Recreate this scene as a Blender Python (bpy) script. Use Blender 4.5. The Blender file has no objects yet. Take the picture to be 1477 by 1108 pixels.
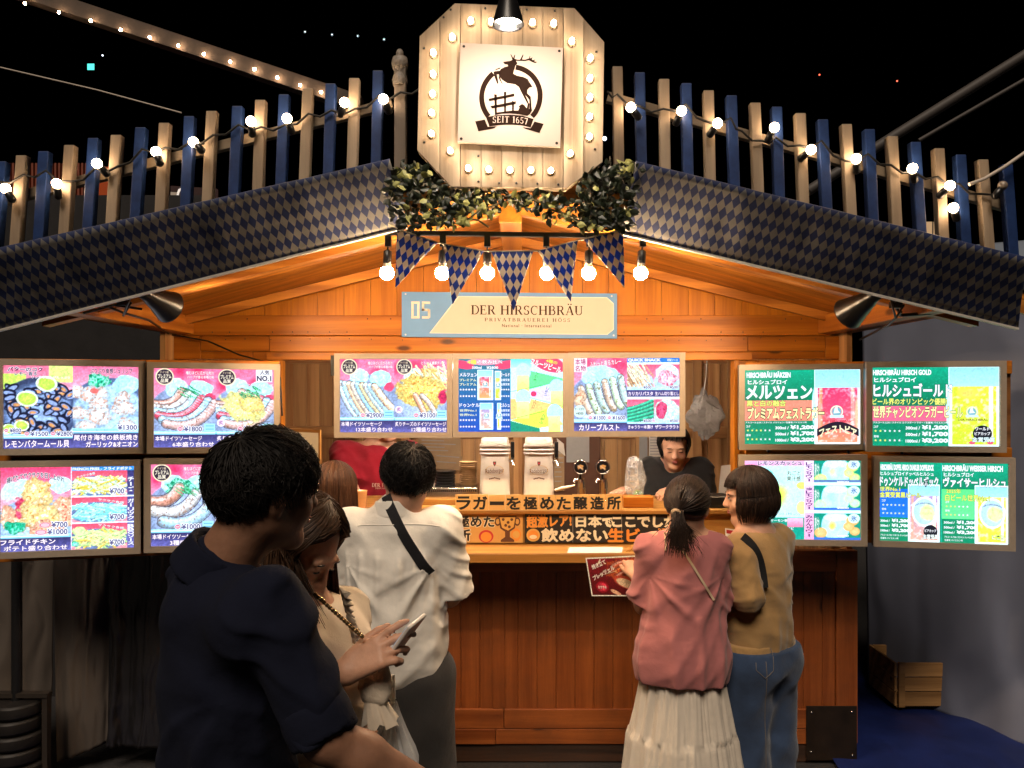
import bpy, math, random
import numpy as np
from mathutils import Vector, Matrix
random.seed(7); RNG = np.random.default_rng(7)
S = bpy.context.scene; COL = S.collection
# ------------------------------------------------------------------ camera
FPX, VX, VY, CAMZ = 1109.0, 753.0, 566.0, 1.82
cam = bpy.data.cameras.new('camera'); cam_o = bpy.data.objects.new('camera', cam); COL.objects.link(cam_o)
cam_o.location = (0, 0, CAMZ); cam_o.rotation_euler = (math.radians(90), 0, 0)
cam.lens = 36*FPX/1477; cam.sensor_width = 36
cam.shift_x = -(VX-738.5)/1477; cam.shift_y = (VY-554)/1477
cam.clip_start = 0.05; cam.clip_end = 400
S.camera = cam_o
# ------------------------------------------------------------------ night sky, warm sun lamp added to stand in for unseen festival lights overhead
SUN_EL, SUN_AZ = math.radians(-14), math.radians(200)
w = bpy.data.worlds.new('World'); S.world = w; w.use_nodes = True
nt = w.node_tree; bg = nt.nodes['Background']
sky = nt.nodes.new('ShaderNodeTexSky'); sky.sky_type = 'NISHITA'; sky.sun_disc = False
sky.sun_elevation = math.radians(-8); sky.sun_rotation = SUN_AZ
nt.links.new(sky.outputs[0], bg.inputs[0]); bg.inputs[1].default_value = 0.05
sl = bpy.data.lights.new('sun', 'SUN'); sl.energy = 2.5; sl.angle = math.radians(24); sl.color = (1, .83, .66)
so = bpy.data.objects.new('sun', sl); COL.objects.link(so)
so.rotation_euler = (math.radians(37), 0, math.radians(-9))
# ------------------------------------------------------------------ exposure and sampling
vs = S.view_settings; vs.view_transform = 'Standard'; vs.look = 'None'; vs.exposure = 0; vs.gamma = 1
S.render.engine = 'CYCLES'
cy = S.cycles; cy.use_denoising = True; cy.sample_clamp_indirect = 2.5; cy.sample_clamp_direct = 0
cy.max_bounces = 8; cy.transparent_max_bounces = 12; cy.caustics_reflective = False; cy.caustics_refractive = False
try: cy.denoiser = 'OPENIMAGEDENOISE'
except Exception: pass

# ------------------------------------------------------------------ helpers
def at(px, py, Y): return Vector(((px-VX)/FPX*Y, Y, CAMZ-(py-VY)/FPX*Y))
def lin(h):
    if not isinstance(h, str): return tuple(h)
    h = h.lstrip('#'); c = [int(h[i:i+2], 16)/255 for i in (0, 2, 4)]
    return tuple(x/12.92 if x <= .04045 else ((x+.055)/1.055)**2.4 for x in c)

class MB:
    def __init__(s): s.v = []; s.f = []; s.m = []; s.sm = []
    def add(s, vs, fs, m=0, smooth=False):
        b = len(s.v); s.v += [tuple(x) for x in vs]
        for f in fs: s.f.append([b+i for i in f]); s.m.append(m); s.sm.append(smooth)
    def obox(s, c, ax, m=0):          # centre, three half-axis vectors
        c = Vector(c); a, b, d = [Vector(x) for x in ax]; vs = []
        for i in (-1, 1):
            for j in (-1, 1):
                for k in (-1, 1): vs.append(c+a*i+b*j+d*k)
        fs = [(0,1,3,2),(4,6,7,5),(0,4,5,1),(2,3,7,6),(0,2,6,4),(1,5,7,3)]
        if a.cross(b).dot(d) < 0: fs = [f[::-1] for f in fs]
        s.add(vs, fs, m)
    def box(s, x0, x1, y0, y1, z0, z1, m=0):
        s.obox(((x0+x1)/2, (y0+y1)/2, (z0+z1)/2), ((abs(x1-x0)/2,0,0),(0,abs(y1-y0)/2,0),(0,0,abs(z1-z0)/2)), m)
    def prism(s, pts, d, m=0, side=None):
        p = [Vector(x) for x in pts]; d = Vector(d); n = len(p)
        nn = Vector((0,0,0))
        for i in range(n): nn += p[i].cross(p[(i+1) % n])
        if nn.dot(d) > 0: p = p[::-1]
        vs = p+[x+d for x in p]
        s.add(vs, [tuple(range(n)), tuple(range(2*n-1, n-1, -1))], m)
        s.add(vs, [(i, i+n, (i+1) % n+n, (i+1) % n) for i in range(n)], m if side is None else side)
    def poly(s, pts, m=0): s.add(pts, [tuple(range(len(pts)))], m)
    def tube(s, pts, r, n=8, m=0, caps=True, smooth=True, flat=1.0):
        pts = [Vector(p) for p in pts]; k = len(pts)
        rs = r if hasattr(r, '__len__') else [r]*k
        t0 = (pts[1]-pts[0]).normalized(); up = Vector((0,0,1)) if abs(t0.z) < .9 else Vector((1,0,0))
        nx = t0.cross(up).normalized(); vs = []
        for i, p in enumerate(pts):
            t = (pts[min(i+1, k-1)]-pts[max(i-1, 0)]).normalized()
            nx = (nx-t*nx.dot(t)).normalized(); ny = t.cross(nx)
            for j in range(n):
                a = 2*math.pi*j/n; vs.append(p+(nx*math.cos(a)+ny*math.sin(a)*flat)*rs[i])
        fs = [(i*n+j, i*n+(j+1) % n, (i+1)*n+(j+1) % n, (i+1)*n+j) for i in range(k-1) for j in range(n)]
        s.add(vs, fs, m, smooth)
        if caps: s.add(vs[:n], [tuple(range(n))[::-1]], m); s.add(vs[-n:], [tuple(range(n))], m)
    def lathe(s, prof, c, ax=(0,0,1), n=24, m=0, smooth=True, caps=True):
        c = Vector(c); ax = Vector(ax).normalized()
        u = ax.cross(Vector((0,0,1)) if abs(ax.z) < .9 else Vector((1,0,0))).normalized(); v = ax.cross(u); vs = []
        for r, h in prof:
            for j in range(n):
                a = 2*math.pi*j/n; vs.append(c+ax*h+(u*math.cos(a)+v*math.sin(a))*max(r, 1e-5))
        k = len(prof)
        s.add(vs, [(i*n+j, i*n+(j+1) % n, (i+1)*n+(j+1) % n, (i+1)*n+j) for i in range(k-1) for j in range(n)], m, smooth)
        if caps:
            if prof[0][0] > 1e-4: s.add(vs[:n], [tuple(range(n))[::-1]], m)
            if prof[-1][0] > 1e-4: s.add(vs[-n:], [tuple(range(n))], m)
    def ball(s, c, r, n=12, m=0, sx=(1,1,1)):
        prof = [(math.sin(math.pi*i/(n//2+1)), -math.cos(math.pi*i/(n//2+1))) for i in range(n//2+2)]
        b = len(s.v); s.lathe(prof, (0,0,0), (0,0,1), n, m, True, False); c = Vector(c)
        rr = (r, r, r) if not hasattr(r, '__len__') else r
        for i in range(b, len(s.v)):
            x = s.v[i]; s.v[i] = (c.x+x[0]*rr[0], c.y+x[1]*rr[1], c.z+x[2]*rr[2])
    def build(s, name, mats, parent=None, bevel=0, loc=None, smooth=None):
        me = bpy.data.meshes.new(name); o = bpy.data.objects.new(name, me); COL.objects.link(o)
        L = Vector(loc) if loc is not None else Vector((0,0,0))
        if parent is None and loc is None and s.v:
            a = np.array(s.v); L = Vector(((a[:,0].min()+a[:,0].max())/2, (a[:,1].min()+a[:,1].max())/2, a[:,2].min()))
        me.from_pydata([(x[0]-L.x, x[1]-L.y, x[2]-L.z) for x in s.v], [], s.f); o.location = L
        for m in (mats if isinstance(mats, (list, tuple)) else [mats]): me.materials.append(m)
        me.polygons.foreach_set('material_index', s.m); me.polygons.foreach_set('use_smooth', s.sm if smooth is None else [smooth]*len(s.f))
        if bevel:
            b = o.modifiers.new('bevel', 'BEVEL'); b.width = bevel; b.segments = 2; b.limit_method = 'ANGLE'; b.angle_limit = .6
        if parent is not None: put(o, parent)
        return o
def put(o, parent):
    o.parent = parent; o.matrix_parent_inverse = Matrix.Translation(parent_loc(parent)).inverted()
def parent_loc(p):
    L = Vector(p.location); q = p.parent
    return L   # part locations are world coordinates (parent inverse cancels the parent)
def tag(o, label, cat, group=None, kind=None):
    if label: o['label'] = label
    if cat: o['category'] = cat
    if group: o['group'] = group
    if kind: o['kind'] = kind
    return o
def thing(name, label, cat, loc, group=None):
    o = bpy.data.objects.new(name, None); COL.objects.link(o); o.location = loc; o.empty_display_size = .1
    return tag(o, label, cat, group)
def struct(o): o['kind'] = 'structure'; return o
def kids(o): return [c for c in COL.objects if c.parent == o]
def dup(o, delta, label=None, parent=None, ch=None):
    c = o.copy(); COL.objects.link(c)
    if parent is None: c.location = Vector(o.location)+Vector(delta)
    else: c.parent = parent
    if label: c['label'] = label
    for k in kids(o): dup(k, delta, None, c)
    return c
def soup(name, verts, faces, mats, parent=None, smooth=True, midx=None):
    me = bpy.data.meshes.new(name); o = bpy.data.objects.new(name, me); COL.objects.link(o)
    v = np.asarray(verts, np.float32); f = np.asarray(faces, np.int32)
    me.vertices.add(len(v)); me.vertices.foreach_set('co', v.ravel())
    k = f.shape[1]; me.loops.add(f.size); me.loops.foreach_set('vertex_index', f.ravel())
    me.polygons.add(len(f)); me.polygons.foreach_set('loop_start', np.arange(0, f.size, k, dtype=np.int32))
    try: me.polygons.foreach_set('loop_total', np.full(len(f), k, np.int32))
    except Exception: pass
    for m in (mats if isinstance(mats, (list, tuple)) else [mats]): me.materials.append(m)
    if midx is not None: me.polygons.foreach_set('material_index', np.asarray(midx, np.int32))
    me.update(calc_edges=True); me.polygons.foreach_set('use_smooth', [smooth]*len(f)); me.validate()
    if parent is not None: put(o, parent)
    return o

# ------------------------------------------------------------------ materials
def newmat(name):
    m = bpy.data.materials.new(name); m.use_nodes = True
    return m, m.node_tree, m.node_tree.nodes['Principled BSDF']
def N(t, kind, **kw):
    n = t.nodes.new(kind)
    for k, v in kw.items():
        if k.startswith('i_'):
            key = k[2:]; n.inputs[int(key) if key.isdigit() else key].default_value = v
        else: setattr(n, k, v)
    return n
def ramp(t, fac, stops):
    r = t.nodes.new('ShaderNodeValToRGB'); e = r.color_ramp.elements
    while len(e) < len(stops): e.new(.5)
    for i, (p, c) in enumerate(stops): e[i].position = p; e[i].color = (*lin(c), 1)
    t.links.new(fac, r.inputs[0]); return r.outputs[0]
def plain(name, col, rough=.6, metal=0, noise=.12, scale=25, bump=.0, spec=.4, sheen=0, alpha=None, trans=0):
    m, t, p = newmat(name); c = lin(col)
    tc = N(t, 'ShaderNodeTexCoord'); nz = N(t, 'ShaderNodeTexNoise', i_Scale=scale, i_Detail=5, i_Roughness=.6)
    t.links.new(tc.outputs['Object'], nz.inputs['Vector'])
    cc = ramp(t, nz.outputs[0], [(.25, tuple(x*(1-noise) for x in c)), (.75, tuple(min(1, x*(1+noise)) for x in c))])
    t.links.new(cc, p.inputs['Base Color'])
    p.inputs['Roughness'].default_value = rough; p.inputs['Metallic'].default_value = metal
    p.inputs['Specular IOR Level'].default_value = spec
    if sheen: p.inputs['Sheen Weight'].default_value = sheen
    if trans: p.inputs['Transmission Weight'].default_value = trans
    if alpha is not None: p.inputs['Alpha'].default_value = alpha
    if bump:
        b = N(t, 'ShaderNodeBump', i_Strength=bump, i_Distance=.01); t.links.new(nz.outputs[0], b.inputs['Height']); t.links.new(b.outputs[0], p.inputs['Normal'])
    return m
def emit(name, col, st=1.0):
    m, t, p = newmat(name); p.inputs['Base Color'].default_value = (0, 0, 0, 1)
    p.inputs['Emission Color'].default_value = (*lin(col), 1); p.inputs['Emission Strength'].default_value = st
    p.inputs['Roughness'].default_value = .4; p.inputs['Specular IOR Level'].default_value = .2
    return m
def wood(name, dark, light, axis='Z', rough=.45, spec=.35, grain=1.0, knots=True, scuff=0, var=(.8,1.16), wave=.36):
    m, t, p = newmat(name); L = t.links.new
    geo = N(t, 'ShaderNodeNewGeometry'); tc = N(t, 'ShaderNodeTexCoord')
    # every board gets its own shift of the grain
    mul = N(t, 'ShaderNodeVectorMath', operation='SCALE'); comb = N(t, 'ShaderNodeCombineXYZ')
    L(geo.outputs['Random Per Island'], comb.inputs[0]); L(geo.outputs['Random Per Island'], comb.inputs[1]); L(geo.outputs['Random Per Island'], comb.inputs[2])
    L(comb.outputs[0], mul.inputs[0]); mul.inputs['Scale'].default_value = 17.3
    add = N(t, 'ShaderNodeVectorMath', operation='ADD'); L(geo.outputs['Position'], add.inputs[0]); L(mul.outputs[0], add.inputs[1])
    mp = N(t, 'ShaderNodeMapping'); sc = {'X': (1.7, 46, 46), 'Y': (46, 1.7, 46), 'Z': (46, 46, 1.7)}[axis]
    mp.inputs['Scale'].default_value = [x*grain for x in sc]; L(add.outputs[0], mp.inputs['Vector'])
    n1 = N(t, 'ShaderNodeTexNoise', i_Scale=1.0, i_Detail=6, i_Roughness=.65, i_Distortion=1.3); L(mp.outputs[0], n1.inputs['Vector'])
    mp2 = N(t, 'ShaderNodeMapping'); mp2.inputs['Scale'].default_value = [x*grain*.09 for x in sc]; L(add.outputs[0], mp2.inputs['Vector'])
    n2 = N(t, 'ShaderNodeTexWave', wave_type='RINGS', rings_direction={'X':'X','Y':'Y','Z':'Z'}[axis], i_Scale=1.1, i_Distortion=7, i_Detail=3); n2.inputs['Detail Scale'].default_value = 1.4
    L(mp2.outputs[0], n2.inputs['Vector'])
    mx = N(t, 'ShaderNodeMix', data_type='FLOAT', i_0=wave); L(n1.outputs[0], mx.inputs[2]); L(n2.outputs['Fac'], mx.inputs[3])
    c = ramp(t, mx.outputs[0], [(.22, dark), (.72, light)])
    hv = N(t, 'ShaderNodeHueSaturation'); mr = N(t, 'ShaderNodeMapRange', i_3=var[0], i_4=var[1]); L(geo.outputs['Random Per Island'], mr.inputs[0])
    L(mr.outputs[0], hv.inputs['Value']); L(c, hv.inputs['Color']); out = hv.outputs[0]
    if knots:
        mk = N(t, 'ShaderNodeMapping'); mk.inputs['Scale'].default_value = {'X': (2.2, 6, 6), 'Y': (6, 2.2, 6), 'Z': (6, 6, 2.2)}[axis]; L(add.outputs[0], mk.inputs['Vector'])
        vo = N(t, 'ShaderNodeTexVoronoi', i_Scale=1.0); L(mk.outputs[0], vo.inputs['Vector'])
        k = ramp(t, vo.outputs['Distance'], [(.05, (1,1,1)), (.11, (0,0,0))])
        km = N(t, 'ShaderNodeMix', data_type='RGBA'); L(k, km.inputs[0]); L(out, km.inputs[6]); km.inputs[7].default_value = (*[x*.28 for x in lin(dark)], 1); out = km.outputs[2]
    if scuff:
        ns = N(t, 'ShaderNodeTexNoise', i_Scale=3.0, i_Detail=8, i_Roughness=.75); L(geo.outputs['Position'], ns.inputs['Vector'])
        k = ramp(t, ns.outputs[0], [(.45, (0,0,0)), (.75, (scuff,)*3)])
        km = N(t, 'ShaderNodeMix', data_type='RGBA'); L(k, km.inputs[0]); L(out, km.inputs[6]); km.inputs[7].default_value = (.03, .02, .015, 1); out = km.outputs[2]
    L(out, p.inputs['Base Color']); p.inputs['Roughness'].default_value = rough; p.inputs['Specular IOR Level'].default_value = spec
    b = N(t, 'ShaderNodeBump', i_Strength=.25, i_Distance=.004); L(n1.outputs[0], b.inputs['Height']); L(b.outputs[0], p.inputs['Normal'])
    return m
def fabric(name, col, var=.10, rough=.85, sheen=.15, weave=900):
    m, t, p = newmat(name); L = t.links.new; c = lin(col)
    tc = N(t, 'ShaderNodeTexCoord'); n1 = N(t, 'ShaderNodeTexNoise', i_Scale=9, i_Detail=4); n2 = N(t, 'ShaderNodeTexNoise', i_Scale=weave, i_Detail=1)
    L(tc.outputs['Object'], n1.inputs['Vector']); L(tc.outputs['Object'], n2.inputs['Vector'])
    L(ramp(t, n1.outputs[0], [(.3, tuple(x*(1-var) for x in c)), (.7, tuple(min(1, x*(1+var)) for x in c))]), p.inputs['Base Color'])
    n3 = N(t, 'ShaderNodeTexNoise', i_Scale=38, i_Detail=3); L(tc.outputs['Object'], n3.inputs['Vector'])
    b0 = N(t, 'ShaderNodeBump', i_Strength=.3, i_Distance=.006); L(n3.outputs[0], b0.inputs['Height'])
    b = N(t, 'ShaderNodeBump', i_Strength=.25, i_Distance=.002); L(n2.outputs[0], b.inputs['Height']); L(b0.outputs[0], b.inputs['Normal']); L(b.outputs[0], p.inputs['Normal'])
    p.inputs['Roughness'].default_value = rough; p.inputs['Sheen Weight'].default_value = sheen; p.inputs['Specular IOR Level'].default_value = .2
    return m
def diamonds(name, c1, c2, w, h, rough=.6, thin=0):        # lozenge print in the UV plane (metres)
    m, t, p = newmat(name); L = t.links.new
    uv = N(t, 'ShaderNodeUVMap'); sp = N(t, 'ShaderNodeSeparateXYZ'); L(uv.outputs[0], sp.inputs[0])
    a = N(t, 'ShaderNodeMath', operation='DIVIDE', i_1=w); L(sp.outputs[0], a.inputs[0])
    b = N(t, 'ShaderNodeMath', operation='DIVIDE', i_1=h); L(sp.outputs[1], b.inputs[0])
    ad = N(t, 'ShaderNodeMath', operation='ADD'); L(a.outputs[0], ad.inputs[0]); L(b.outputs[0], ad.inputs[1])
    su = N(t, 'ShaderNodeMath', operation='SUBTRACT'); L(a.outputs[0], su.inputs[0]); L(b.outputs[0], su.inputs[1])
    f1 = N(t, 'ShaderNodeMath', operation='FLOOR'); L(ad.outputs[0], f1.inputs[0])
    f2 = N(t, 'ShaderNodeMath', operation='FLOOR'); L(su.outputs[0], f2.inputs[0])
    s2 = N(t, 'ShaderNodeMath', operation='ADD'); L(f1.outputs[0], s2.inputs[0]); L(f2.outputs[0], s2.inputs[1])
    md = N(t, 'ShaderNodeMath', operation='FLOORED_MODULO', i_1=2.0); L(s2.outputs[0], md.inputs[0])
    mx = N(t, 'ShaderNodeMix', data_type='RGBA'); L(md.outputs[0], mx.inputs[0]); mx.inputs[6].default_value = (*lin(c1), 1); mx.inputs[7].default_value = (*lin(c2), 1)
    tc = N(t, 'ShaderNodeTexCoord'); nz = N(t, 'ShaderNodeTexNoise', i_Scale=14, i_Detail=5); L(tc.outputs['Object'], nz.inputs['Vector'])
    hv = N(t, 'ShaderNodeHueSaturation'); mr = N(t, 'ShaderNodeMapRange', i_1=.3, i_2=.7, i_3=.8, i_4=1.15); L(nz.outputs[0], mr.inputs[0]); L(mr.outputs[0], hv.inputs['Value']); L(mx.outputs[2], hv.inputs['Color'])
    L(hv.outputs[0], p.inputs['Base Color']); p.inputs['Roughness'].default_value = rough
    if thin:
        tr = N(t, 'ShaderNodeBsdfTranslucent'); L(hv.outputs[0], tr.inputs[0]); ms = N(t, 'ShaderNodeMixShader', i_0=thin); L(p.outputs[0], ms.inputs[1]); L(tr.outputs[0], ms.inputs[2]); L(ms.outputs[0], t.nodes['Material Output'].inputs[0])
    bu = N(t, 'ShaderNodeBump', i_Strength=.2, i_Distance=.02); L(nz.outputs[0], bu.inputs['Height']); L(bu.outputs[0], p.inputs['Normal'])
    return m
def uv_plane(o, org, ux, vx):                      # UV = metres along two axes
    me = o.data; uv = me.uv_layers.new(name='UVMap'); L = Vector(o.location)
    for lp in me.loops:
        d = Vector(me.vertices[lp.vertex_index].co)+L-Vector(org); uv.data[lp.index].uv = (d.dot(Vector(ux)), d.dot(Vector(vx)))
def paint_mat(name, st=1.0, lit=False, rough=.5):  # a printed or displayed picture: colours come from the mesh's picture attribute
    m, t, p = newmat(name); at_ = N(t, 'ShaderNodeAttribute', attribute_name='picture')
    if lit: t.links.new(at_.outputs['Color'], p.inputs['Base Color']); p.inputs['Roughness'].default_value = rough
    else:
        p.inputs['Base Color'].default_value = (.01, .01, .01, 1); t.links.new(at_.outputs['Color'], p.inputs['Emission Color']); p.inputs['Emission Strength'].default_value = st
        p.inputs['Roughness'].default_value = .3; p.inputs['Specular IOR Level'].default_value = .25
    return m
M = {}
M['gable'] = wood('gable_boards', (.32,.094,.006), (.58,.205,.015), 'Z', .42, var=(.95,1.05), wave=.2)
M['beamx'] = wood('gable_beams', (.26,.070,.005), (.54,.180,.014), 'X', .42, var=(.93,1.06), wave=.26)
M['soffit'] = wood('soffit_boards', (.28,.085,.008), (.52,.19,.020), 'X', .45)
M['beamy'] = wood('purlin_wood', (.26,.07,.006), (.50,.18,.018), 'Y', .45)
M['inz'] = wood('inner_boards', (.28,.13,.045), (.52,.29,.12), 'Z', .5)
M['inx'] = wood('inner_rails', (.28,.13,.045), (.52,.29,.12), 'X', .5)
M['front'] = wood('counter_boards', (.15,.034,.007), (.28,.078,.018), 'Z', .36, .5, scuff=.4, var=(.95,1.05), wave=.18)
M['frontx'] = wood('counter_rails', (.15,.034,.007), (.29,.082,.019), 'X', .36, .5, scuff=.4, var=(.92,1.08))
M['shelf'] = wood('shelf_wood', (.27,.11,.02), (.47,.235,.055), 'X', .38, .5)
M['white_wood'] = wood('whitewashed_wood', (.20,.145,.095), (.38,.30,.22), 'Z', .6, .25)
M['pick_cream'] = wood('cream_picket', (.26,.195,.135), (.38,.295,.21), 'Z', .55, .3, knots=False)
M['pick_blue'] = plain('blue_picket_paint', (.011,.032,.12), .45, 0, .3, 30)
M['rail'] = wood('fence_rail', (.21,.15,.09), (.33,.25,.165), 'X', .55, .3, knots=False)
M['crate'] = wood('crate_wood', (.26,.13,.042), (.50,.27,.10), 'X', .6)
M['backing'] = wood('screen_backing', (.13,.045,.010), (.28,.11,.026), 'X', .5)
M['snap'] = plain('champagne_frame', (.33,.28,.23), .42, .15, .06, 40)
M['black'] = plain('black_metal', (.008,.008,.009), .32, 0, .2, 40, spec=.5)
M['dkplate'] = plain('dark_plate', (.018,.011,.007), .55, .3, .5, 9, .1)
M['steel'] = plain('steel', (.55,.53,.50), .25, 1, .08, 30)
M['chrome'] = plain('chrome', (.8,.78,.75), .08, 1, .03, 30)
M['tower'] = plain('ivory_tower', (.60,.54,.46), .35, 0, .04, 20, spec=.5)
M['paper'] = plain('paper', (.62,.58,.52), .8, 0, .08, 14)
M['kraft'] = plain('brown_paper', (.34,.23,.13), .85, 0, .15, 9, .2)
M['kraftcup'] = plain('kraft_cup', (.58,.38,.18), .7, 0, .08, 20)
M['cable'] = plain('black_cable', (.012,.011,.010), .5)
M['diam'] = diamonds('lozenge_cloth', (.011,.022,.085), (.155,.145,.135), .0295, .0515)
M['diamflag'] = diamonds('lozenge_flag', (.018,.045,.19), (.80,.70,.52), .0245, .045, .6, .5)
M['bulb'] = emit('lit_bulb', (1,.70,.42), 560)
M['sbulb'] = emit('lit_string_bulb', (1,.68,.40), 55)
M['mbulb'] = emit('lit_marquee_bulb', (1,.72,.44), 85)
M['socket'] = plain('bulb_collar', (.75,.6,.42), .3, .3)
M['skin'] = None
# ------------------------------------------------------------------ lettering and flat graphics
_GL = {}
def glyphs(body, bold=0.0, space=1.0):
    k = (body, round(bold, 4), space)
    if k in _GL: return _GL[k]
    c = bpy.data.curves.new('lettering', 'FONT'); c.body = body; c.offset = bold; c.resolution_u = 2; c.space_character = space
    o = bpy.data.objects.new('lettering', c); me = bpy.data.meshes.new_from_object(o)
    v = np.array([x.co[:2] for x in me.vertices]) if len(me.vertices) else np.zeros((0, 2)); f = [tuple(p.vertices) for p in me.polygons]
    bpy.data.objects.remove(o); bpy.data.curves.remove(c); bpy.data.meshes.remove(me)
    _GL[k] = (v, f); return v, f
# slab-serif capitals: strokes as (x0,y0,x1,y1,thickness) on a 0..1 tall grid, arcs as (cx,cy,rx,ry,a0,a1,thickness)
TH, TN, SR = .17, .075, .055
def _st(x, y0=0, y1=1, s=True): 
    r = [(x, y0, x, y1, TH)]
    if s:
        if y0 == 0: r.append((x-.16, SR/2, x+.16, SR/2, SR))
        if y1 == 1: r.append((x-.16, 1-SR/2, x+.16, 1-SR/2, SR))
    return r
SERIF = {
 'D': (.82, _st(.17)+[(.2,.035,.4,.035,SR),(.2,.965,.4,.965,SR)], [(.38,.5,.36,.465,-90,90,.13)]),
 'E': (.72, _st(.17)+[(.17,.035,.66,.035,.07),(.17,.965,.62,.965,.07),(.17,.52,.5,.52,.06),(.64,0,.64,.24,.06),(.60,.78,.60,1,.06),(.5,.4,.5,.64,.05)], []),
 'R': (.84, _st(.17)+[(.2,.965,.42,.965,SR),(.2,.50,.42,.50,SR),(.42,.5,.68,.05,.15),(.62,SR/2,.82,SR/2,SR)], [(.40,.73,.22,.235,-90,90,.13)]),
 'H': (.92, _st(.17)+_st(.73)+[(.17,.52,.73,.52,.07)], []),
 'I': (.40, _st(.18), []),
 'S': (.64, [(.08,.02,.08,.28,.05),(.54,.74,.54,.98,.05)], [(.31,.74,.20,.225,30,250,.13),(.31,.26,.21,.225,-150,80,.13)]),
 'C': (.78, [(.68,.68,.68,.98,.05)], [(.42,.5,.32,.465,50,310,.13)]),
 'B': (.78, _st(.17)+[(.2,.965,.4,.965,SR),(.2,.53,.42,.53,SR),(.2,.035,.42,.035,SR)], [(.40,.75,.19,.215,-90,90,.12),(.42,.28,.24,.25,-90,90,.13)]),
 'A': (.86, [(.12,.03,.42,.98,.07),(.44,.98,.72,.03,.16),(.22,.34,.60,.34,.06),(.0,SR/2,.24,SR/2,SR),(.56,SR/2,.86,SR/2,SR)], []),
 'U': (.86, [(.17,.3,.17,1,TH),(.69,.3,.69,1,.08),(.01,1-SR/2,.33,1-SR/2,SR),(.56,1-SR/2,.82,1-SR/2,SR)], [(.43,.3,.26,.265,180,360,.11)]),
 'P': (.74, _st(.17)+[(.2,.965,.42,.965,SR),(.2,.46,.42,.46,SR)], [(.40,.71,.23,.255,-90,90,.13)]),
 'V': (.84, [(.12,.97,.42,.03,.16),(.44,.03,.72,.97,.07),(.0,1-SR/2,.26,1-SR/2,SR),(.60,1-SR/2,.84,1-SR/2,SR)], []),
 'T': (.76, _st(.38,0,1,False)+[(.22,SR/2,.54,SR/2,SR),(.04,.965,.72,.965,.07),(.06,.76,.06,1,.05),(.70,.76,.70,1,.05)], []),
 'O': (.86, [], [(.43,.5,.36,.465,0,360,.13)]),
 '1': (.46, _st(.24)+[(.08,.84,.24,.97,.07)], []),
 '6': (.64, [], [(.32,.3,.21,.27,0,360,.12),(.5,.45,.40,.5,100,185,.12)]),
 '5': (.62, [(.14,.5,.17,.96,.08),(.14,.95,.54,.95,.10)], [(.28,.32,.23,.26,-150,100,.12)]),
 '7': (.60, [(.06,.93,.56,.93,.12),(.53,.92,.24,0,.14),(.08,.78,.08,1,.05)], []),
 ' ': (.36, [], []),
}
def serif_quads(body, gap=.07):
    x = 0; out = []
    for ch in body:
        base = {'Ä': 'A', 'Ö': 'O'}.get(ch, ch); wd, st, ar = SERIF[base]
        for a, b, c, d, t in st:
            dx, dy = c-a, d-b; l = math.hypot(dx, dy) or 1; nx, ny = -dy/l*t/2, dx/l*t/2
            out.append([(x+a+nx, b+ny), (x+c+nx, d+ny), (x+c-nx, d-ny), (x+a-nx, b-ny)])
        for cx, cy, rx, ry, a0, a1, t in ar:
            n = max(4, int(abs(a1-a0)/18))
            for i in range(n):
                q = []
                for aa, rr in ((a0+(a1-a0)*i/n, -1), (a0+(a1-a0)*(i+1)/n, -1), (a0+(a1-a0)*(i+1)/n, 1), (a0+(a1-a0)*i/n, 1)):
                    e = math.radians(aa); tt = t*(.55+.45*abs(math.cos(e)))/2*rr; q.append((x+cx+math.cos(e)*(rx+tt), cy+math.sin(e)*(ry+tt)))
                out.append(q)
        if ch in 'ÄÖ':
            for s in (-.13, .13): out.append([(x+wd/2+s-.07, 1.1), (x+wd/2+s+.07, 1.1), (x+wd/2+s+.07, 1.24), (x+wd/2+s-.07, 1.24)])
        x += wd+gap
    return out, x-gap
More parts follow.
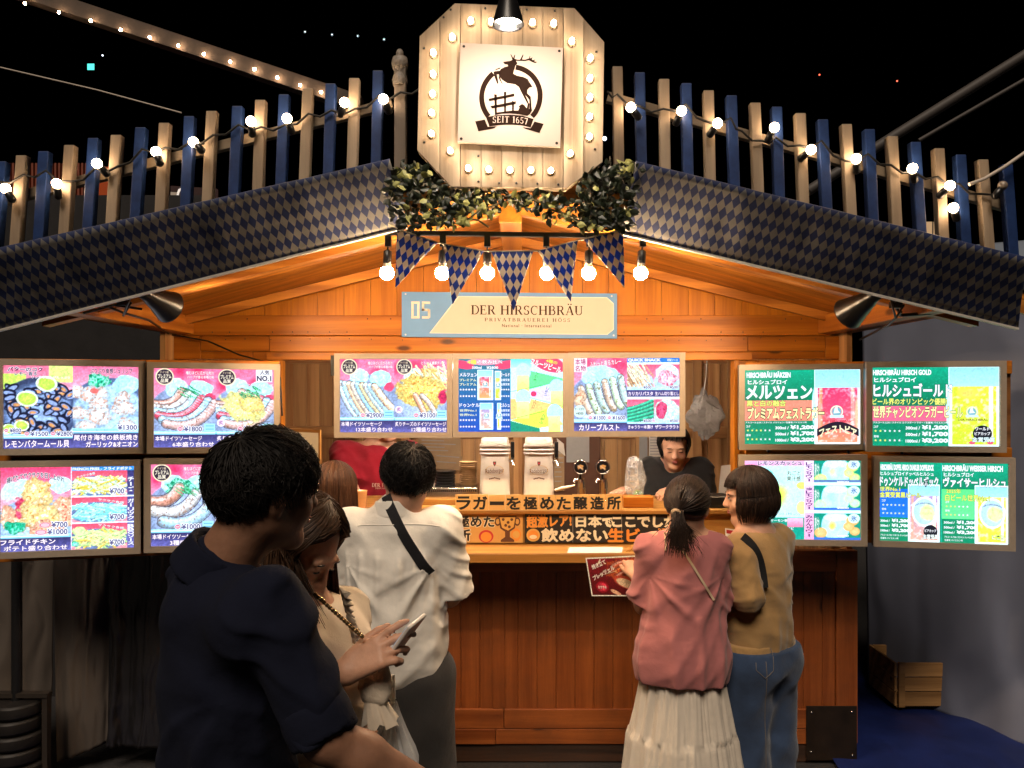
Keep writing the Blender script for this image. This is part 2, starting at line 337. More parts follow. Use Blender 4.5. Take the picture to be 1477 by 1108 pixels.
class Canvas:
    """A flat panel: U runs along its width, V down its height; layers sit a fraction of a millimetre apart."""
    def __init__(s, o, U, V, step=.0005):
        s.o = Vector(o); s.U = Vector(U); s.V = Vector(V); s.n = s.V.cross(s.U).normalized(); s.w = s.U.length; s.h = s.V.length
        s.mb = MB(); s.mats = []; s.step = step; s.pic = None
    def mi(s, m):
        if m not in s.mats: s.mats.append(m)
        return s.mats.index(m)
    def P(s, u, v, l=0): return s.o+s.U*u+s.V*v+s.n*(l*s.step)
    def poly(s, pts, m, l=1): s.mb.add([s.P(u, v, l) for u, v in pts], [tuple(range(len(pts)))], s.mi(m))
    def rect(s, u0, v0, u1, v1, m, l=1): s.poly([(u0,v1),(u1,v1),(u1,v0),(u0,v0)], m, l)
    def ell(s, u, v, ru, rv, m, l=1, n=28): s.poly([(u+ru*math.cos(2*math.pi*i/n), v-rv*math.sin(2*math.pi*i/n)) for i in range(n)], m, l)
    def ring(s, u, v, ru, rv, k, m, l=1, a0=0, a1=360, n=40):
        vs = []; 
        for i in range(n+1):
            a = math.radians(a0+(a1-a0)*i/n)
            for q in (1, k): vs.append(s.P(u+ru*q*math.cos(a), v-rv*q*math.sin(a), l))
        s.mb.add(vs, [(2*i, 2*i+1, 2*i+3, 2*i+2) for i in range(n)], s.mi(m))
    def line(s, pts, t, m, l=1):
        for (a, b), (c, d) in zip(pts, pts[1:]):
            X0, Y0, X1, Y1 = a*s.w, b*s.h, c*s.w, d*s.h; L = math.hypot(X1-X0, Y1-Y0) or 1; nx, ny = -(Y1-Y0)/L*t/2, (X1-X0)/L*t/2
            s.poly([((X0+nx)/s.w, (Y0+ny)/s.h), ((X1+nx)/s.w, (Y1+ny)/s.h), ((X1-nx)/s.w, (Y1-ny)/s.h), ((X0-nx)/s.w, (Y0-ny)/s.h)], m, l)
    def star(s, u, v, r, m, l=2):
        s.poly([(u+r*(1 if i % 2 == 0 else .42)*math.sin(math.pi*i/5)/s.w, v-r*(1 if i % 2 == 0 else .42)*math.cos(math.pi*i/5)/s.h) for i in range(10)], m, l)
    def text(s, body, u0, v0, u1, v1, m, l=3, bold=.02, rot=0, outline=None, ow=.06, space=1.0, keep=False, arc=0):
        v, f = glyphs(body, bold, space)
        if not len(v): return
        base = glyphs(body, 0, space)[0]; lo = base.min(0); hi = base.max(0); sz = np.maximum(hi-lo, 1e-3)
        W, H = (u1-u0)*s.w, (v1-v0)*s.h
        sx, sy = W/sz[0], H/sz[1]
        if keep: sx = sy = min(sx, sy)
        cx, cyy = (u0+u1)/2*s.w, (v0+v1)/2*s.h; r = math.radians(rot)
        kan = any('\u4e00' <= ch <= '\u9fff' for ch in body)
        def heavy(b, mat, ll, k):      # dense characters are thickened by stacked, slightly shifted strokes
            vv, ff = glyphs(body, 0, space)
            for i in range(k): place(vv+np.array((math.cos(6.2832*i/k), math.sin(6.2832*i/k)))*b, ff, mat, ll+.05*i)
        def place(vv, ff, mat, ll):
            X = (vv[:,0]-(lo[0]+hi[0])/2)*sx; Y = -(vv[:,1]-(lo[1]+hi[1])/2)*sy
            Y = Y+arc*s.h*((X/(W/2))**2)
            X2 = cx+X*math.cos(r)+Y*math.sin(r); Y2 = cyy-X*math.sin(r)+Y*math.cos(r)
            s.mb.add([s.P(a/s.w, b/s.h, ll) for a, b in zip(X2, Y2)], ff, s.mi(mat))
        if kan:
            bk = min(bold, .06)*.75
            if outline: heavy(bk+ow*.7, outline, l-.6, 8)
            heavy(bk, m, l, 4)
            return
        if outline: place(*glyphs(body, bold+ow, space), outline, l-.5)
        place(v, f, m, l)
    def vtext(s, body, u0, v0, u1, v1, m, l=3, bold=.02):
        n = len(body)
        for i, ch in enumerate(body):
            d = (v1-v0)/n
            if ch == 'ー': s.rect((u0+u1)/2-.12*(u1-u0), v0+d*i+.1*d, (u0+u1)/2+.12*(u1-u0), v0+d*i+.9*d, m, l)
            else: s.text(ch, u0, v0+d*i+.06*d, u1, v0+d*i+.94*d, m, l, bold)
    def serif(s, body, u0, v0, u1, v1, m, l=3, gap=.07, arc=0):
        qs, W = serif_quads(body, gap)
        for q in qs:
            s.mb.add([s.P(u0+(u1-u0)*x/W, v1-(v1-v0)*y+arc*(2*x/W-1)**2, l) for x, y in q], [(0,1,2,3)], s.mi(m))
    def picture(s, pic, m):
        s.pic = pic; h, w = pic.shape[:2]
        us = np.linspace(0, 1, w); vsx = np.linspace(0, 1, h); uu, vv = np.meshgrid(us, vsx)
        o, U, V = np.array(s.o), np.array(s.U), np.array(s.V)
        P = o+uu.ravel()[:,None]*U+vv.ravel()[:,None]*V; assert not s.mb.v
        i = np.arange(h*w).reshape(h, w); q = np.stack([i[1:,:-1], i[1:,1:], i[:-1,1:], i[:-1,:-1]], -1).reshape(-1, 4)
        s.mb.add(P.tolist(), q.tolist(), s.mi(m))
    def build(s, name, parent=None, thick=0, back=None, loc=None):
        if thick:
            a, b, c, d = s.P(0,0,-.02), s.P(1,0,-.02), s.P(1,1,-.02), s.P(0,1,-.02); s.mb.prism([a,b,c,d], -s.n*thick, s.mi(back))
        o = s.mb.build(name, s.mats, parent, loc=loc)
        if s.pic is not None:
            at_ = o.data.attributes.new('picture', 'FLOAT_COLOR', 'POINT'); n = len(s.mb.v); c = np.zeros((n, 4), np.float32); c[:,3] = 1
            p = np.clip(s.pic.reshape(-1, 3), 0, 1); c[:len(p),:3] = np.where(p <= .04045, p/12.92, ((p+.055)/1.055)**2.4); at_.data.foreach_set('color', c.ravel())
        return o

# ------------------------------------------------------------------ painter for displayed and printed pictures
def noise2(h, w, cell, seed, oct=3):
    r = np.random.default_rng(seed); out = np.zeros((h, w)); amp = 1; tot = 0
    for k in range(oct):
        c = max(1.5, cell/2**k); gh, gw = int(h/c)+3, int(w/c)+3; g = r.random((gh, gw))
        y = np.arange(h)/c; x = np.arange(w)/c; yi = y.astype(int); xi = x.astype(int); fy = (y-yi)[:,None]; fx = (x-xi)[None,:]
        fy = fy*fy*(3-2*fy); fx = fx*fx*(3-2*fx)
        out += amp*((g[np.ix_(yi,xi)]*(1-fx)+g[np.ix_(yi,xi+1)]*fx)*(1-fy)+(g[np.ix_(yi+1,xi)]*(1-fx)+g[np.ix_(yi+1,xi+1)]*fx)*fy); tot += amp; amp *= .5
    return out/tot
def C(h): h = h.lstrip('#'); return np.array([int(h[i:i+2], 16)/255 for i in (0, 2, 4)])
class Pic:
    def __init__(s, col='#ffffff', w=186, h=126, seed=1):
        s.w, s.h = w, h; s.a = np.ones((h, w, 3))*C(col); s.asp = w/h; s.r = np.random.default_rng(seed); s.seed = seed
        s.u, s.v = np.meshgrid((np.arange(w)+.5)/w, (np.arange(h)+.5)/h); s.x = s.u*s.asp
        s.clip = np.ones((h, w), bool)
    def window(s, u0, v0, u1, v1): s.clip = (s.u >= u0) & (s.u < u1) & (s.v >= v0) & (s.v < v1)
    def put(s, mask, col):
        mask = np.clip(mask, 0, 1)*s.clip; s.a = s.a*(1-mask[...,None])+col*mask[...,None]
    def nz(s, cell): s.seed += 1; return noise2(s.h, s.w, cell, s.seed)
    def rect(s, u0, v0, u1, v1, c, c2=None):
        k = np.clip((s.v-v0)/(v1-v0+1e-6), 0, 1)[...,None]; col = C(c)*(1-k)+C(c2 or c)*k
        s.put(((s.u >= u0) & (s.u < u1) & (s.v >= v0) & (s.v < v1))*1., col)
    def ell(s, u, v, ru, rv, c, rot=0, edge=.12, wob=0, c2=None, mott=0, cell=8):
        r = math.radians(rot); X = (s.x-u*s.asp); Y = s.v-v; x = X*math.cos(r)+Y*math.sin(r); y = -X*math.sin(r)+Y*math.cos(r)
        d = np.sqrt((x/(ru*s.asp))**2+(y/rv)**2)
        if wob: d = d+(s.nz(10)-.5)*wob
        col = C(c)*np.ones((s.h, s.w, 1))
        if c2: k = np.clip(d, 0, 1)[...,None]**2; col = col*(1-k)+C(c2)*k
        if mott: col = col*(1+(s.nz(cell)-.5)[...,None]*2*mott)
        s.put((1-d)/edge, col)
    def blob(s, u, v, ru, rv, cols, rot=0, cell=5, wob=.7):      # bumpy food: chicken, cheese, prawns
        r = math.radians(rot); X = (s.x-u*s.asp); Y = s.v-v; x = X*math.cos(r)+Y*math.sin(r); y = -X*math.sin(r)+Y*math.cos(r)
        d = np.sqrt((x/(ru*s.asp))**2+(y/rv)**2)+(s.nz(9)-.5)*wob; n = s.nz(cell)
        k = np.clip((n-.25)*2, 0, .999)*(len(cols)-1); i = k.astype(int); f = (k-i)[...,None]; cc = np.array([C(c) for c in cols]); col = cc[i]*(1-f)+cc[np.minimum(i+1, len(cols)-1)]*f
        s.put((1-d)/.1, col*np.clip(1.12-.3*d, 0, 1.2)[...,None])
    def sausage(s, p0, p1, p2, r, c, hi='#ffffff', marks=.3, mk='#8a4a30'):
        D = np.full((s.h, s.w), 9.); side = np.zeros((s.h, s.w)); T = np.zeros((s.h, s.w))
        for i in range(21):
            t = i/20; a = (1-t)**2; b = 2*t*(1-t); q = t*t; px = (a*p0[0]+b*p1[0]+q*p2[0])*s.asp; py = a*p0[1]+b*p1[1]+q*p2[1]
            d = np.hypot(s.x-px, s.v-py); m = d < D; D = np.where(m, d, D); side = np.where(m, (s.v-py)-(s.x-px)*.3, side); T = np.where(m, t, T)
        k = D/r; col = C(c)*np.clip(1.1-.42*k*k-.15*side/r, .3, 1.4)[...,None]
        h = np.clip(1-np.abs(side/r+.35)*2.4, 0, 1)[...,None]*.65; col = col*(1-h)+C(hi)*h
        n = s.nz(3.2); mm = np.clip((n-.62)*7, 0, 1)[...,None]*marks*2; col = col*(1-np.clip(mm, 0, 1))+C(mk)*np.clip(mm, 0, 1)
        s.put((1.16-k)/.05*1.0*(k > 1), C('#4a3a44')*np.ones((s.h, s.w, 1))); s.put((1-k)/.12, col)
    def strokes(s, u0, v0, u1, v1, n, cols, length, t, ang=(-30, 30)):
        for i in range(n):
            a = math.radians(s.r.uniform(*ang)); cu = s.r.uniform(u0, u1)*s.asp; cv = s.r.uniform(v0, v1); L = length*s.r.uniform(.6, 1.2)/2
            X = s.x-cu; Y = s.v-cv; x = X*math.cos(a)+Y*math.sin(a); y = -X*math.sin(a)+Y*math.cos(a)
            m = (np.abs(x) < L) & (np.abs(y) < t); c = C(cols[s.r.integers(len(cols))])*(1-.25*(y/t > .3))[...,None]
            s.put(m*1., c)
    def tri(s, pts, c):
        m = np.ones((s.h, s.w), bool); n = len(pts)
        for i in range(n):
            (a, b), (q, d) = pts[i], pts[(i+1) % n]; m &= ((q-a)*(s.v-b)-(d-b)*(s.u-a)) >= 0
        s.put(m*1., C(c)*np.ones((s.h, s.w, 1)))
    def grain(s, k=.05, sp=.45):
        s.a = s.a*(1+(noise2(s.h, s.w, 2.2, s.seed+99, 2)-.5)[...,None]*sp)*np.array((.93,1.0,1.05))
        s.a = np.clip(s.a*(1+(s.r.random((s.h, s.w, 1))-.5)*2*k), 0, 1); return s.a
# ------------------------------------------------------------------ ground
M['asphalt'] = plain('asphalt', (.022,.021,.022), .8, 0, .45, 60, .4)
g = MB(); g.add([(-40,-20,0),(40,-20,0),(40,60,0),(-40,60,0)], [(0,1,2,3)]); struct(g.build('ground', M['asphalt'], loc=(0,0,0)))
def sheet(name, mat, pts, nu, nv, amp, seed, cell=6, parent=None, thick=.004, hang=0):
    """a cloth spanned by four corners (tl, tr, br, bl) with folds along its normal"""
    a, b, c, d = [np.array(p) for p in pts]; n = np.cross(b-a, d-a); n /= np.linalg.norm(n)
    u = np.linspace(0, 1, nu)[None,:,None]; v = np.linspace(0, 1, nv)[:,None,None]
    P = (a*(1-u)+b*u)*(1-v)+(d*(1-u)+c*u)*v; H = noise2(nv, nu, cell, seed, 4)-.5
    if hang: r_ = noise2(nv, nu, cell*.7, seed+7, 2)-.5; k_ = np.clip(np.arange(nu)[None,:]+r_*cell*1.2+np.linspace(-1, 1, nv)[:,None]*1.5, 0, nu-1); pr = noise2(1, nu, hang, seed+3, 2)[0]; H = .12*H+.9*(np.interp(k_, np.arange(nu), pr)-.5)
    P = P+n*(H*amp)[...,None]; i = np.arange(nu*nv).reshape(nv, nu)
    q = np.stack([i[:-1,:-1], i[1:,:-1], i[1:,1:], i[:-1,1:]], -1).reshape(-1, 4)
    o = soup(name, P.reshape(-1, 3), q, mat, parent); md = o.modifiers.new('thickness', 'SOLIDIFY'); md.thickness = thick; return o
M['tarp'] = plain('blue_tarp', (.006,.014,.085), .5, 0, .3, 7, .2)
M['tarpw'] = plain('grey_sheet', (.17,.185,.25), .75, 0, .06, 4, .05)
M['curtain'] = plain('brown_curtain', (.075,.060,.049), .85, 0, .08, 5, .05)
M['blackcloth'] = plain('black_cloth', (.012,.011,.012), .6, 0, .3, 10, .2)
tag(sheet('blue_tarp', M['tarp'], [(1.66,5.3,.05),(3.4,5.0,.06),(2.6,2.6,.02),(1.45,3.0,.02)], 60, 60, .07, 31, 14), 'blue plastic tarp wrinkled over the ground beside the stall', 'tarp', 'blue tarps on the ground')
tag(sheet('blue_tarp', M['tarp'], [(-2.3,3.6,.03),(-.5,3.5,.03),(-.5,2.4,.02),(-2.5,2.6,.02)], 60, 50, .05, 32, 14), 'dark blue tarp on the ground in front of the brown curtains', 'tarp', 'blue tarps on the ground')

# ------------------------------------------------------------------ the stall
WY, FY, XL, XR = 3.92, 3.78, -1.803, 1.644
RX, RZ, SL = -.046, 2.60, .245
def zroof(x): return RZ-SL*abs(x-RX)
stall = thing('market_stall', 'orange pine market stall with a gable roof and a long serving counter', 'market stall', (RX, FY, 0))
b = MB(); x = XL+.085
while x < XR-.085:                                   # gable boards, upright, cut to the roof slope
    x2 = min(x+.135, XR-.085)
    b.prism([(x+.0012, WY, 2.212), (x2-.0012, WY, 2.212), (x2-.0012, WY, zroof(x2)), (x+.0012, WY, zroof(x))], (0,.03,0)); x = x2
b.build('gable_wall', M['gable'], stall, bevel=.002)
b = MB(); b.box(XL+.085, XR-.085, WY-.022, WY+.03, 2.108, 2.210)
b.build('tie_beam', M['beamx'], stall, bevel=.004)
b = MB(); b.box(XL+.001, XL+.165, WY-.004, WY+.03, 1.99, 2.106); b.box(XL+.167, XL+.515, WY-.006, WY+.03, 2.03, 2.106); b.box(XL+.167, XL+.43, WY-.003, WY+.03, 1.99, 2.028)
b.box(XL+.432, XL+.514, WY-.004, WY+.03, 1.96, 2.028); b.box(XL+.517, XR-.495, WY-.008, WY+.03, 2.026, 2.106); b.box(XR-.493, XR-.1, WY-.006, WY+.03, 2.03, 2.106); b.box(XR-.493, XR-.1, WY-.003, WY+.03, 1.99, 2.028); b.box(XR-.098, XR-.001, WY-.004, WY+.03, 1.99, 2.106)
b.box(-1.30, 1.17, WY-.016, WY+.03, 1.984, 2.024)
b.build('lintel', M['beamx'], stall, bevel=.003)
b = MB()
for k_ in range(34):
    xk = XL+.12+.1*k_; b.ball((xk+random.uniform(-.02,.02), WY-.022-.0005, random.choice((2.125,2.192))), .0035, 6); b.ball((xk+random.uniform(-.03,.03), WY-.009, 2.09+random.uniform(-.01,.01)), .003, 6)
b.build('nail', M['black'], stall)
b = MB()
for xa, xb in ((XL, -1.262), (1.105, XR)):
    x = xa
    while x < xb-.01:
        x2 = min(x+.095, xb); b.box(x+.001, x2-.001, WY, WY+.03, 1.06, 1.983); x = x2
b.build('side_wall', M['gable'], stall, bevel=.002)
for a_ in ((-1.262, -1.222, WY-.02, WY+.05, 1.24, 1.983), (1.075, 1.104, WY-.02, WY+.05, 1.24, 1.983), (XL+.002, XL+.07, WY-.012, WY-.001, 1.06, 1.985), (XR-.07, XR-.002, WY-.012, WY-.001, 1.06, 1.985)):
    b = MB(); b.box(*a_); b.build('jamb', M['gable'], stall, bevel=.003)

# counter front
b = MB(); x = XL+.10
while x < XR-.11:
    x2 = min(x+.0935, XR-.105); b.box(x+.0006, x2-.0006, FY, FY+.025, .24, .985); x = x2
b.box(XL, XL+.098, FY-.014, FY+.03, .10, 1.045); b.box(XR-.103, XR, FY-.014, FY+.03, .10, 1.045); b.box(-.145, -.085, FY-.008, FY-.0005, .268, .938)
b.build('counter_front', M['front'], stall, bevel=.002)
b = MB(); b.box(XL+.1, XR-.105, FY-.012, FY+.03, .94, 1.045); b.box(XL+.1, -.09, FY-.010, FY+.03, .17, .266); b.box(-.088, XR-.105, FY-.011, FY+.03, .17, .266); b.box(XL+.1, -.13, FY-.013, FY+.03, .094, .168); b.box(-.128, XR-.105, FY-.010, FY+.03, .094, .168)
b.build('counter_rail', M['frontx'], stall, bevel=.003)
b = MB(); b.box(XL+.01, XR-.01, FY-.004, FY+.04, .005, .092); b.build('plinth', wood('plinth_wood', (.02,.010,.006), (.07,.03,.015), 'X', .7, scuff=1), stall, bevel=.003)
b = MB(); b.box(-1.27, 1.13, 3.555, 3.80, 1.050, 1.073); b.build('counter_shelf', M['shelf'], stall, bevel=.003)
b = MB(); b.box(-1.275, 1.135, 3.535, 3.553, 1.034, 1.078); b.build('shelf_nosing', M['shelf'], stall, bevel=.004)
b = MB(); b.box(-1.26, 1.10, 3.80, 3.83, 1.073, 1.222); b.build('counter_upstand', M['shelf'], stall)
b = MB(); b.box(-1.26, 1.10, 3.765, 4.32, 1.223, 1.241); b.build('inner_worktop', M['shelf'], stall, bevel=.003)
b = MB(); b.box(-1.21, 1.07, 4.33, 4.36, .06, 1.20); b.build('inner_panel', M['inz'], stall)
# hut body: floor, sides, back, roof
b = MB(); b.box(XL+.01, XR-.01, FY+.03, 5.6, .02, .06); b.build('hut_floor', M['inx'], stall)
for xa in (XL+.004, XR-.03):
    b = MB()
    for y in np.arange(FY+.04, 5.56, .095): b.box(xa, xa+.026, y+.001, y+.094, .06, 2.16)
    b.build('end_wall', M['inz'], stall)
b = MB(); x = XL+.035
BY = 5.35
while x < XR-.04:
    x2 = min(x+.09, XR-.035); b.prism([(x+.0015, BY, .07), (x2-.0015, BY, .07), (x2-.0015, BY, zroof(x2)-.05), (x+.0015, BY, zroof(x)-.05)], (0,.03,0)); x = x2
b.build('back_wall', M['inz'], stall)
b = MB()
for z in (1.50, 2.02): b.box(XL+.035, XR-.035, BY-.03, BY-.001, z, z+.085)
b.build('back_rail', M['inx'], stall, bevel=.003)
b = MB()
for x in (-1.16, -.84, -.06, .42, .78, 1.18, 1.42): b.box(x, x+.06, BY-.045, BY-.031, .07, 2.1)
b.build('back_post', M['inz'], stall, bevel=.003)
RY0, RY1 = 2.735, 5.75; XO = 1.86
b = MB(); y = RY0
while y < RY1-.01:
    y2 = min(y+.115, RY1)
    for s in (-1, 1):
        xe = RX+s*XO; b.prism([(RX, y+.001, RZ+.001), (xe, y+.001, RZ-SL*XO+.001), (xe, y2-.001, RZ-SL*XO+.001), (RX, y2-.001, RZ+.001)], (0,0,.022))
    y = y2
b.build('soffit', M['soffit'], stall)
b = MB()
for s in (-1, 1):
    xe = RX+s*(XO+.02); b.prism([(RX, RY0-.01, RZ+.03), (xe, RY0-.01, RZ-SL*(XO+.02)+.03), (xe, RY1+.02, RZ-SL*(XO+.02)+.03), (RX, RY1+.02, RZ+.03)], (0,0,.03))
b.build('roof', plain('roof_felt', (.03,.03,.032), .9, 0, .3, 30, .3), stall)
b = MB()
for s in (-1, 1):
    for (ya, yb, d, w_) in ((3.02, 3.07, .07, 1.84), (2.737, 2.757, .05, 1.86), (3.80, 3.83, .045, 1.70)):
        xe = RX+s*w_; xi = RX+s*.04
        b.prism([(xi, ya, RZ-SL*.04-.001), (xe, ya, RZ-SL*w_-.001), (xe, ya, RZ-SL*w_-d), (xi, ya, RZ-SL*.04-d)], (0,yb-ya,0))
b.build('rafter', wood('rafter_wood', (.26,.08,.010), (.56,.22,.035), 'X', .45), stall, bevel=.003)
b = MB(); b.box(RX-.045, RX+.045, 3.04, WY-.002, 2.49, 2.585); b.build('ridge_beam', M['beamy'], stall, bevel=.004)
for a_ in ((1.50, 1.575, 2.76, WY-.002, 2.115, 2.205), (-1.745, -1.665, 2.76, WY-.002, 2.115, 2.205), (1.60, 1.66, 2.80, 4.4, 2.13, 2.17), (-1.87, -1.80, 2.80, 4.4, 2.13, 2.17)):
    b = MB(); b.box(*a_); b.build('purlin', M['beamy'], stall, bevel=.004)
b = MB(); b.box(1.39, 1.638, FY-.020, FY-.0145, .02, .285)
b.build('kick_plate', M['dkplate'], stall, bevel=.001)
b = MB()
for x_, z_ in ((1.415,.255),(1.612,.258),(1.413,.062),(1.615,.045)): b.ball((x_, FY-.021, z_), .006, 8)
b.build('plate_screw', M['steel'], stall)

# ------------------------------------------------------------------ lozenge cloth along the eaves
def valance(label, pts, white, low):
    P = [at(x, y, 2.745 if i in low else 2.60) for i, (x, y) in enumerate(pts)]; r = thing('valance', label, 'valance', tuple(sum(P, Vector())/4), 'lozenge cloths along the eaves')
    m = MB(); nu, nv = 90, 10; g_ = noise2(nv+1, nu+1, 9, int(pts[0][0])+80, 3); TL, TR, BL, BR = (P[0], P[1], P[3], P[2]) if low[0] == 2 else (P[3], P[0], P[2], P[1])
    vs = [(TL*(1-i/nu)+TR*(i/nu))*(1-j/nv)+(BL*(1-i/nu)+BR*(i/nu))*(j/nv)+Vector((0, (g_[j,i]-.5)*.022*math.sin(math.pi*min(1,j/nv*1.0)), 0)) for j in range(nv+1) for i in range(nu+1)]
    m.add(vs, [(j*(nu+1)+i, (j+1)*(nu+1)+i, (j+1)*(nu+1)+i+1, j*(nu+1)+i+1) for j in range(nv) for i in range(nu)], 0, True); o = m.build('valance_cloth', M['diam'], r); md = o.modifiers.new('thickness', 'SOLIDIFY'); md.thickness = .006
    ux = (P[1]-P[0]).normalized() if low[0] == 2 else (P[0]-P[3]).normalized(); q_ = (P[3]-P[0]) if low[0] == 2 else (P[1]-P[0]); vx = (ux*q_.dot(ux)-q_).normalized(); uv_plane(o, P[0], ux, vx)
    m = MB(); a, c = P[white[0]], P[white[1]]; d = Vector((0,0,.007)); m.prism([a-Vector((0,.004,0)), c-Vector((0,.004,0)), c-d-Vector((0,.004,0)), a-d-Vector((0,.004,0))], (0,.018,0)); m.build('hem', plain('white_hem', (.6,.56,.5), .6), r)
valance('blue and cream lozenge cloth along the eave over the food menus', [(562,230),(588,326),(-60,490),(-60,371)], (1,2), (1,2))
valance('blue and cream lozenge cloth along the eave over the green beer menus', [(917,233),(1482,372),(1469,473),(898,336)], (2,3), (2,3))

# ------------------------------------------------------------------ picket fences on the roof, and their bulb strings
def fence(label, px, ytop, first_cream, railp):
    r = thing('picket_fence', label, 'fence', tuple(at(px[len(px)//2], 250, 2.81)), 'picket fences on the roof front')
    for i, x in enumerate(px):
        cream = (i % 2 == 0) == first_cream; t = at(x, ytop(x)+random.uniform(-2, 2), 2.80); lean = (x-753)/FPX*.05+random.uniform(-.004, .004); bl = Vector((t.x+lean, 2.80, t.z-.44)); h = .0185
        m = MB(); d = (t-bl).normalized(); sx = Vector((h,0,0)); m.obox((t+bl)/2, ((t-bl)/2, sx, Vector((0,.016,0))))
        o = m.build('picket', M['pick_cream'] if cream else M['pick_blue'], r, bevel=.003); o['label'] = 'cream picket' if cream else 'blue picket'
    a, c = at(*railp[0], 2.838), at(*railp[1], 2.838); d = (c-a)/2; n = Vector((-d.z,0,d.x)).normalized()*.018
    m = MB(); m.obox((a+c)/2, (d, n, (0,.014,0))); m.build('rail', M['rail'], r, bevel=.002); return r
LP = [5,34,66,103,137,170,205,239,275,307,344,377,411,445,478,512,546]
fence('picket fence on the roof over the food menus, blue and cream slats', LP, lambda x: 235-.238*x, False, [(-20,296),(566,150)])
RP = [890,922,957,989,1021,1054,1088,1119,1153,1185,1219,1252,1285,1318,1352,1383,1415,1450]
fence('picket fence on the roof over the beer menus, cream and blue slats', RP, lambda x: 98+(x-890)*.2536, True, [(876,141),(1450,298)])
pp = thing('wrapped_post', 'grey post with a knotted plastic wrap beside the round-cornered emblem board', 'post', tuple(at(578,240,2.8)))
m = MB(); m.obox((at(578,95,2.8)+at(578,250,2.8))/2, ((.021,0,0),(0,.018,0),(0,0,.20))); m.build('shaft', wood('grey_post', (.16,.13,.10), (.27,.22,.18), 'Z', .6), pp, bevel=.003)
m = MB(); c = at(577,128,2.80); m.lathe([(.012,.06),(.026,.052),(.031,.03),(.028,.012),(.018,.0),(.024,-.015),(.029,-.03),(.025,-.05)][::-1], c+Vector((0,0,.06)), (0,0,1), 14); m.ball(c+Vector((0,-.004,.125)), (.014,.014,.018)); m.build('plastic_wrap', plain('cloudy_plastic', (.30,.26,.22), .3, 0, .3, 60, .6), pp)
def string(label, wirepts, bulbs, unlit=()):
    r = thing('bulb_string', label, 'string light', tuple(at(*wirepts[len(wirepts)//2], 2.765)), 'bulb strings on the roof fences')
    m = MB(); P = []
    for i, (x, y) in enumerate(wirepts):
        P.append(at(x, y, 2.772))
        if i+1 < len(wirepts): nx, ny = wirepts[i+1]; P.append(at((x+nx)/2, (y+ny)/2+7, 2.768))
    m.tube(P, .0042, 6); m.build('wire', M['cable'], r)
    for j, (x, y) in enumerate(bulbs):
        c = at(x, y, 2.752); e = Vector((random.uniform(-.6,.6), random.uniform(-.1,.5), random.uniform(-.9,-.4))).normalized()
        m = MB(); m.ball(c, .0172, 14); bo = m.build('bulb', M['sbulb'] if j not in unlit else plain('unlit_bulb', (.25,.2,.16), .1, 0, .2, 40, spec=.8), r)
        m = MB(); m.lathe([(.011,.017),(.0135,.022),(.0135,.05),(.006,.056)], c, e, 12); m.build('socket', M['black'], bo)
string('string of lit globe bulbs on the fence over the food menus', [(-5,262),(34,252),(66,246),(103,262),(137,243),(170,240),(205,215),(239,213),(275,205),(307,195),(344,180),(377,183),(411,180),(445,164),(478,159),(512,157),(546,139),(578,133),(610,125)], [(8,272),(82,265),(140,236),(225,219),(279,205),(362,175),(414,171),(497,148),(553,143)])
string('string of lit globe bulbs on the fence over the beer menus', [(876,132),(890,136),(922,153),(957,157),(989,150),(1021,176),(1054,170),(1070,189),(1100,203),(1119,198),(1153,210),(1185,203),(1219,232),(1252,222),(1285,238),(1318,248),(1352,255),(1383,265),(1415,280),(1450,268)], [(910,155),(983,160),(1035,178),(1117,184),(1170,216),(1235,229),(1316,243),(1370,268),(1375,300),(1446,268)], (9,))

# ------------------------------------------------------------------ pendant bar under the gable
pb = thing('pendant_bar', 'black bar with six lit pendant bulbs hung under the gable peak', 'pendant lamp', tuple(at(742,340,2.78)))
m = MB(); m.obox((at(556,336,2.78)+at(928,341,2.78))/2, ((at(928,341,2.78)-at(556,336,2.78))/2, (0,.009,0), (0,0,.0085))); m.build('bar', M['black'], pb, bevel=.002)
for x, dx in ((558,2),(638,1),(703,0),(789,-1),(849,1),(924,3)):
    top = at(x+dx, 341, 2.775); c = at(x, 394, 2.775); ax = (top-c).normalized()
    m = MB(); m.obox(top-Vector((0,0,.018)), ((.011,0,0),(0,.011,0),(0,0,.020))); m.tube([top-Vector((0,0,.03)), c+ax*.08], .0035, 6); m.lathe([(.0145,.034),(.0155,.04),(.0155,.078),(.006,.084)], c, ax, 14); so_ = m.build('socket', M['black'], pb)
    m = MB(); m.lathe([(.006,.040),(.014,.036),(.015,.024),(.018,.018)], c, ax, 14, caps=False); m.build('collar', M['socket'], so_)
    m = MB(); m.ball(c, .0255, 16); m.build('bulb', M['bulb'], so_)
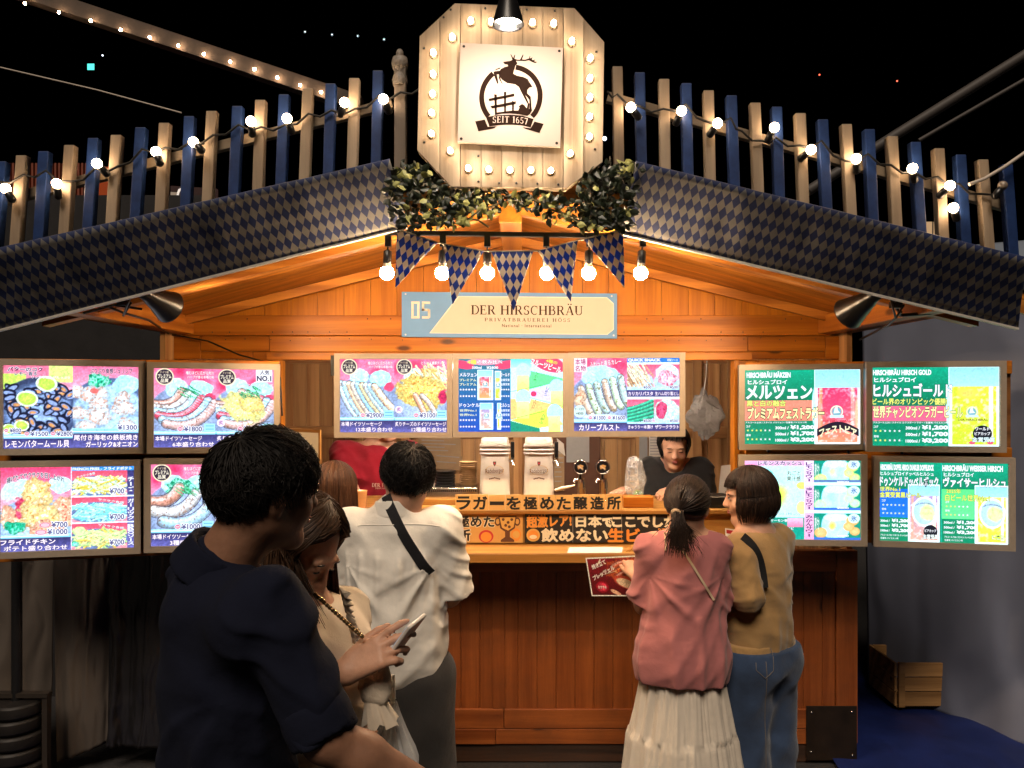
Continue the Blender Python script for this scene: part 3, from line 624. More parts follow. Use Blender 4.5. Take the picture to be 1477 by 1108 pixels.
# bunting
bt = thing('bunting', 'five lozenge pennants on a cord, hung under the gable peak before the bulbs', 'bunting', tuple(at(740,350,2.70)))
m = MB(); cord = [(560,322),(573,330),(631,350),(640,352),(698,362),(709,363),(769,362),(776,362),(833,347),(842,345),(899,331),(915,326)]
m.tube([at(x, y, 2.695) for x, y in cord], .0028, 6); m.build('cord', plain('cream_cord', (.6,.5,.36), .8), bt)
for tri, yo in (([(572.5,331.5),(630.7,350.4),(569.8,415.4)],2.692),([(640,352.6),(697.6,362.6),(653,439)],2.69),([(709,363.4),(769,362.6),(741,448)],2.69),([(775.6,362.6),(833,347.7),(823.5,435.7)],2.69),([(842,345),(899,331.5),(900.7,415)],2.692)):
    A, B, T = [at(x, y, yo) for x, y in tri]; m = MB(); n = 9; vs = []; fs = []
    for i in range(n+1):
        f = i/n
        for j in range(7):
            g_ = j/6; p = (A*(1-g_)+B*g_)*(1-f)+T*f; p.y += .010*math.sin(g_*5+tri[0][0])*f*(1-f)*2+.006*math.sin(f*6+tri[1][0]); vs.append(p)
    for i in range(n):
        for j in range(6): fs.append((i*7+j, (i+1)*7+j, (i+1)*7+j+1, i*7+j+1))
    m.add(vs, fs, 0, True); o = m.build('pennant', M['diamflag'], bt); ux = (B-A); ux.y = 0; ux.normalize(); vx = Vector((-ux.z,0,ux.x))
    mid = (A+B)/2-T; mid.y = 0; vx = mid.normalized(); uv_plane(o, T-Vector((ux.x*.0245/2+vx.x*.0225, 0, ux.z*.0245/2+vx.z*.0225)), ux, vx)
    md = o.modifiers.new('thickness', 'SOLIDIFY'); md.thickness = .0015

# ------------------------------------------------------------------ the two black eave spotlights
def spotlamp(label, neck, mouth, hang, aim, power):
    n, c = at(*neck, 2.86), at(*mouth, 2.97); ax = (c-n).normalized(); L = (c-n).length
    r = thing('eave_spotlight', label, 'spotlight', tuple(n), 'black spotlights under the eaves')
    m = MB(); m.lathe([(.018,-.045),(.024,-.04),(.026,-.005),(.032,.01),(.040,.045),(.062,L-.004),(.064,L),(.060,L),(.057,L-.012),(.035,.04),(.012,.025)], n, ax, 28, caps=False); m.build('shade', M['black'], r)
    m = MB(); m.lathe([(.012,.030),(.030,.05),(.036,.066),(.028,.085),(.002,.092)], n, ax, 18, caps=False); m.build('lamp', emit('spot_lamp', (1,.72,.42), 25), r)
    h = at(*hang, 2.86); m = MB(); m.tube([n-ax*.035, n-ax*.06+Vector((0,0,.01)), h, Vector((h.x, 2.86, zroof(h.x)+.01))], .008, 8); m.obox(h, ((.02,0,0),(0,.012,0),(0,0,.012)))
    m.tube([n-ax*.04, n-ax*.09-Vector((0,0,.03)), h-Vector((0,0,.05)), h+Vector((.03,0,.0))], .004, 6); m.build('bracket', M['black'], r)
    l = bpy.data.lights.new('eave_spot', 'SPOT'); l.energy = power; l.color = (1,.66,.36); l.spot_size = math.radians(112); l.spot_blend = .8; l.shadow_soft_size = .03
    o = bpy.data.objects.new('eave_spot', l); COL.objects.link(o); p = n+ax*(L-.012); o.location = p; d = Vector(aim)-p; o.rotation_euler = d.to_track_quat('-Z', 'Y').to_euler(); o.parent = r; o.matrix_parent_inverse = Matrix.Translation(r.location).inverted()
spotlamp('black cone spotlight under the eave above the sausage menu', (214,426), (244,443), (178,436), (.2,3.9,1.6), 60)
spotlamp('black cone spotlight under the eave above the beer menus', (1257,429), (1223,453), (1292,440), (-.2,3.9,1.6), 60)
m = MB(); m.tube([at(243,482,3.9), at(300,492,3.88), at(345,512,3.84), at(390,524,3.70), at(404,545,3.62), at(407,600,3.6)], .0045, 6); tag(m.build('power_cable', M['cable']), 'thin black cable running from the eave spotlight over the sausage menu', 'cable')
m = MB(); m.tube([at(150,440,2.9), at(180,452,2.95), at(215,462,3.2), at(243,481,3.85)], .005, 6); m.tube([at(120,452,2.8), at(165,440,2.85), at(205,446,2.9)], .005, 6); tag(m.build('power_cable', M['cable']), 'black cables looped below the eave beside the far food menus', 'cable')
m = MB(); m.tube([at(1290,440,2.9), at(1300,455,2.95), at(1340,452,2.9), at(1372,447,2.85)], .007, 6); m.tube([at(1300,450,2.9), at(1280,470,3.1), at(1240,490,3.85)], .005, 6); tag(m.build('power_cable', M['cable']), 'black cables looped below the eave beside the gold beer menu', 'cable')

# ------------------------------------------------------------------ emblem board
SY = 2.60; OCT = [(656,5),(828.5,12),(871.5,61),(869,233.6),(817,271),(651,269),(602,216.7),(605.4,52.5)]
eb = thing('emblem_board', 'eight-sided whitewashed board with marquee bulbs and a leaping stag emblem', 'sign', tuple(at(738,270,SY)))
def clip(poly, x, keep_right):
    out = []
    for i in range(len(poly)):
        a, c = poly[i], poly[(i+1) % len(poly)]; ia = (a[0] >= x) == keep_right; ic = (c[0] >= x) == keep_right
        if ia: out.append(a)
        if ia != ic: t = (x-a[0])/(c[0]-a[0]); out.append((x, a[1]+(c[1]-a[1])*t))
    return out
m = MB(); cuts = [598,634.5,664,694,724,753.5,783,812.5,842,876]
for a, c in zip(cuts, cuts[1:]):
    q = clip(clip(OCT, a+.5, True), c-.5, False)
    if len(q) > 2: m.prism([at(x, y, SY) for x, y in q], (0,.022,0))
m.build('board', M['white_wood'], eb, bevel=.002)
m = MB(); m.prism([at(x, y, SY+.0225) for x, y in OCT], (0,.05,0)); m.build('board_back', M['rail'], eb)
A, B, D = at(664,62,SY-.02), at(812,69,SY-.02), at(660,205,SY-.02)
cv = Canvas(A, B-A, D-A, .0006); cream = plain('cream_panel', (.56,.44,.37), .55, 0, .05, 6); ink = plain('dark_ink', (.022,.012,.009), 1, spec=0)
edge = plain('panel_edge', (.45,.33,.24), .6)
def E_(x, y):   # zoomed emblem coordinates (1023 x 1108 over photo 680..800, 70..200) to panel fractions
    X = 680+x*120/1023; Y = 70+y*130/1108; u = (X-662)/149; v = (Y-63.5-(X-662)*.047)/141.5; return (u, v)
def EP(pts, mt=ink, l=2): cv.poly([E_(*p) for p in pts], mt, l)
def ringpoly(cx, cy, r0, r1, a0, a1, n=30):
    o1 = [(cx+r1*math.cos(math.radians(a0+(a1-a0)*i/n)), cy+r1*math.sin(math.radians(a0+(a1-a0)*i/n))) for i in range(n+1)]
    o2 = [(cx+r0*math.cos(math.radians(a0+(a1-a0)*i/n)), cy+r0*math.sin(math.radians(a0+(a1-a0)*i/n))) for i in range(n+1)]
    for i in range(n): EP([o1[i], o1[i+1], o2[i+1], o2[i]])
ringpoly(490,600,330,392,-82,42); ringpoly(490,600,330,392,138,231)
EP([(380,178),(430,170),(470,165),(500,150),(540,165),(560,195),(535,225),(520,280),(512,322),(560,345),(640,362),(690,385),(720,430),(752,482),(715,488),(690,520),(690,560),(735,600),(748,720),(755,765),(725,775),(718,640),(665,575),(720,690),(718,750),(690,742),(700,690),(625,560),(585,480),(540,450),(440,435),(375,395),(335,345),(330,310),(355,265),(400,240),(445,230),(440,212),(400,205)])
EP([(350,285),(290,290),(265,300),(285,370),(318,445),(332,440),(322,385),(308,330),(345,330)]); EP([(345,345),(330,360),(345,400),(378,446),(384,440),(362,400)]); EP([(285,268),(355,243),(345,262),(300,276)])
EP([(498,155),(470,85),(476,82),(505,130),(522,90),(530,92),(522,140),(560,150),(590,150),(622,90),(632,92),(615,148),(650,152),(700,135),(708,108),(716,110),(712,135),(745,122),(735,145),(750,158),(780,148),(765,170),(805,180),(780,193),(740,180),(700,158),(650,168),(590,165),(520,165)])
EP([(215,625),(530,562),(532,595),(225,655)]); EP([(240,715),(555,655),(552,690),(262,745)]); EP([(282,570),(316,575),(322,810),(298,815)]); EP([(402,540),(432,542),(434,800),(412,800)]); EP([(505,650),(530,660),(532,790),(510,790)])
EP([(300,795),(520,768),(585,770),(600,735),(590,715),(630,690),(660,705),(690,742),(760,760),(735,810),(700,835),(600,815),(480,805),(380,808),(300,825)])
EP([(190,850),(300,828),(480,818),(640,830),(778,872),(745,975),(620,945),(480,938),(350,945),(235,962)]); EP([(58,900),(175,878),(215,968),(330,962),(290,985),(100,1020)]); EP([(905,932),(790,902),(745,985),(640,970),(690,995),(855,1040)])
q0, q1 = E_(272,925), E_(708,858); cv.serif('SEIT 1657', q0[0], q1[1]-.006, q1[0], q0[1]-.014, cream, 4, .1, .012)
for u, v in ((.035,.035),(.965,.035),(.035,.965),(.965,.965)): cv.ell(u, v, .014, .014, M['dkplate'], 2, 12)
cv.build('emblem_panel', eb, .014, cream)
m = MB()
for u, v in ((612,70),(625,160),(612,205),(640,262),(690,262),(720,264),(745,264),(775,265),(805,266),(700,12),(760,14),(800,16),(640,25),(860,75),(858,215),(845,250),(650,14),(690,225)): m.ball(at(u, v, SY-.001), .004, 8)
m.build('nail', M['black'], eb)
MBULB = [(558,85),(645,90),(733,92),(822,93),(912,97),(990,172),(1068,245),(1067,330),(1067,412),(1065,495),(1065,580),(983,652),(900,725),(815,722),(725,722),(635,720),(547,715),(470,640),(390,567),(391,478),(395,397),(397,312),(398,222),(479,155)]
for zx, zy in MBULB:
    c = at(490+zx/2.954, zy/2.954, SY-.020)
    m = MB(); m.lathe([(.014,0),(.013,.006),(.010,.010)], c+Vector((0,.019,0)), (0,-1,0), 12); s_ = m.build('lampholder', M['socket'], eb)
    m = MB(); m.ball(c, (.0085,.011,.0085), 12); m.build('bulb', M['mbulb'], s_)
# lamp over the emblem
el = thing('emblem_lamp', 'black cone lamp on a curved arm lighting the stag emblem from above', 'lamp', tuple(at(733,5,2.33)))
n_ = at(733,-6,2.30); c_ = at(733,34,2.300); ax = (c_-n_).normalized(); L_ = (c_-n_).length
m = MB(); m.lathe([(.014,-.05),(.016,-.03),(.020,0),(.030,.02),(.047,L_),(.0485,L_+.004),(.045,L_+.004),(.043,L_),(.020,.02)], n_, ax, 28, caps=False); m.build('shade', M['black'], el)
m = MB(); m.lathe([(.020,.022),(.040,L_-.018),(.036,L_-.010),(.002,L_-.004)], n_, ax, 24, caps=False); m.build('lamp', emit('emblem_lamp_glow', (1,.86,.66), 30), el)
m = MB(); m.tube([n_-ax*.03, n_+Vector((0,0,.14)), n_+Vector((0,.08,.20)), n_+Vector((0,.30,.20)), at(738,30,2.64)], .009, 8); m.build('arm', M['black'], el)
def spot(name, p, aim, power, ang, col, blend, size, parent):
    l = bpy.data.lights.new(name, 'SPOT'); l.energy = power; l.color = col; l.spot_size = math.radians(ang); l.spot_blend = blend; l.shadow_soft_size = size
    o = bpy.data.objects.new(name, l); COL.objects.link(o); o.location = p; o.rotation_euler = (Vector(aim)-Vector(p)).to_track_quat('-Z', 'Y').to_euler(); o.parent = parent; o.matrix_parent_inverse = Matrix.Translation(parent.location).inverted()
spot('emblem_spot', c_+ax*.012, (c_.x, 2.62, 2.80), 15, 140, (1,.83,.66), .7, .03, el)

# ------------------------------------------------------------------ ivy garland below the board
gv = thing('ivy_garland', 'ivy garland with dark and pale leaves tucked below the emblem board', 'garland', tuple(at(740,300,2.62)))
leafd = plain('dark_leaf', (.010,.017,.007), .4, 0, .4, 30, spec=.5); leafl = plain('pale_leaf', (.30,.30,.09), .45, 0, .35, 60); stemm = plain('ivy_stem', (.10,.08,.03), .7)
R2 = random.Random(5)
def leaf(mb, c, s, mi):
    d = Vector((R2.gauss(0,1), R2.gauss(0,.6)-.3, R2.gauss(0,1)-.3)).normalized(); u = d.cross(Vector((R2.gauss(0,1), -1, R2.gauss(0,.6)))).normalized(); n = d.cross(u)
    P = [c, c+d*s*.35+u*s*.36+n*s*.05, c+d*s*.75+u*s*.26, c+d*s*1.05-n*s*.08, c+d*s*.75-u*s*.26, c+d*s*.35-u*s*.36+n*s*.05, c+d*s*.5-n*s*.07]
    mb.add(P, [(0,1,6),(1,2,6),(2,3,6),(3,4,6),(4,5,6),(5,0,6)], mi)
dk, lt = MB(), MB()
def zone(cx, cy, rx, ry, n, fl):
    for _ in range(n):
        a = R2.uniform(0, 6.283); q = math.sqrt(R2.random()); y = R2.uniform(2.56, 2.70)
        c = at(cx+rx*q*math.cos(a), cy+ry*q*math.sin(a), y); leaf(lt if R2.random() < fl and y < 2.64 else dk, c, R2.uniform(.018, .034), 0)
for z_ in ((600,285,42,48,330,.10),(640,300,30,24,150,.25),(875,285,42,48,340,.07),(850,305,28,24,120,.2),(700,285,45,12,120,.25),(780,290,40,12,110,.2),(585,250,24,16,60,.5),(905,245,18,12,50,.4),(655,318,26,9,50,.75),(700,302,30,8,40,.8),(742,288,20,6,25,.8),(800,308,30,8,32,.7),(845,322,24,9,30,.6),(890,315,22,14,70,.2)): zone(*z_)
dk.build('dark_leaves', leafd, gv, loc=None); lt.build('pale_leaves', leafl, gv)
m = MB()
for P in ([(575,245),(600,275),(640,318),(665,325),(690,305),(730,290)],[(905,240),(880,280),(850,318),(815,310),(780,296)],[(600,300),(650,312),(690,318),(705,328)],[(760,285),(800,300),(840,325),(850,335)],[(560,270),(590,310),(580,322)]): m.tube([at(x, y, 2.61) for x, y in P], .0035, 5)
m.build('stem', stemm, gv)

# ------------------------------------------------------------------ name sign
A, B, D = at(579.5,421,WY-.03), at(890,423.5,WY-.03), at(579.5,486,WY-.03); cv = Canvas(A, B-A, D-A, .0006)
blue = plain('sign_blue', (.13,.30,.60), .5, 0, .06, 10); cr = plain('sign_cream', (.55,.50,.43), .55, 0, .04, 10); br = plain('sign_brown', (.055,.030,.016), 1, spec=0); wh = plain('sign_white', (.72,.68,.60), .5)
cv.poly([(.128,.915),(.955,.915),(.985,.80),(.985,.22),(.953,.085),(.262,.085)], wh, 1); cv.poly([(.135,.90),(.953,.90),(.981,.79),(.981,.235),(.951,.105),(.266,.105)], cr, 2)
def zero5():
    def s_(pts, l=3): 
        for a, c in zip(pts, pts[1:]): cv.line([a, c], .0115, wh, l)
    s_([(.050,.26),(.050,.55)]); s_([(.077,.26),(.077,.55)])
    for (p, q) in (((.044,.24),(.083,.24)),((.044,.565),(.083,.565))): cv.line([p, q], .0115, wh, 3)
    for (p, q) in (((.094,.24),(.132,.24)),((.094,.40),(.128,.40)),((.094,.565),(.128,.565))): cv.line([p, q], .0115, wh, 3)
    cv.line([(.099,.24),(.099,.42)], .0115, wh, 3); cv.line([(.127,.39),(.127,.57)], .0115, wh, 3)
zero5()
cv.serif('DER HIRSCHBRÄU', .322, .285, .842, .49, br, 4, .05); cv.serif('PRIVATBRAUEREI HÖSS', .385, .565, .782, .64, br, 4, .30)
cv.text('National · International', .466, .70, .694, .765, br, 4, .015, space=1.25)
for u, v in ((.018,.05),(.018,.95),(.975,.06),(.984,.93)): cv.ell(u, v, .004, .02, wh, 3, 10)
ns = thing('name_sign', 'blue and cream wooden sign reading 05 and DER HIRSCHBRÄU on the gable', 'sign', tuple(at(735,486,WY-.02))); cv.build('sign_panel', ns, .018, blue)
# ------------------------------------------------------------------ surroundings of the stall
tag(sheet('white_sheet', M['tarpw'], [(2.10,4.75,2.45),(3.05,3.55,2.55),(2.75,3.42,.02),(2.13,4.72,.03)], 90, 80, .07, 41, 26, hang=20), 'pale grey cloth sheet hanging beside the stall behind the crate', 'sheet')
tag(sheet('tent_roof', plain('tent_canvas', (.15,.18,.23), .7, 0, .12, 4), [(2.25,5.6,2.75),(4.2,5.2,2.95),(4.2,3.6,2.25),(2.75,4.4,2.05)], 40, 40, .08, 42, 16), 'grey canvas tent roof sloping down behind the gold beer menu', 'tent')
b = MB(); b.box(1.66, 2.06, 4.9, 4.94, .0, 2.5); tag(b.build('dark_gap_sheet', M['blackcloth']), 'flat black sheet added as the darkness between stall and crate', 'curtain')  # black sheet put in for the dark void beside the stall
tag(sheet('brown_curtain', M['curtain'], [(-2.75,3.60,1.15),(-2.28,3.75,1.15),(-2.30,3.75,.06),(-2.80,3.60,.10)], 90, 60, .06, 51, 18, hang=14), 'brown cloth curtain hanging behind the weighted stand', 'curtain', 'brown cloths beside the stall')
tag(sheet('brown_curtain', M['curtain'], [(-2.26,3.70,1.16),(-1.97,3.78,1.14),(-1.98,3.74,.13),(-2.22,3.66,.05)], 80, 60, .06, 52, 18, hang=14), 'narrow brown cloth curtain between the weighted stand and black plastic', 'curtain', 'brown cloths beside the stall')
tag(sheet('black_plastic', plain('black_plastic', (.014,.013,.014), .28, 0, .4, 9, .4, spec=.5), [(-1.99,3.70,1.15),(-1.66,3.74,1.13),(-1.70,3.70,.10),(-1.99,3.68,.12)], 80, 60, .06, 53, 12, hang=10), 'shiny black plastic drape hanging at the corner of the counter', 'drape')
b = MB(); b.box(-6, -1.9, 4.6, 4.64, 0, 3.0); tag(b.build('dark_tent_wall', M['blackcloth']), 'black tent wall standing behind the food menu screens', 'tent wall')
# weighted stand
ws = thing('weighted_stand', 'dark metal stand pole held by a stack of round weights', 'stand', (-2.30, 3.50, 0))
m = MB(); m.tube([(-2.30,3.50,.0),(-2.30,3.50,1.25)], .022, 12); m.build('pole', M['black'], ws)
for k in range(6):
    m = MB(); r_ = .125-.004*k; m.lathe([(.03,.0),(r_-.01,.0),(r_,.012),(r_,.052),(r_-.01,.062),(.03,.062)], (-2.30+.006*(k % 2), 3.50, .02+k*.068), (0,0,1), 28); m.build('weight', plain('weight_iron', (.014,.012,.011), .55, .3, .4, 12, .3), ws, bevel=.002)
m = MB()
for dx in (-.135, .135): m.box(-2.30+dx-.012, -2.30+dx+.012, 3.485, 3.515, 0, .45)
m.box(-2.45, -2.15, 3.48, 3.52, .436, .455); m.build('cage', plain('cage_wood', (.022,.016,.012), .6, 0, .3, 12), ws)
m = MB(); m.tube([(-2.12,3.4,.03),(-2.0,3.3,.02),(-1.8,3.32,.03),(-1.6,3.45,.03)], .006, 6); tag(m.build('cord', plain('grey_cord', (.14,.12,.10), .7)), 'loose grey cord running from the weighted stand over the tarp', 'cord')
# crate
cr_ = thing('wooden_crate', 'open wooden crate of brown slats standing on the blue tarp', 'crate', (2.29, 4.45, .06))
X0, X1, Y0, Y1, Z0, Z1 = 2.075, 2.44, 4.28, 4.60, .07, .315
for nm, bx in (('front_panel', (X0+.02, X1-.02, Y0, Y0+.014)), ('back_panel', (X0+.02, X1-.02, Y1-.014, Y1)), ('side_panel', (X0, X0+.014, Y0+.002, Y1-.002)), ('side_panel', (X1-.014, X1, Y0+.002, Y1-.002))):
    m = MB(); k = 3; d = (Z1-Z0)/k
    for i in range(k): m.box(bx[0], bx[1], bx[2], bx[3], Z0+i*d+.003, Z0+(i+1)*d-.003)
    m.build(nm, M['crate'], cr_, bevel=.002)
for xx in (X0+.018, X1-.052):
    m = MB(); m.box(xx, xx+.034, Y0-.012, Y0-.001, Z0, Z1+.004); m.build('corner_batten', M['crate'], cr_, bevel=.002)
m = MB(); m.box(X0+.015, X1-.015, Y0+.015, Y1-.015, Z0-.008, Z0+.006); m.build('bottom', M['crate'], cr_)
# far light chain on a beam
fb = thing('light_beam', 'long dark roof beam with a row of small lamps shining up at it', 'light chain', tuple(at(260,70,9)))
a, c = at(-60,-42,9), at(520,152,9); d = (c-a)/2; n = Vector((-d.z,0,d.x)).normalized()*.085
m = MB(); m.obox((a+c)/2, (d, n, (0,.10,0))); m.build('beam', plain('far_beam', (.07,.055,.046), .8), fb)
fl = emit('far_lamp', (1,.62,.34), 150)
for x, y in ((36,5),(85,18),(131,30),(174,43),(216,54),(257,66),(294,78),(332,89),(367,100),(400,112),(433,123),(463,133)):
    m = MB(); m.ball(at(x, y, 8.85), .016, 8); m.build('lamp', fl, fb)
rl = emit('far_red', (1,.12,.06), 4); tl = emit('far_teal', (.1,.9,.75), 1.6); wl = emit('far_white', (.75,.85,1), 5)
def dist(x, y, Y, r, mt, label, grp=None):
    m = MB(); m.ball(at(x, y, Y), r, 8); tag(m.build('distant_lamp', mt), label, 'lamp', grp)
dist(148,80,20,.02,wl,'tiny white lamp shining beside the teal exit light'); dist(1182,108,30,.03,rl,'tiny red lamp in the night sky above the roof fence','red lamps in the night sky'); dist(1294,117,30,.03,rl,'tiny red lamp in the night sky above the roof fence','red lamps in the night sky')
for x, y in ((440,46),(479,50),(516,52),(554,57)): dist(x, y, 25, .018, wl, 'tiny white lamp glinting above the picket fence', 'tiny white lamps in the dark')
dist(872,200,2.95,.008,wl,'small white lamp glinting just behind the emblem board')
cvx = Canvas(at(126,92,18), at(136,92,18)-at(126,92,18), at(126,101,18)-at(126,92,18)); cvx.rect(0,0,1,1,tl,1); tag(cvx.build('exit_light', None, .05, M['black']), 'small glowing teal exit light far off in the dark', 'exit sign')
m = MB(); 
for k in range(26): m.box(-8.2+k*.06, -8.2+k*.06+.03, 12.0, 12.05, 3.6, 5.4)
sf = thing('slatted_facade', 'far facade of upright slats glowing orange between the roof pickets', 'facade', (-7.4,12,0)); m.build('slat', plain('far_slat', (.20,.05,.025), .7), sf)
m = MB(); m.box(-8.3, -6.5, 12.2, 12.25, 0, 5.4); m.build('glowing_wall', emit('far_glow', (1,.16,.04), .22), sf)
cvx = Canvas(at(246,268,10), at(312,272,10)-at(246,268,10), at(246,304,10)-at(246,268,10)); gl = emit('far_sign_light', (1,.86,.74), .9); dkm = emit('far_sign_dark', (.10,.05,.04), .3)
cvx.rect(0,.25,.14,1,emit('far_sign_tan', (.8,.6,.42), .35),1); cvx.line([(.16,.3),(.2,.12),(.26,.12)], .03, gl, 2); cvx.line([(.16,.3),(.16,.8),(.2,.95)], .03, gl, 2); cvx.text('Ciel', .30,.35,.72,.80, gl, 2, .02, rot=-4)
tag(cvx.build('neon_sign', None, .06, dkm), 'far neon shop sign seen between two roof pickets', 'sign')
cvx = Canvas(at(1325,320,12), at(1356,320,12)-at(1325,320,12), at(1325,358,12)-at(1325,320,12)); cvx.rect(0,0,1,1,emit('far_window', (1,.62,.32), .5),1)
for u in (.33,.66): cvx.line([(u,0),(u,1)], .02, M['black'], 2)
cvx.line([(0,.5),(1,.5)], .02, M['black'], 2); tag(cvx.build('lit_window', None, .05, M['black']), 'small lit window far off behind the right roof fence', 'window')
tb = plain('tent_beam', (.055,.048,.045), .6)
for pts, lab in (([(1490,72),(1290,196),(1165,276)], 'thick grey tent beam slanting up behind the roof fence'), ([(1490,108),(1325,203)], 'thin grey tent pole slanting below the thick tent beam')):
    m = MB(); m.tube([at(x, y, 6) for x, y in pts], .040 if len(pts) > 2 else .016, 8); tag(m.build('tent_beam', tb), lab, 'beam')
wm = plain('pale_cable', (.5,.44,.38), .5)
for pts, lab, r_, Y in (([(-10,95),(140,130),(262,163)], 'thin pale wire stretched above the picket fence on the food side', .0035, 3.4), ([(1398,266),(1420,258),(1450,240),(1490,212)], 'white cable tied to the last pickets on the beer side', .007, 2.74)):
    m = MB(); m.tube([at(x, y, Y) for x, y in pts], r_, 6); tag(m.build('wire', wm), lab, 'wire')
# ------------------------------------------------------------------ lit menu screens
M['screen'] = paint_mat('menu_screen_picture', 1.7)
_E = {}
def G(h, st=1.3):
    if h not in _E: _E[h] = emit('screen_'+h.strip('#'), h, st)
    return _E[h]
W_ = '#f2f6ff'; NAVY = '#2b2a55'; PUR = '#4a467e'; GRN = '#088058'; RED = '#ea2f5f'; INK = '#1c1c34'; LIM = '#e6f27a'; MAG = '#b03a7a'
def menu(label, TL, TR, BL, BR, yl, yr, pic, draw, border=.027, group=None):
    a, b, c, d = at(*TL, yl), at(*TR, yr), at(*BR, yr), at(*BL, yl)
    cx = (a+b+c+d)/4; U = ((b-a)+(c-d))/2; U.z *= .6; V = Vector((0, 0, ((d.z-a.z)+(c.z-b.z))/2))
    o = cx-U/2-V/2; r = thing('menu_screen', label, 'menu screen', tuple(cx+V/2), group)
    cv = Canvas(o, U, V, .0004); cv.picture(pic.grain(.05, .16 if 'beer' in label or 'drinks' in label else .42), M['screen']); draw(cv); cv.build('screen', r)
    u, v, n = U.normalized(), V.normalized(), cv.n; w, h = U.length, V.length; m = MB(); t = border
    for p0, p1, q1, q0 in (((0,0),(w,0),(w+t,-t),(-t,-t)), ((w,0),(w,h),(w+t,h+t),(w+t,-t)), ((w,h),(0,h),(-t,h+t),(w+t,h+t)), ((0,h),(0,0),(-t,-t),(-t,h+t))):
        P = [o+u*x+v*y-n*.006 for x, y in (p0, p1, q1, q0)]; k = Vector((0,0,0))
        m.prism(P, n*.018)
    m.build('frame', M['snap'], r, bevel=.003)
    m = MB(); m.obox(cx-n*.022, (u*(w/2+t-.002), v*(h/2+t-.002), n*.014)); m.build('casing', M['black'], r)
    return r
def badge(cv, u, v, r=.075):
    q = cv.w/cv.h; cv.ell(u, v, r*1.0, r*q, G('#f4e6c8'), 2); cv.ell(u, v, r*.86, r*.86*q, G('#3a3040'), 2.5)
    cv.text('プレミアム', u-r*.72, v-r*q*.30, u+r*.72, v+r*q*.18, G('#f4ecd8'), 3.5, .03); cv.text('品質', u-r*.42, v+r*q*.24, u+r*.42, v+r*q*.68, G('#f4ecd8'), 3.5, .03); cv.text('ドイツ産', u-r*.44, v-r*q*.66, u+r*.44, v-r*q*.38, G('#d8c8b0'), 3.5, .02)
def price(cv, s, u0, v0, u1, v1, dot=True):
    cv.text(s, u0, v0, u1, v1, G('#4a4a86'), 5, .02, outline=G(W_), ow=.09)
    if dot: q = cv.w/cv.h; r = (v1-v0)*.5; cv.ell(u0-r/q*1.5, (v0+v1)/2, r/q*1.1, r*.95, G(W_), 3); cv.ring(u0-r/q*1.5, (v0+v1)/2, r/q*.9, r*.75, .7, G('#e0508a'), 4); cv.text('皿', u0-r/q*2.0, v0+r*.5, u0-r/q*1.0, v1-r*.5, G('#d04078'), 4)
def band(cv, u0, u1, v0, lines, v1=1.0, al='r'):
    n = len(lines); d = (v1-v0)/n
    for i, (tx, a, b) in enumerate(lines): cv.text(tx, u0+(u1-u0)*a, v0+d*i+.1*d, u0+(u1-u0)*b, v0+d*(i+1)-.1*d, G('#fbeeff'), 4, .035, outline=G('#2d2858'), ow=.05)
    for k, c in ((.010,'#8fd8f4'),(.026,'#f0f4ff')): cv.rect(u0, v0-k-.012, u1, v0-k, G(c), 1.2)
def bgfood(p, u0, u1, v0=.0, v1=1, bot=.82):
    p.window(u0, v0, u1, v1); p.rect(u0, v0, u1, v1, '#f06a90', '#f8c0cc')
    for _ in range(4): p.ell(p.r.uniform(u0, u1), p.r.uniform(v0, v0+.3), .09, .12, '#e8305e', edge=.9, wob=.5)
    p.ell((u0+u1)/2, v0+.62, (u1-u0)*.62, .42, '#59617f', c2='#8f9cc0', edge=.05); p.ell((u0+u1)/2, v0+.60, (u1-u0)*.56, .37, '#b8c4de', edge=.1, c2='#7d88a8')
def foot(p, u0, u1, v): p.rect(u0, v, u1, 1.01, '#35305f', '#6a64a8'); p.rect(u0, v-.045, u1, v, '#bfe8f8', '#5fb4e0')
def salad(p, u, v, ru, rv, cols=('#0f7a54','#40c898','#bff5de','#18986c')): p.blob(u, v, ru, rv, cols, cell=4, wob=.9)
LG = 'menu screens framed in champagne metal'
# mussels and prawns
p = Pic('#d8ecf8', seed=11); p.window(0,0,.5,1); p.rect(0,0,.5,.3,'#f06a86','#f4a0b4'); p.rect(.33,0,.5,.2,'#d9f07a'); p.rect(0,.10,.16,.3,'#cdea5e')
p.ell(.25,.55,.29,.42,'#4a5270',c2='#2f3856',edge=.05); p.ell(.25,.57,.27,.38,'#93a7cc',c2='#53648c',mott=.35)
for i in range(70):
    u, v = .02+.46*p.r.random(), .26+.56*p.r.random(); a = p.r.uniform(-70, 70); p.ell(u, v, .055, .045, '#10142c', a, .12, .2); p.ell(u, v+.008, .042, .026, '#8e9cc8', a, .2, .3)
    if p.r.random() < .45: p.ell(u, v+.01, .030, .022, '#f2a866', a, .3, .5, c2='#b05a30')
for u, v, r in ((.31,.22,.08),(.17,.40,.08),(.13,.72,.055),(.04,.76,.05)):
    p.ell(u, v, r, r*1.2, '#eefcd8', 10, .05); p.ell(u, v, r*.85, r*1.02, '#c8ee58', 10, .2, .3, c2='#9fd83a')
p.window(.5,0,1,1); p.rect(.5,0,1,.3,'#f0688c','#f6b0c2'); p.ell(.78,.55,.34,.42,'#53648a',edge=.05); p.ell(.77,.57,.29,.36,'#aac4de',mott=.3); salad(p,.70,.17,.09,.09); p.ell(.90,.22,.11,.13,'#b8ecf8',wob=.4,mott=.2)
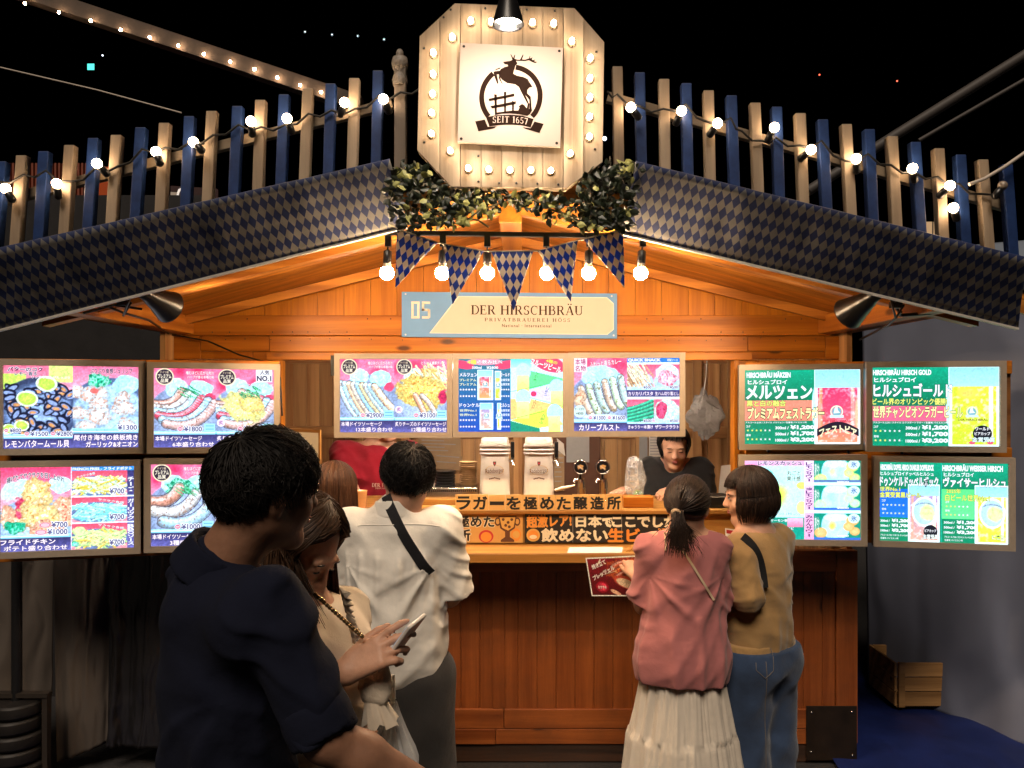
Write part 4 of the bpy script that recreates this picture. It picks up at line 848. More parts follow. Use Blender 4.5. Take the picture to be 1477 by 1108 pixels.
for i in range(15):
    u, v = .53+.42*p.r.random(), .3+.46*p.r.random(); p.blob(u, v, .085, .085, ('#c49a8c','#f4ded6','#dcecf6','#e8a890'), p.r.uniform(-60,60), 4, .6)
p.ell(.66,.30,.035,.04,'#f06a64',wob=.6)
p.clip[:] = True; foot(p,0,.5,.87); foot(p,.5,1,.80); p.rect(0,.995,1,1.0,'#202040')
def d(cv):
    cv.text('バターのコク', .03,.02,.28,.07, G(NAVY), 3, .03, outline=G(W_)); cv.text('レモン香る', .08,.075,.24,.12, G(NAVY), 3, .03, outline=G(W_)); cv.text('リッチな旨みがたっぷり', .2,.125,.48,.155, G(W_), 3, .03)
    cv.text('ぷりぷり食感シュリンプ', .63,.02,.95,.085, G(NAVY), 3, .03, outline=G('#fbd0e0'))
    band(cv, 0,.5,.89, [('レモンバタームール貝',.03,.95)]); band(cv,.5,1,.83,[('尾付き海老の鉄板焼き',.02,.98),('ガーリック&オニオン',.2,.98)])
    price(cv,'¥800',.045,.755,.125,.805); price(cv,'¥1500',.195,.795,.32,.85); price(cv,'¥2800',.385,.795,.5,.85); price(cv,'¥1300',.84,.72,.985,.78,False)
menu('menu screen with mussels and prawns, topmost outer screen of the food menus', (6.7,526.6),(201.8,530),(3.7,647),(199,645.8),3.24,3.375,p,d,group=LG)
def saus(p, u0, u1, n, rad, cols, cheese=False, vert=False):
    w = u1-u0
    for i in range(n):
        t = i/(n-1); c = cols[i % len(cols)]
        if vert: p.sausage((u0+w*(.02+.62*t), .34+.04*t), (u0+w*(.10+.75*t), .60), (u0+w*(.35+.62*t), .80-.12*t), rad, c)
        else: p.sausage((u0+w*(.02+.30*t-.12), .50+.26*t-.06), (u0+w*(.3+.42*t), .52+.28*t), (u0+w*(.44+.54*t), .30+.14*t), rad, c)
    if cheese:
        p.blob(u0+w*.45,.50,w*.40,.17,('#e8c860','#fbf0a8','#f6d878','#e6f8c0'),28,3,.6)
        p.blob(u0+w*.62,.44,w*.25,.12,('#f2a850','#fbe49a','#f4c860'),20,3,.6)
SC = ['#c98874','#cfc4c0','#a9c6d6','#e0465e','#9fc4dc','#d4a49c']
def sausage_screen(lab, seed, L, R_, tl, tr, bl, br, yl, yr, pr1, pr2, t1, t2, no1=False, n=6, rad=.056, vert=False, plate3=False):
    p = Pic('#ffffff', seed=seed)
    for (u0, u1, ch) in ((0,.505,False),(.505,1,True)):
        bgfood(p, u0, u1); p.ell(u0+.18,.24,.10,.12,'#c4f0f6',wob=.4,mott=.15,cell=4); p.ell(u0+.38,.26,.11,.12,'#b8f2f0',wob=.4,mott=.15,cell=4); p.ell(u0+.46,.38,.05,.07,'#ec4468',wob=.6)
        if plate3 and not ch: salad(p,.22,.28,.10,.11)
        if vert and ch:
            p.strokes(u0+.16,.12,u1,.40,46,('#f6d890','#e8b060','#fbecc0'),.22,.014,(20,80)); p.blob(u0+.25,.46,.24,.24,('#d88a2c','#fbe088','#f4bc48','#ffeeb0'),10,3,.5); p.sausage((u0+.2,.5),(u0+.24,.6),(u0+.3,.8),.04,'#e8a080'); p.sausage((u0+.26,.5),(u0+.34,.6),(u0+.38,.74),.035,'#d8b8a8'); p.ell(u1-.04,.52,.05,.09,'#d82458',wob=.8,mott=.4)
        else: saus(p, u0, u1, (3 if plate3 else n), (.07 if plate3 else rad), SC if not vert else ['#dce8ea','#bfe0ee','#f0c8a4','#eed8c4','#a8d4ec','#f2d8a8'], ch, vert)
        if not vert: p.strokes(u0+.22,.24,u0+.36,.36,16,('#1f8a5a','#58c88a'),.12,.006,(20,50))
        foot(p, u0, u1, .835)
    def d(cv):
        badge(cv,.085,.105); badge(cv,.60,.105); cv.text('噛むほどに広がる肉汁', .26,.03,.49,.075, G(W_),3,.02, outline=G('#a04060'), ow=.04); cv.text('ハーブが香る本場の味', .27,.085,.49,.125, G('#fff0f4'),3,.02)
        if no1: cv.rect(.845,.0,.985,.16,G('#f4f8ff'),2); cv.text('人気',.88,.005,.96,.065,G(NAVY),3,.03); cv.text('NO.1',.855,.08,.975,.145,G(NAVY),3,.04)
        else: cv.text('とろける濃厚チーズ',.76,.03,.98,.075,G(W_),3,.02, outline=G('#a04060'), ow=.04)
        cv.text('とろ〜りチーズソース',.78,.18 if no1 else .09,.99,.22 if no1 else .13,G(W_),3,.02,outline=G('#606090'),ow=.03)
        band(cv,0,.5,.85,[(t1[0],.02,.78),(t1[1],.30,.98)]); band(cv,.515,1,.85,[(t2[0],.0,.98),(t2[1],.32,.99)])
        price(cv,pr1,.245,.735,.39,.80); price(cv,pr2,.745,.735,.89,.80)
        for u in (.41,.905): cv.rect(u,.70,u+.09,.80,G('#a8ecf8'),2); cv.rect(u+.01,.725,u+.08,.735,G('#58a8d8'),3); cv.rect(u+.01,.765,u+.08,.775,G('#58a8d8'),3)
        cv.ell(.55,.69,.035,.05,G('#f8e8ff'),3); cv.text('炙',.53,.66,.57,.715,G('#a050a0'),4)
    menu(lab, tl, tr, bl, br, yl, yr, p, d, group=LG)
sausage_screen('menu screen with six grilled sausages and a NO.1 tag above the dark haired man', 21, 0, 0, (224,531),(396.4,534),(220.6,644.6),(394,645),3.376,3.50,'¥1800','¥2000',('本場ドイツソーセージ','6本盛り合わせ'),('炙りチーズの盛り合わせ','12種盛り合わせ'),True)
sausage_screen('menu screen with a three sausage plate, half hidden by the dark haired man', 22, 0, 0, (220,669),(396,671),(216,786),(394,786),3.35,3.47,'¥1000','¥1500',('本場ドイツソーセージ','3種盛り合わせ'),('炙りチーズの盛り合わせ','3種盛り合わせ'),plate3=True)
sausage_screen('menu screen with twelve sausages and cheese sausages above the man in red', 23, 0, 0, (491,518),(645,518.5),(490.5,623.5),(644.5,623.5),3.71,3.71,'¥2900','¥3100',('本場ドイツソーセージ','12本盛り合わせ'),('炙りチーズのドイツソーセージ','12種盛り合わせ'),n=9,rad=.05,vert=True)
# fried chicken and fries
p = Pic('#f8d8e0', seed=31); p.window(0,0,.515,1); p.rect(0,0,.515,.5,'#ea3e68','#f6b8c4'); p.ell(.26,.66,.30,.30,'#cfe4f4',edge=.05,c2='#8aa0c8'); p.ell(.12,.26,.15,.12,'#c6f4ea',-20,.3,.5); p.ell(.44,.22,.09,.10,'#c4ecf8',wob=.5)
for u, v, ru, rv, c in ((.10,.62,.13,.13,1),(.20,.50,.10,.18,2),(.46,.50,.10,.18,1),(.45,.63,.11,.12,1),(.27,.33,.12,.20,0),(.25,.55,.12,.18,0),(.32,.62,.12,.16,0),(.30,.74,.10,.10,1)):
    p.blob(u, v, ru, rv, (('#d88a3c','#fbe0a0','#f4b868','#ffe9c4'),('#d8604a','#fbcaa4','#f09470','#fff0d0'),('#d82450','#f4607c','#e8405e'))[c], p.r.uniform(-40,40), 4, .8)
salad(p,.11,.71,.09,.075,('#0a8a5c','#2ad0a0','#0c9a6c','#8af0d0'))
for k, (v0, v1) in enumerate(((.055,.36),(.37,.68),(.69,1.0))):
    p.window(.52,v0,.94,v1); p.rect(.5,v0,.95,v1,'#ea4a62','#f49aa4'); p.ell(.72,v0+.19,.24,.13,'#6878a0',edge=.06); cols = (('#f6f0a0','#e8c850','#d8f4c8','#fff8d8'),('#a8f0f4','#c8f8e8','#e4fbd0','#88dce8'),('#e0f0a0','#f6cc58','#fbe8a0','#c8e890'))[k]
    for _ in range(2): p.strokes(.56,v0+.10,.90,v1-.05,70,cols,.17,.011,(-45,45))
    if k == 2: p.ell(.58,v0+.09,.05,.06,'#d4f09a',wob=.4); salad(p,.54,v0+.24,.03,.03)
p.clip[:] = True; p.rect(.52,0,1,.055,'#1b70c0','#3f98dc'); p.rect(.94,.055,1,1,'#3a3668','#6a62a4'); foot(p,0,.515,.845)
for v in (.365,.685): p.rect(.52,v-.008,1,v+.008,'#e8f4ff')
def d(cv):
    cv.text('揚げたてサクサクを召し上がれ',.045,.06,.47,.125,G('#33254a'),4,.03,outline=G(W_),ow=.08,arc=.07); cv.text('FRENCH FRIES - フライドポテト',.53,.008,.98,.045,G(W_),3,.04)
    band(cv,0,.5,.855,[('フライドチキン',.0,.80),('ポテト盛り合わせ',.05,.98)]); price(cv,'¥700',.375,.66,.49,.725,False); price(cv,'¥1000',.345,.745,.49,.81,False)
    for v in (.695,.78): cv.ell(.325-.03*(v > .7),v,.045,.032,G('#f4c8d8'),3); cv.ring(.325-.03*(v > .7),v,.04,.027,.85,G('#d83a70'),4)
    for v in (.27,.585,.895): price(cv,'¥700',.81,v,.92,v+.065,False)
    cv.vtext('チーズ',.95,.13,.995,.31,G(W_),3,.03); cv.vtext('ガーリック',.95,.40,.995,.66,G(W_),3,.03); cv.vtext('BBQソース',.95,.71,.995,.97,G(W_),3,.03)
    for v in (.09,.41,.72): cv.text('サクサク食感',.72 if v > .1 else .56,v,.92 if v > .1 else .70,v+.03,G(W_),3,.02,rot=-10 if v > .1 else 14,outline=G('#604050'),ow=.04)
menu('menu screen with fried chicken and three plates of fries above the weighted stand', (1.5,674),(196,672.5),(0,796),(192,790),3.22,3.345,p,d,group=LG)
# four beers and fruit beer
def glass(p, u0, v0, u1, v1, beer, beer2, foam='#8fc8d4', fh=.24):
    w = u1-u0; cx = (u0+u1)/2; p.rect(u0-.006, v0, u1+.006, v1, '#e8f8ff'); vf = v0+(v1-v0)*fh
    p.rect(u0, v0+.01, u1, vf, foam, '#a8d8e0'); p.rect(u0+w*.05, vf, u1-w*.05, v1-.02, beer, beer2)
    p.rect(u0+w*.10, vf, u0+w*.16, v1-.03, beer2); p.rect(u1-w*.2, vf, u1-w*.12, v1-.05, '#fff4c8' if beer != '#ea2f5f' else '#f8a090')
    m = (np.abs(p.u-cx) < w/2) & (p.v > vf) & (p.v < v1); p.put(m*np.clip((p.nz(4)-.5)*2.2,0,.5), C('#ffffff')*np.ones((p.h,p.w,1)))
def crest(cv, u, v, r, l=4):
    q = cv.w/cv.h; cv.ring(u, v, r, r*q, .8, G('#e8f4e0'), l); cv.ell(u, v, r*.72, r*.72*q, G('#7ab4c8'), l); cv.rect(u-r*1.1, v+r*q*.55, u+r*1.1, v+r*q*1.0, G('#cfe8f4'), l+.5); cv.poly([(u-r*.5,v+r*.3*q),(u-r*.3,v-r*.6*q),(u+r*.1,v-r*.9*q),(u+r*.2,v-r*.2*q),(u+r*.55,v+r*.2*q)], G('#e8f8f4'), l+.5)
p = Pic('#0a7a78', seed=41); p.rect(0,0,.5,1,'#0b6f7e','#1048a8'); p.window(0,0,.5,1); p.ell(.04,.08,.12,.06,'#e83460',10); p.ell(.46,.08,.12,.06,'#e83460',-10); p.ell(.25,.04,.18,.05,'#f08aa0'); p.clip[:] = True
for (u0, v0, u1, v1, b1, b2) in ((.19,.15,.325,.56,'#ee4a6a','#f6a060'),(.355,.17,.49-.09,.56,'#d4e04a','#c4dc3c'),(.21,.60,.325,.97,'#a890b8','#e0a890'),(.375,.60,.49-.09,.97,'#dcec60','#c8e83c')): glass(p,u0,v0,u1,v1,b1,b2)
p.rect(.5,0,1,1,'#c8f6f4','#d4f4e8'); p.rect(.5,.0,.70,.12,'#5fd8c0','#a8f0e4'); p.tri([(.62,.14),(1,.27),(1,.30),(.62,.44)],'#62e088'); p.tri([(.69,.42),(1,.36),(1,.62),(.69,.52)],'#d8c4f0'); p.tri([(.5,.55),(.7,.55),(1,.66),(.5,.83)],'#f6c070'); p.tri([(.5,.84),(.9,.66),(1,.9),(.75,.95)],'#d8ec50'); p.tri([(.5,.85),(.78,.95),(.78,1),(.5,1)],'#0a8a6c'); p.window(.5,0,1,1); p.ell(.86,.06,.18,.12,'#e83460',18)
for u, v in ((.56,.10),(.88,.32),(.56,.46),(.86,.66)): p.ell(u+.06,v+.08,.075,.13,'#b8f0fa',edge=.1); p.rect(u,v+.12,u+.12,v+.36,'#d8f0a0','#e4f070'); p.ell(u+.06,v+.27,.035,.05,'#f0e07a',wob=.5)
p.ell(.72,.48,.03,.04,'#e8305e')
def d(cv):
    cv.text('4種',.085,.01,.17,.07,G('#ffe24a'),5,.04); cv.text('の飲み比べ',.18,.012,.42,.065,G(W_),5,.04,outline=G('#7a1c40')); cv.text('¥2800',.27,.10,.38,.135,G(W_),5,.03); cv.text('500ml',.13,.10,.22,.135,G(W_),5,.03)
    for (t, u0, v0, u1, v1) in (('メルツェン',.01,.19,.18,.24),('ゴールド',.40,.19,.49,.24),('ドゥンケル',.01,.61,.20,.66),('ヒルシュ',.40,.61,.49,.66)): cv.text(t,u0,v0,u1,v1,G(W_),4,.03)
    for v in (.27,.33,.69,.75):
        cv.text('世界No.1' if v > .6 else 'プレミアム',.01,v,.17,v+.035,G('#f0f8c0'),4,.02); cv.text('金賞受賞',.405,v,.49,v+.035,G('#e8f4ff'),4,.02)
    for v in (.42,.51,.84,.93):
        for k in range(6): cv.star(.02+k*.027,v,.010*cv.w*1.3,G(W_)); 
        for k in range(4): cv.star(.415+k*.022,v,.009*cv.w*1.3,G(W_))
    for u, v in ((.257,.35),(.38,.36),(.27,.78),(.39,.78)): crest(cv,u,v,.03)
    cv.text('フルーツビール',.69,.05,.99,.13,G('#fff4f8'),5,.04,rot=-17,outline=G('#8a1c48')); cv.text('4種の',.84,.015,.95,.06,G('#ffe24a'),5,.04,rot=-14)
    for a in ([(.5,.45),(.80,.36)],[(.68,.53),(1,.65)],[(.5,.83),(.82,.72)]): cv.line(a,.0016,G('#202838'),3)
    for t, u, v in (('キウイ',.70,.22),('いちご',.80,.42),('マンゴー',.68,.60),('レモン',.76,.80)): cv.text(t,u,v,u+.09,v+.045,G('#3a5a4a'),4,.02,rot=70)
menu('menu screen comparing four beers beside fruit beers over the two ivory towers', (661.5,518),(811.5,518),(661.5,623),(811.5,622.5),3.71,3.71,p,d,group=LG)
# currywurst and quick snacks
p = Pic('#ffffff', seed=51); bgfood(p,0,.505); p.ell(.25,.25,.20,.16,'#b4ecf6',wob=.4,mott=.15); 
for i in range(6): p.sausage((.07+.075*i,.42-.03*i),(.10+.075*i,.6),(.17+.07*i,.78-.03*i),.048,('#d0a890','#c4d4b0','#b0c4bc')[i % 3],marks=.5,mk='#7a6a3a')
p.blob(.06,.55,.06,.12,('#c07a58','#f4d0b0','#e8b088'),20,4); p.ell(.27,.80,.22,.04,'#d8e8f8',edge=.3); foot(p,0,.505,.88); p.clip[:] = True; p.rect(.505,0,1,.06,'#1874d8')
for (u0, v0, u1, v1, k) in ((.505,.09,.76,.44,0),(.76,.09,1,.44,1),(.505,.56,.76,.88,2),(.76,.56,1,.88,3)):
    p.window(u0,v0,u1,v1); p.rect(u0,v0,u1,v1,'#ea5272','#f0b0c0'); p.ell((u0+u1)/2,v0+.24,.13,.14,'#b8d4ea')
    if k == 0: p.strokes(u0,v0+.04,u1-.05,v1-.06,60,('#f0d8b0','#d8a878','#fbeccc','#b87a58'),.30,.008,(40,75))
    if k == 1: p.ell(.88,.22,.11,.15,'#d4f0fa',wob=.3); p.blob(.88,.28,.10,.11,('#e87a94','#fbd4dc','#f0a8b8','#e05878'),0,4,.8)
    if k == 2:
        for i in range(5): p.sausage((.50,.70+.045*i),(.62,.67+.045*i),(.76,.57+.055*i),.026,'#159a74','#8af0c8',.1,'#0a5a40')
    if k == 3: p.ell(.88,.72,.13,.16,'#c8f4e0',wob=.3,mott=.3,cell=3); p.blob(.83,.72,.06,.12,('#c01850','#f06088','#e0305e'),0,4,.6)
p.clip[:] = True; p.rect(.505,.44,1,.53,'#3f3a72'); p.rect(.505,.90,1,1,'#3f3a72'); p.rect(.505,.40,1,.44,'#c0e4f6'); p.rect(.505,.87,1,.90,'#c0e4f6')
def d(cv):
    cv.rect(.0,.0,.125,.19,G('#f8f4ff'),2); cv.text('本場',.012,.01,.112,.09,G(MAG),3,.03); cv.text('名物',.012,.10,.112,.18,G(MAG),3,.03); cv.text('ふわっと香るカレー',.15,.03,.45,.10,G('#fff0f8'),3,.03,rot=6,outline=G('#b03060'))
    cv.text('QUICK SNACK',.515,.008,.82,.05,G(W_),3,.06); band(cv,0,.5,.895,[('カリーブルスト',.10,.86)])
    price(cv,'¥1300',.185,.79,.30,.845); price(cv,'¥1600',.365,.79,.485,.845)
    for t, u0, u1, v0 in (('カリカリパスタ',.515,.75,.462),('生ハム切り落とし',.77,.995,.462),('きゅうり一本漬け',.515,.75,.92),('ザワークラウト',.77,.995,.92)): cv.text(t,u0,v0,u1,v0+.05,G('#fbeeff'),4,.03)
    for u, v in ((.66,.38),(.91,.38),(.66,.84),(.91,.84)): price(cv,'¥500',u,v,u+.075,v+.04,False)
    cv.ell(.055,.73,.058,.085,G('#d8f4f4'),3); cv.text('チーズがけ',.01,.68,.10,.715,G('#3a4a4a'),4,.02); cv.text('+¥300',.02,.74,.09,.775,G('#3a4a4a'),4,.02)
    cv.text('特製ソース',.885,.01,.985,.045,G('#f4f8ff'),3,.02)
menu('menu screen with currywurst and quick snacks over the woman in black', (827.5,517),(979,516.5),(828,622),(980.5,621.5),3.71,3.71,p,d,group=LG)
# beer menus
def stars(cv, u, v, k, n=6, c='#e6f27a', sp=.038, r=.012):
    for i in range(n): cv.star(u+i*sp, v, r*cv.w, G(c if i < k else W_), 3)
def prices(cv, u0, u1, v0, dv, c=W_):
    for i, (a, b) in enumerate((('300ml /','¥1,200'),('500ml /','¥1,700'),('1000ml /','¥3,200'))):
        v = v0+i*dv; m = u0+(u1-u0)*.40; cv.text(a, u0, v+dv*.22, m-.02, v+dv*.66, G(c), 4, .035); cv.text(b, m, v+.04*dv, u1, v+dv*.72, G(c), 4, .055)
def outl(cv, t, u0, v0, u1, v1, c1, l=5): cv.text(t, u0, v0, u1, v1, G(c1), l, .045, outline=G('#123838'), ow=.06)
def beer(seed, strip, b1, b2): 
    p = Pic(GRN, seed=seed); p.rect(0,0,1,.4,'#0c9a74','#087450'); p.rect(0,.4,1,1,'#086a4c','#0a8862'); p.put(np.clip((p.nz(3)-.78)*6,0,.5), C('#8af0d8')*np.ones((p.h,p.w,1)))
    p.rect(0,strip[0],.60,strip[1],strip[2]); glass(p,.615,.0,.995,1.0,b1,b2,fh=.25)
    p.ell(.605,.5,.02,.28,'#c8f0f0',edge=.3); return p
p = beer(61, (.415,.68,'#f4836a'), '#ea2f5f', '#f68a62'); p.window(.62,.25,1,.98); p.ell(.80,.5,.16,.3,'#ef3d66',edge=.9,wob=.3); p.ell(.65,.6,.02,.3,'#fba088',edge=.5); p.ell(.97,.6,.02,.3,'#fbb48e',edge=.5)
def d(cv):
    cv.text('HIRSCHBRÄU MÄRZEN',.02,.02,.40,.10,G(W_),4,.05); cv.text('ヒルシュブロイ',.03,.13,.37,.19,G(W_),4,.035); cv.text('メルツェン',.02,.215,.585,.385,G(W_),5,.04)
    outl(cv,'黒と白の融合',.02,.41,.36,.49,LIM); outl(cv,'プレミアムフェストラガー',.03,.51,.69,.655,'#fbf4b0',6)
    cv.text('アルコール 5.5% / スタイル メルツェン / 生産地 バイエルン州',.01,.695,.54,.72,G(W_),4,.03)
    cv.text('コク',.015,.745,.05,.775,G(W_),4,.03); stars(cv,.03,.815,4); cv.text('苦味',.015,.865,.055,.895,G(W_),4,.03); stars(cv,.03,.935,3); prices(cv,.27,.605,.745,.083)
    crest(cv,.80,.565,.055); cv.text('DER HIRSCHBRÄU',.68,.675,.925,.705,G('#c0284e'),4,.03)
    for i in range(14):
        a, b = i/14, (i+1)/14; f = lambda t: .80-.10*math.sin(math.pi*t); cv.poly([(.63+.36*a,f(a)+.10),(.63+.36*b,f(b)+.10),(.63+.36*b,f(b)),(.63+.36*a,f(a))],G('#2a2030'),4.5)
    cv.text('フェストビア',.65,.745,.97,.845,G('#f4f0c8'),6,.04,arc=.06)
menu('beer menu screen with a red festival lager glass, nearest the serving window', (1073.5,534.6),(1239.5,532.6),(1074,641),(1241,640),3.67,3.63,p,d,group=LG)
p = beer(62, (.49,.68,'#f0607e'), '#d8ea3c', '#c8e030'); p.window(.62,.25,1,.98); p.ell(.76,.33,.12,.09,'#f4c058',edge=.8,wob=.3)
def d(cv):
    cv.text('HIRSCHBRÄU HIRSCH GOLD',.01,.02,.47,.095,G(W_),4,.05); cv.text('ヒルシュブロイ',.02,.125,.35,.185,G(W_),4,.035); cv.text('ヒルシュゴールド',.015,.21,.635,.37,G(W_),6,.04,outline=G('#123838'),ow=.03)
    outl(cv,'ビール界のオリンピック優勝!',.005,.395,.595,.475,LIM); outl(cv,'世界チャンピオンラガービール',.01,.495,.715,.645,'#fbf4b0',6)
    cv.text('アルコール 5.2% / スタイル エクスポートラガー / 生産地 バイエルン州',.01,.69,.60,.715,G(W_),4,.03)
    cv.text('コク',.015,.74,.05,.77,G(W_),4,.03); stars(cv,.03,.81,2); cv.text('苦味',.015,.865,.055,.895,G(W_),4,.03); stars(cv,.03,.93,3); prices(cv,.27,.60,.735,.083)
    crest(cv,.79,.565,.045); cv.text('DER HIRSCHBRÄU',.68,.645,.915,.68,G('#8a4a2a'),5,.03)
    cv.ell(.87,.84,.075,.105,G('#20222c'),5); cv.text('ワールド',.815,.76,.925,.80,G(W_),6,.03); cv.text('ビアカップ',.81,.82,.93,.86,G(W_),6,.03); cv.text('金賞受賞',.79,.885,.965,.945,G('#d8f0f4'),6,.05,outline=G('#203038'))
    for u in (.79,.93): cv.ell(u,.955,.025,.022,G('#f0607e'),5.5)
menu('beer menu screen with a golden lager glass, topmost outer screen beside the tent', (1256.5,530.6),(1440,529),(1258.4,643),(1442,644),3.50,3.43,p,d,group=LG)
# lemon drinks
p = Pic('#c4f4f6', seed=71); p.rect(0,0,.52,.07,'#f8b4d0','#f08ab4'); p.ell(.22,.38,.18,.30,'#b8f0f8',edge=.3); p.ell(.27,.44,.16,.20,'#dcf078',edge=.5,wob=.3); p.ell(.26,.45,.10,.13,'#d4e83c',edge=.6,wob=.3); p.ell(.5,.32,.05,.05,'#d8f06a'); p.ell(.5,.60,.05,.09,'#e4f48a'); p.ell(.16,.12,.10,.03,'#58c0a8',20,.3,.5)
p.rect(0,.72,.52,1,'#0a8a72','#0c9c84'); p.rect(.52,0,.60,1,'#f4d0e4','#f8a0c0'); 
for k, (v0, v1) in enumerate(((0,.28),(.32,.63),(.67,1.0))):
    p.window(.60,v0,1,v1); p.rect(.6,v0,1,v1,'#0a8a72'); p.ell(.79,v0+.15,.13,.20,'#bcecf4',edge=.1,mott=.12); p.ell(.79,v0+.05,.11,.05,'#d8fafc'); p.ell(.76,v0+.15,.05,.08,('#e0f0a0','#a8e8ec','#f8c85a')[k],edge=.7,wob=.5)
    for u, v, r in ((.93,.08,.06),(.95,.22,.05),(.66,.24,.06),(.90,.16,.05)): p.ell(u,v0+v,r,r*1.2,('#c8f4a0','#c0f4c0','#f8c480')[k],edge=.2,wob=.2,c2=('#e8f860','#d8f8a0','#f8a050')[k])
    p.rect(.6,v1-.035,1,v1,'#3a6ac0' if k else '#5a74a4')
p.clip[:] = True; p.rect(.375,.73,.51,.84,'#f8c0d4','#f0789a')
for v in (.30,.65): p.rect(.52,v-.012,1,v+.012,'#f4f8ff')
def d(cv):
    cv.text('レモンスカッシュ',.12,.01,.50,.06,G('#6a4a8a'),4,.04,outline=G(W_)); cv.text('丸ごと',.37,.13,.49,.19,G('#2a6a6a'),4,.02,outline=G('#f0fff0')); cv.text('果汁感',.37,.20,.49,.26,G('#2a6a6a'),4,.02,outline=G('#f0fff0')); cv.text('¥700 (税込)',.25,.66,.48,.70,G('#8ac8d8'),4,.03,outline=G(W_))
    for i, t in enumerate(('・サーモン巻','・ポーク','・ヴァンナムエビ')): cv.text(t,.21,.745+i*.05,.21+.05*len(t)*.55,.78+i*.05,G(W_),4,.03)
    for t, v0, v1 in (('レモンサワー',.02,.27),('塩レモンサワー',.34,.62),('みかんサワー',.69,.97)): cv.vtext(t,.535,v0,.59,v1,G('#5a3a7a'),4,.03)
    for v in (.0,.33,.68): cv.text('爽やか',.61,v+.03,.65,v+.2,G('#e8fff8'),4,.02); cv.ell(.945,v+.05,.05,.06,G('#d8f4f8'),3); cv.text('氷',.92,v+.015,.97,v+.085,G('#3a74c0'),4,.03); cv.text('¥800',.80,v+.258,.90,v+.28,G(W_),4,.03)
menu('drinks menu screen with lemon squash behind the bobbed woman', (1073,664.5),(1240,664),(1074,778),(1242,778),3.52,3.46,p,d,group=LG)
# dark and white beer
p = Pic(GRN, seed=81); p.rect(0,0,1,.4,'#0c9a74','#087450'); p.rect(0,.34,.23,.70,'#1b62d8','#1f70e0'); p.rect(.495,.33,.74,.70,'#5cf07a','#66f884'); glass(p,.235,.28,.475,1.0,'#b08ab8','#e8a088',fh=.2); glass(p,.755,.28,.995,1.0,'#e4e05a','#d8ec3c',fh=.2); p.rect(.488,.0,.494,1,'#12a890')
for cx in (.36,.88): p.ell(cx,.62,.10,.19,'#f0fbfb',edge=.04); p.ell(cx,.62,.088,.165,'#b4cce0',edge=.05); p.ell(cx+.02,.63,.07,.12,'#e4ec9a',edge=.3,wob=.4,mott=.2,cell=4)
def d(cv):
    cv.text('HIRSCHBRÄU DOPPEL HIRSCH DUNKLER DOPPELBOCK',.01,.02,.43,.10,G(W_),4,.06); cv.text('HIRSCHBRÄU WEISSER HIRSCH',.50,.02,.96,.10,G(W_),4,.05); cv.text('ヒルシュブロイドッペルヒルシュ',.01,.12,.43,.17,G(W_),4,.03); cv.text('ヒルシュブロイ',.51,.12,.74,.17,G(W_),4,.035)
    cv.text('ドゥンケルドッペルボック',.005,.185,.465,.305,G(W_),6,.04,outline=G('#123838'),ow=.03); cv.text('ヴァイサーヒルシュ',.505,.185,.985,.30,G(W_),6,.04,outline=G('#123838'),ow=.03)
    outl(cv,'世界No.1',.005,.315,.165,.37,LIM); outl(cv,'金賞受賞黒ビール',.005,.38,.33,.45,LIM,6); outl(cv,'2025年',.53,.325,.64,.38,LIM); outl(cv,'白ビール世界No.1',.52,.395,.86,.475,LIM,6)
    for u, k in ((.02,6),(.52,3)):
        cv.text('コク',u,.475,u+.03,.505,G(W_),4,.03); stars(cv,u+.012,.545,k,sp=.032,r=.011); cv.text('苦味',u,.585,u+.035,.612,G(W_),4,.03); stars(cv,u+.012,.65,k,sp=.032,r=.011)
    prices(cv,.01,.24,.72,.062); prices(cv,.51,.765,.72,.062)
    for u in (.01,.515): cv.text('アルコール 7.2% / スタイル ドッペルボック',u,.915,u+.24,.94,G(W_),4,.02); cv.text('生産地 バイエルン州',u,.955,u+.14,.98,G(W_),4,.02)
    cv.text('DER HIRSCHBRÄU',.285,.50,.435,.52,G('#5a6a8a'),5,.03,arc=.03); cv.text('DER HIRSCHBRÄU',.805,.50,.955,.52,G('#5a6a8a'),5,.03,arc=.03)
    cv.ell(.405,.87,.055,.085,G('#20222c'),5); cv.text('金賞受賞',.345,.905,.465,.96,G('#e8f4f4'),6,.05,outline=G('#203038')); cv.text('ビアカップ',.36,.84,.45,.875,G(W_),6,.03); cv.text('にごり',.88,.89,.97,.94,G('#f4fbe0'),6,.04,outline=G('#4a5a20'))
menu('beer menu screen with dark and white beers, lowest outer screen beside the tent', (1266.4,666.4),(1451.8,668.6),(1270,779.6),(1455.5,785.5),3.47,3.36,p,d,group=LG)
# wooden shutters that carry the outer screens
def shutter(label, a, b, z0, z1):
    a, b = Vector(a), Vector(b); u = (b-a).normalized(); n = Vector((u.y,-u.x,0)); w = (b-a).length; r = thing('wooden_shutter', label, 'shutter', ((a.x+b.x)/2,(a.y+b.y)/2,z0), 'shutters swung open beside the window')
    m = MB(); k = 8
    for i in range(k):
        c = a+u*w*(i+.5)/k; m.obox((c.x, c.y, (z0+z1)/2), (u*(w/k/2-.001), n*.010, Vector((0,0,(z1-z0)/2))))
    m.build('board', M['backing'], r)
    m = MB()
    for z in (z0+.03, (z0+z1)/2, z1-.03): m.obox((a.x+(b-a).x/2+n.x*.018, a.y+(b-a).y/2+n.y*.018, z), (u*w/2, n*.0075, Vector((0,0,.030))))
    m.build('batten', M['beamx'], r, bevel=.003)
    m = MB()
    for f in (.09,.40,.60,.92):
        for z in (z1-.03, (z0+z1)/2): m.ball((a.x+u.x*w*f+n.x*.03, a.y+u.y*w*f+n.y*.03, z), .008, 8)
    m.build('hook', M['black'], r)
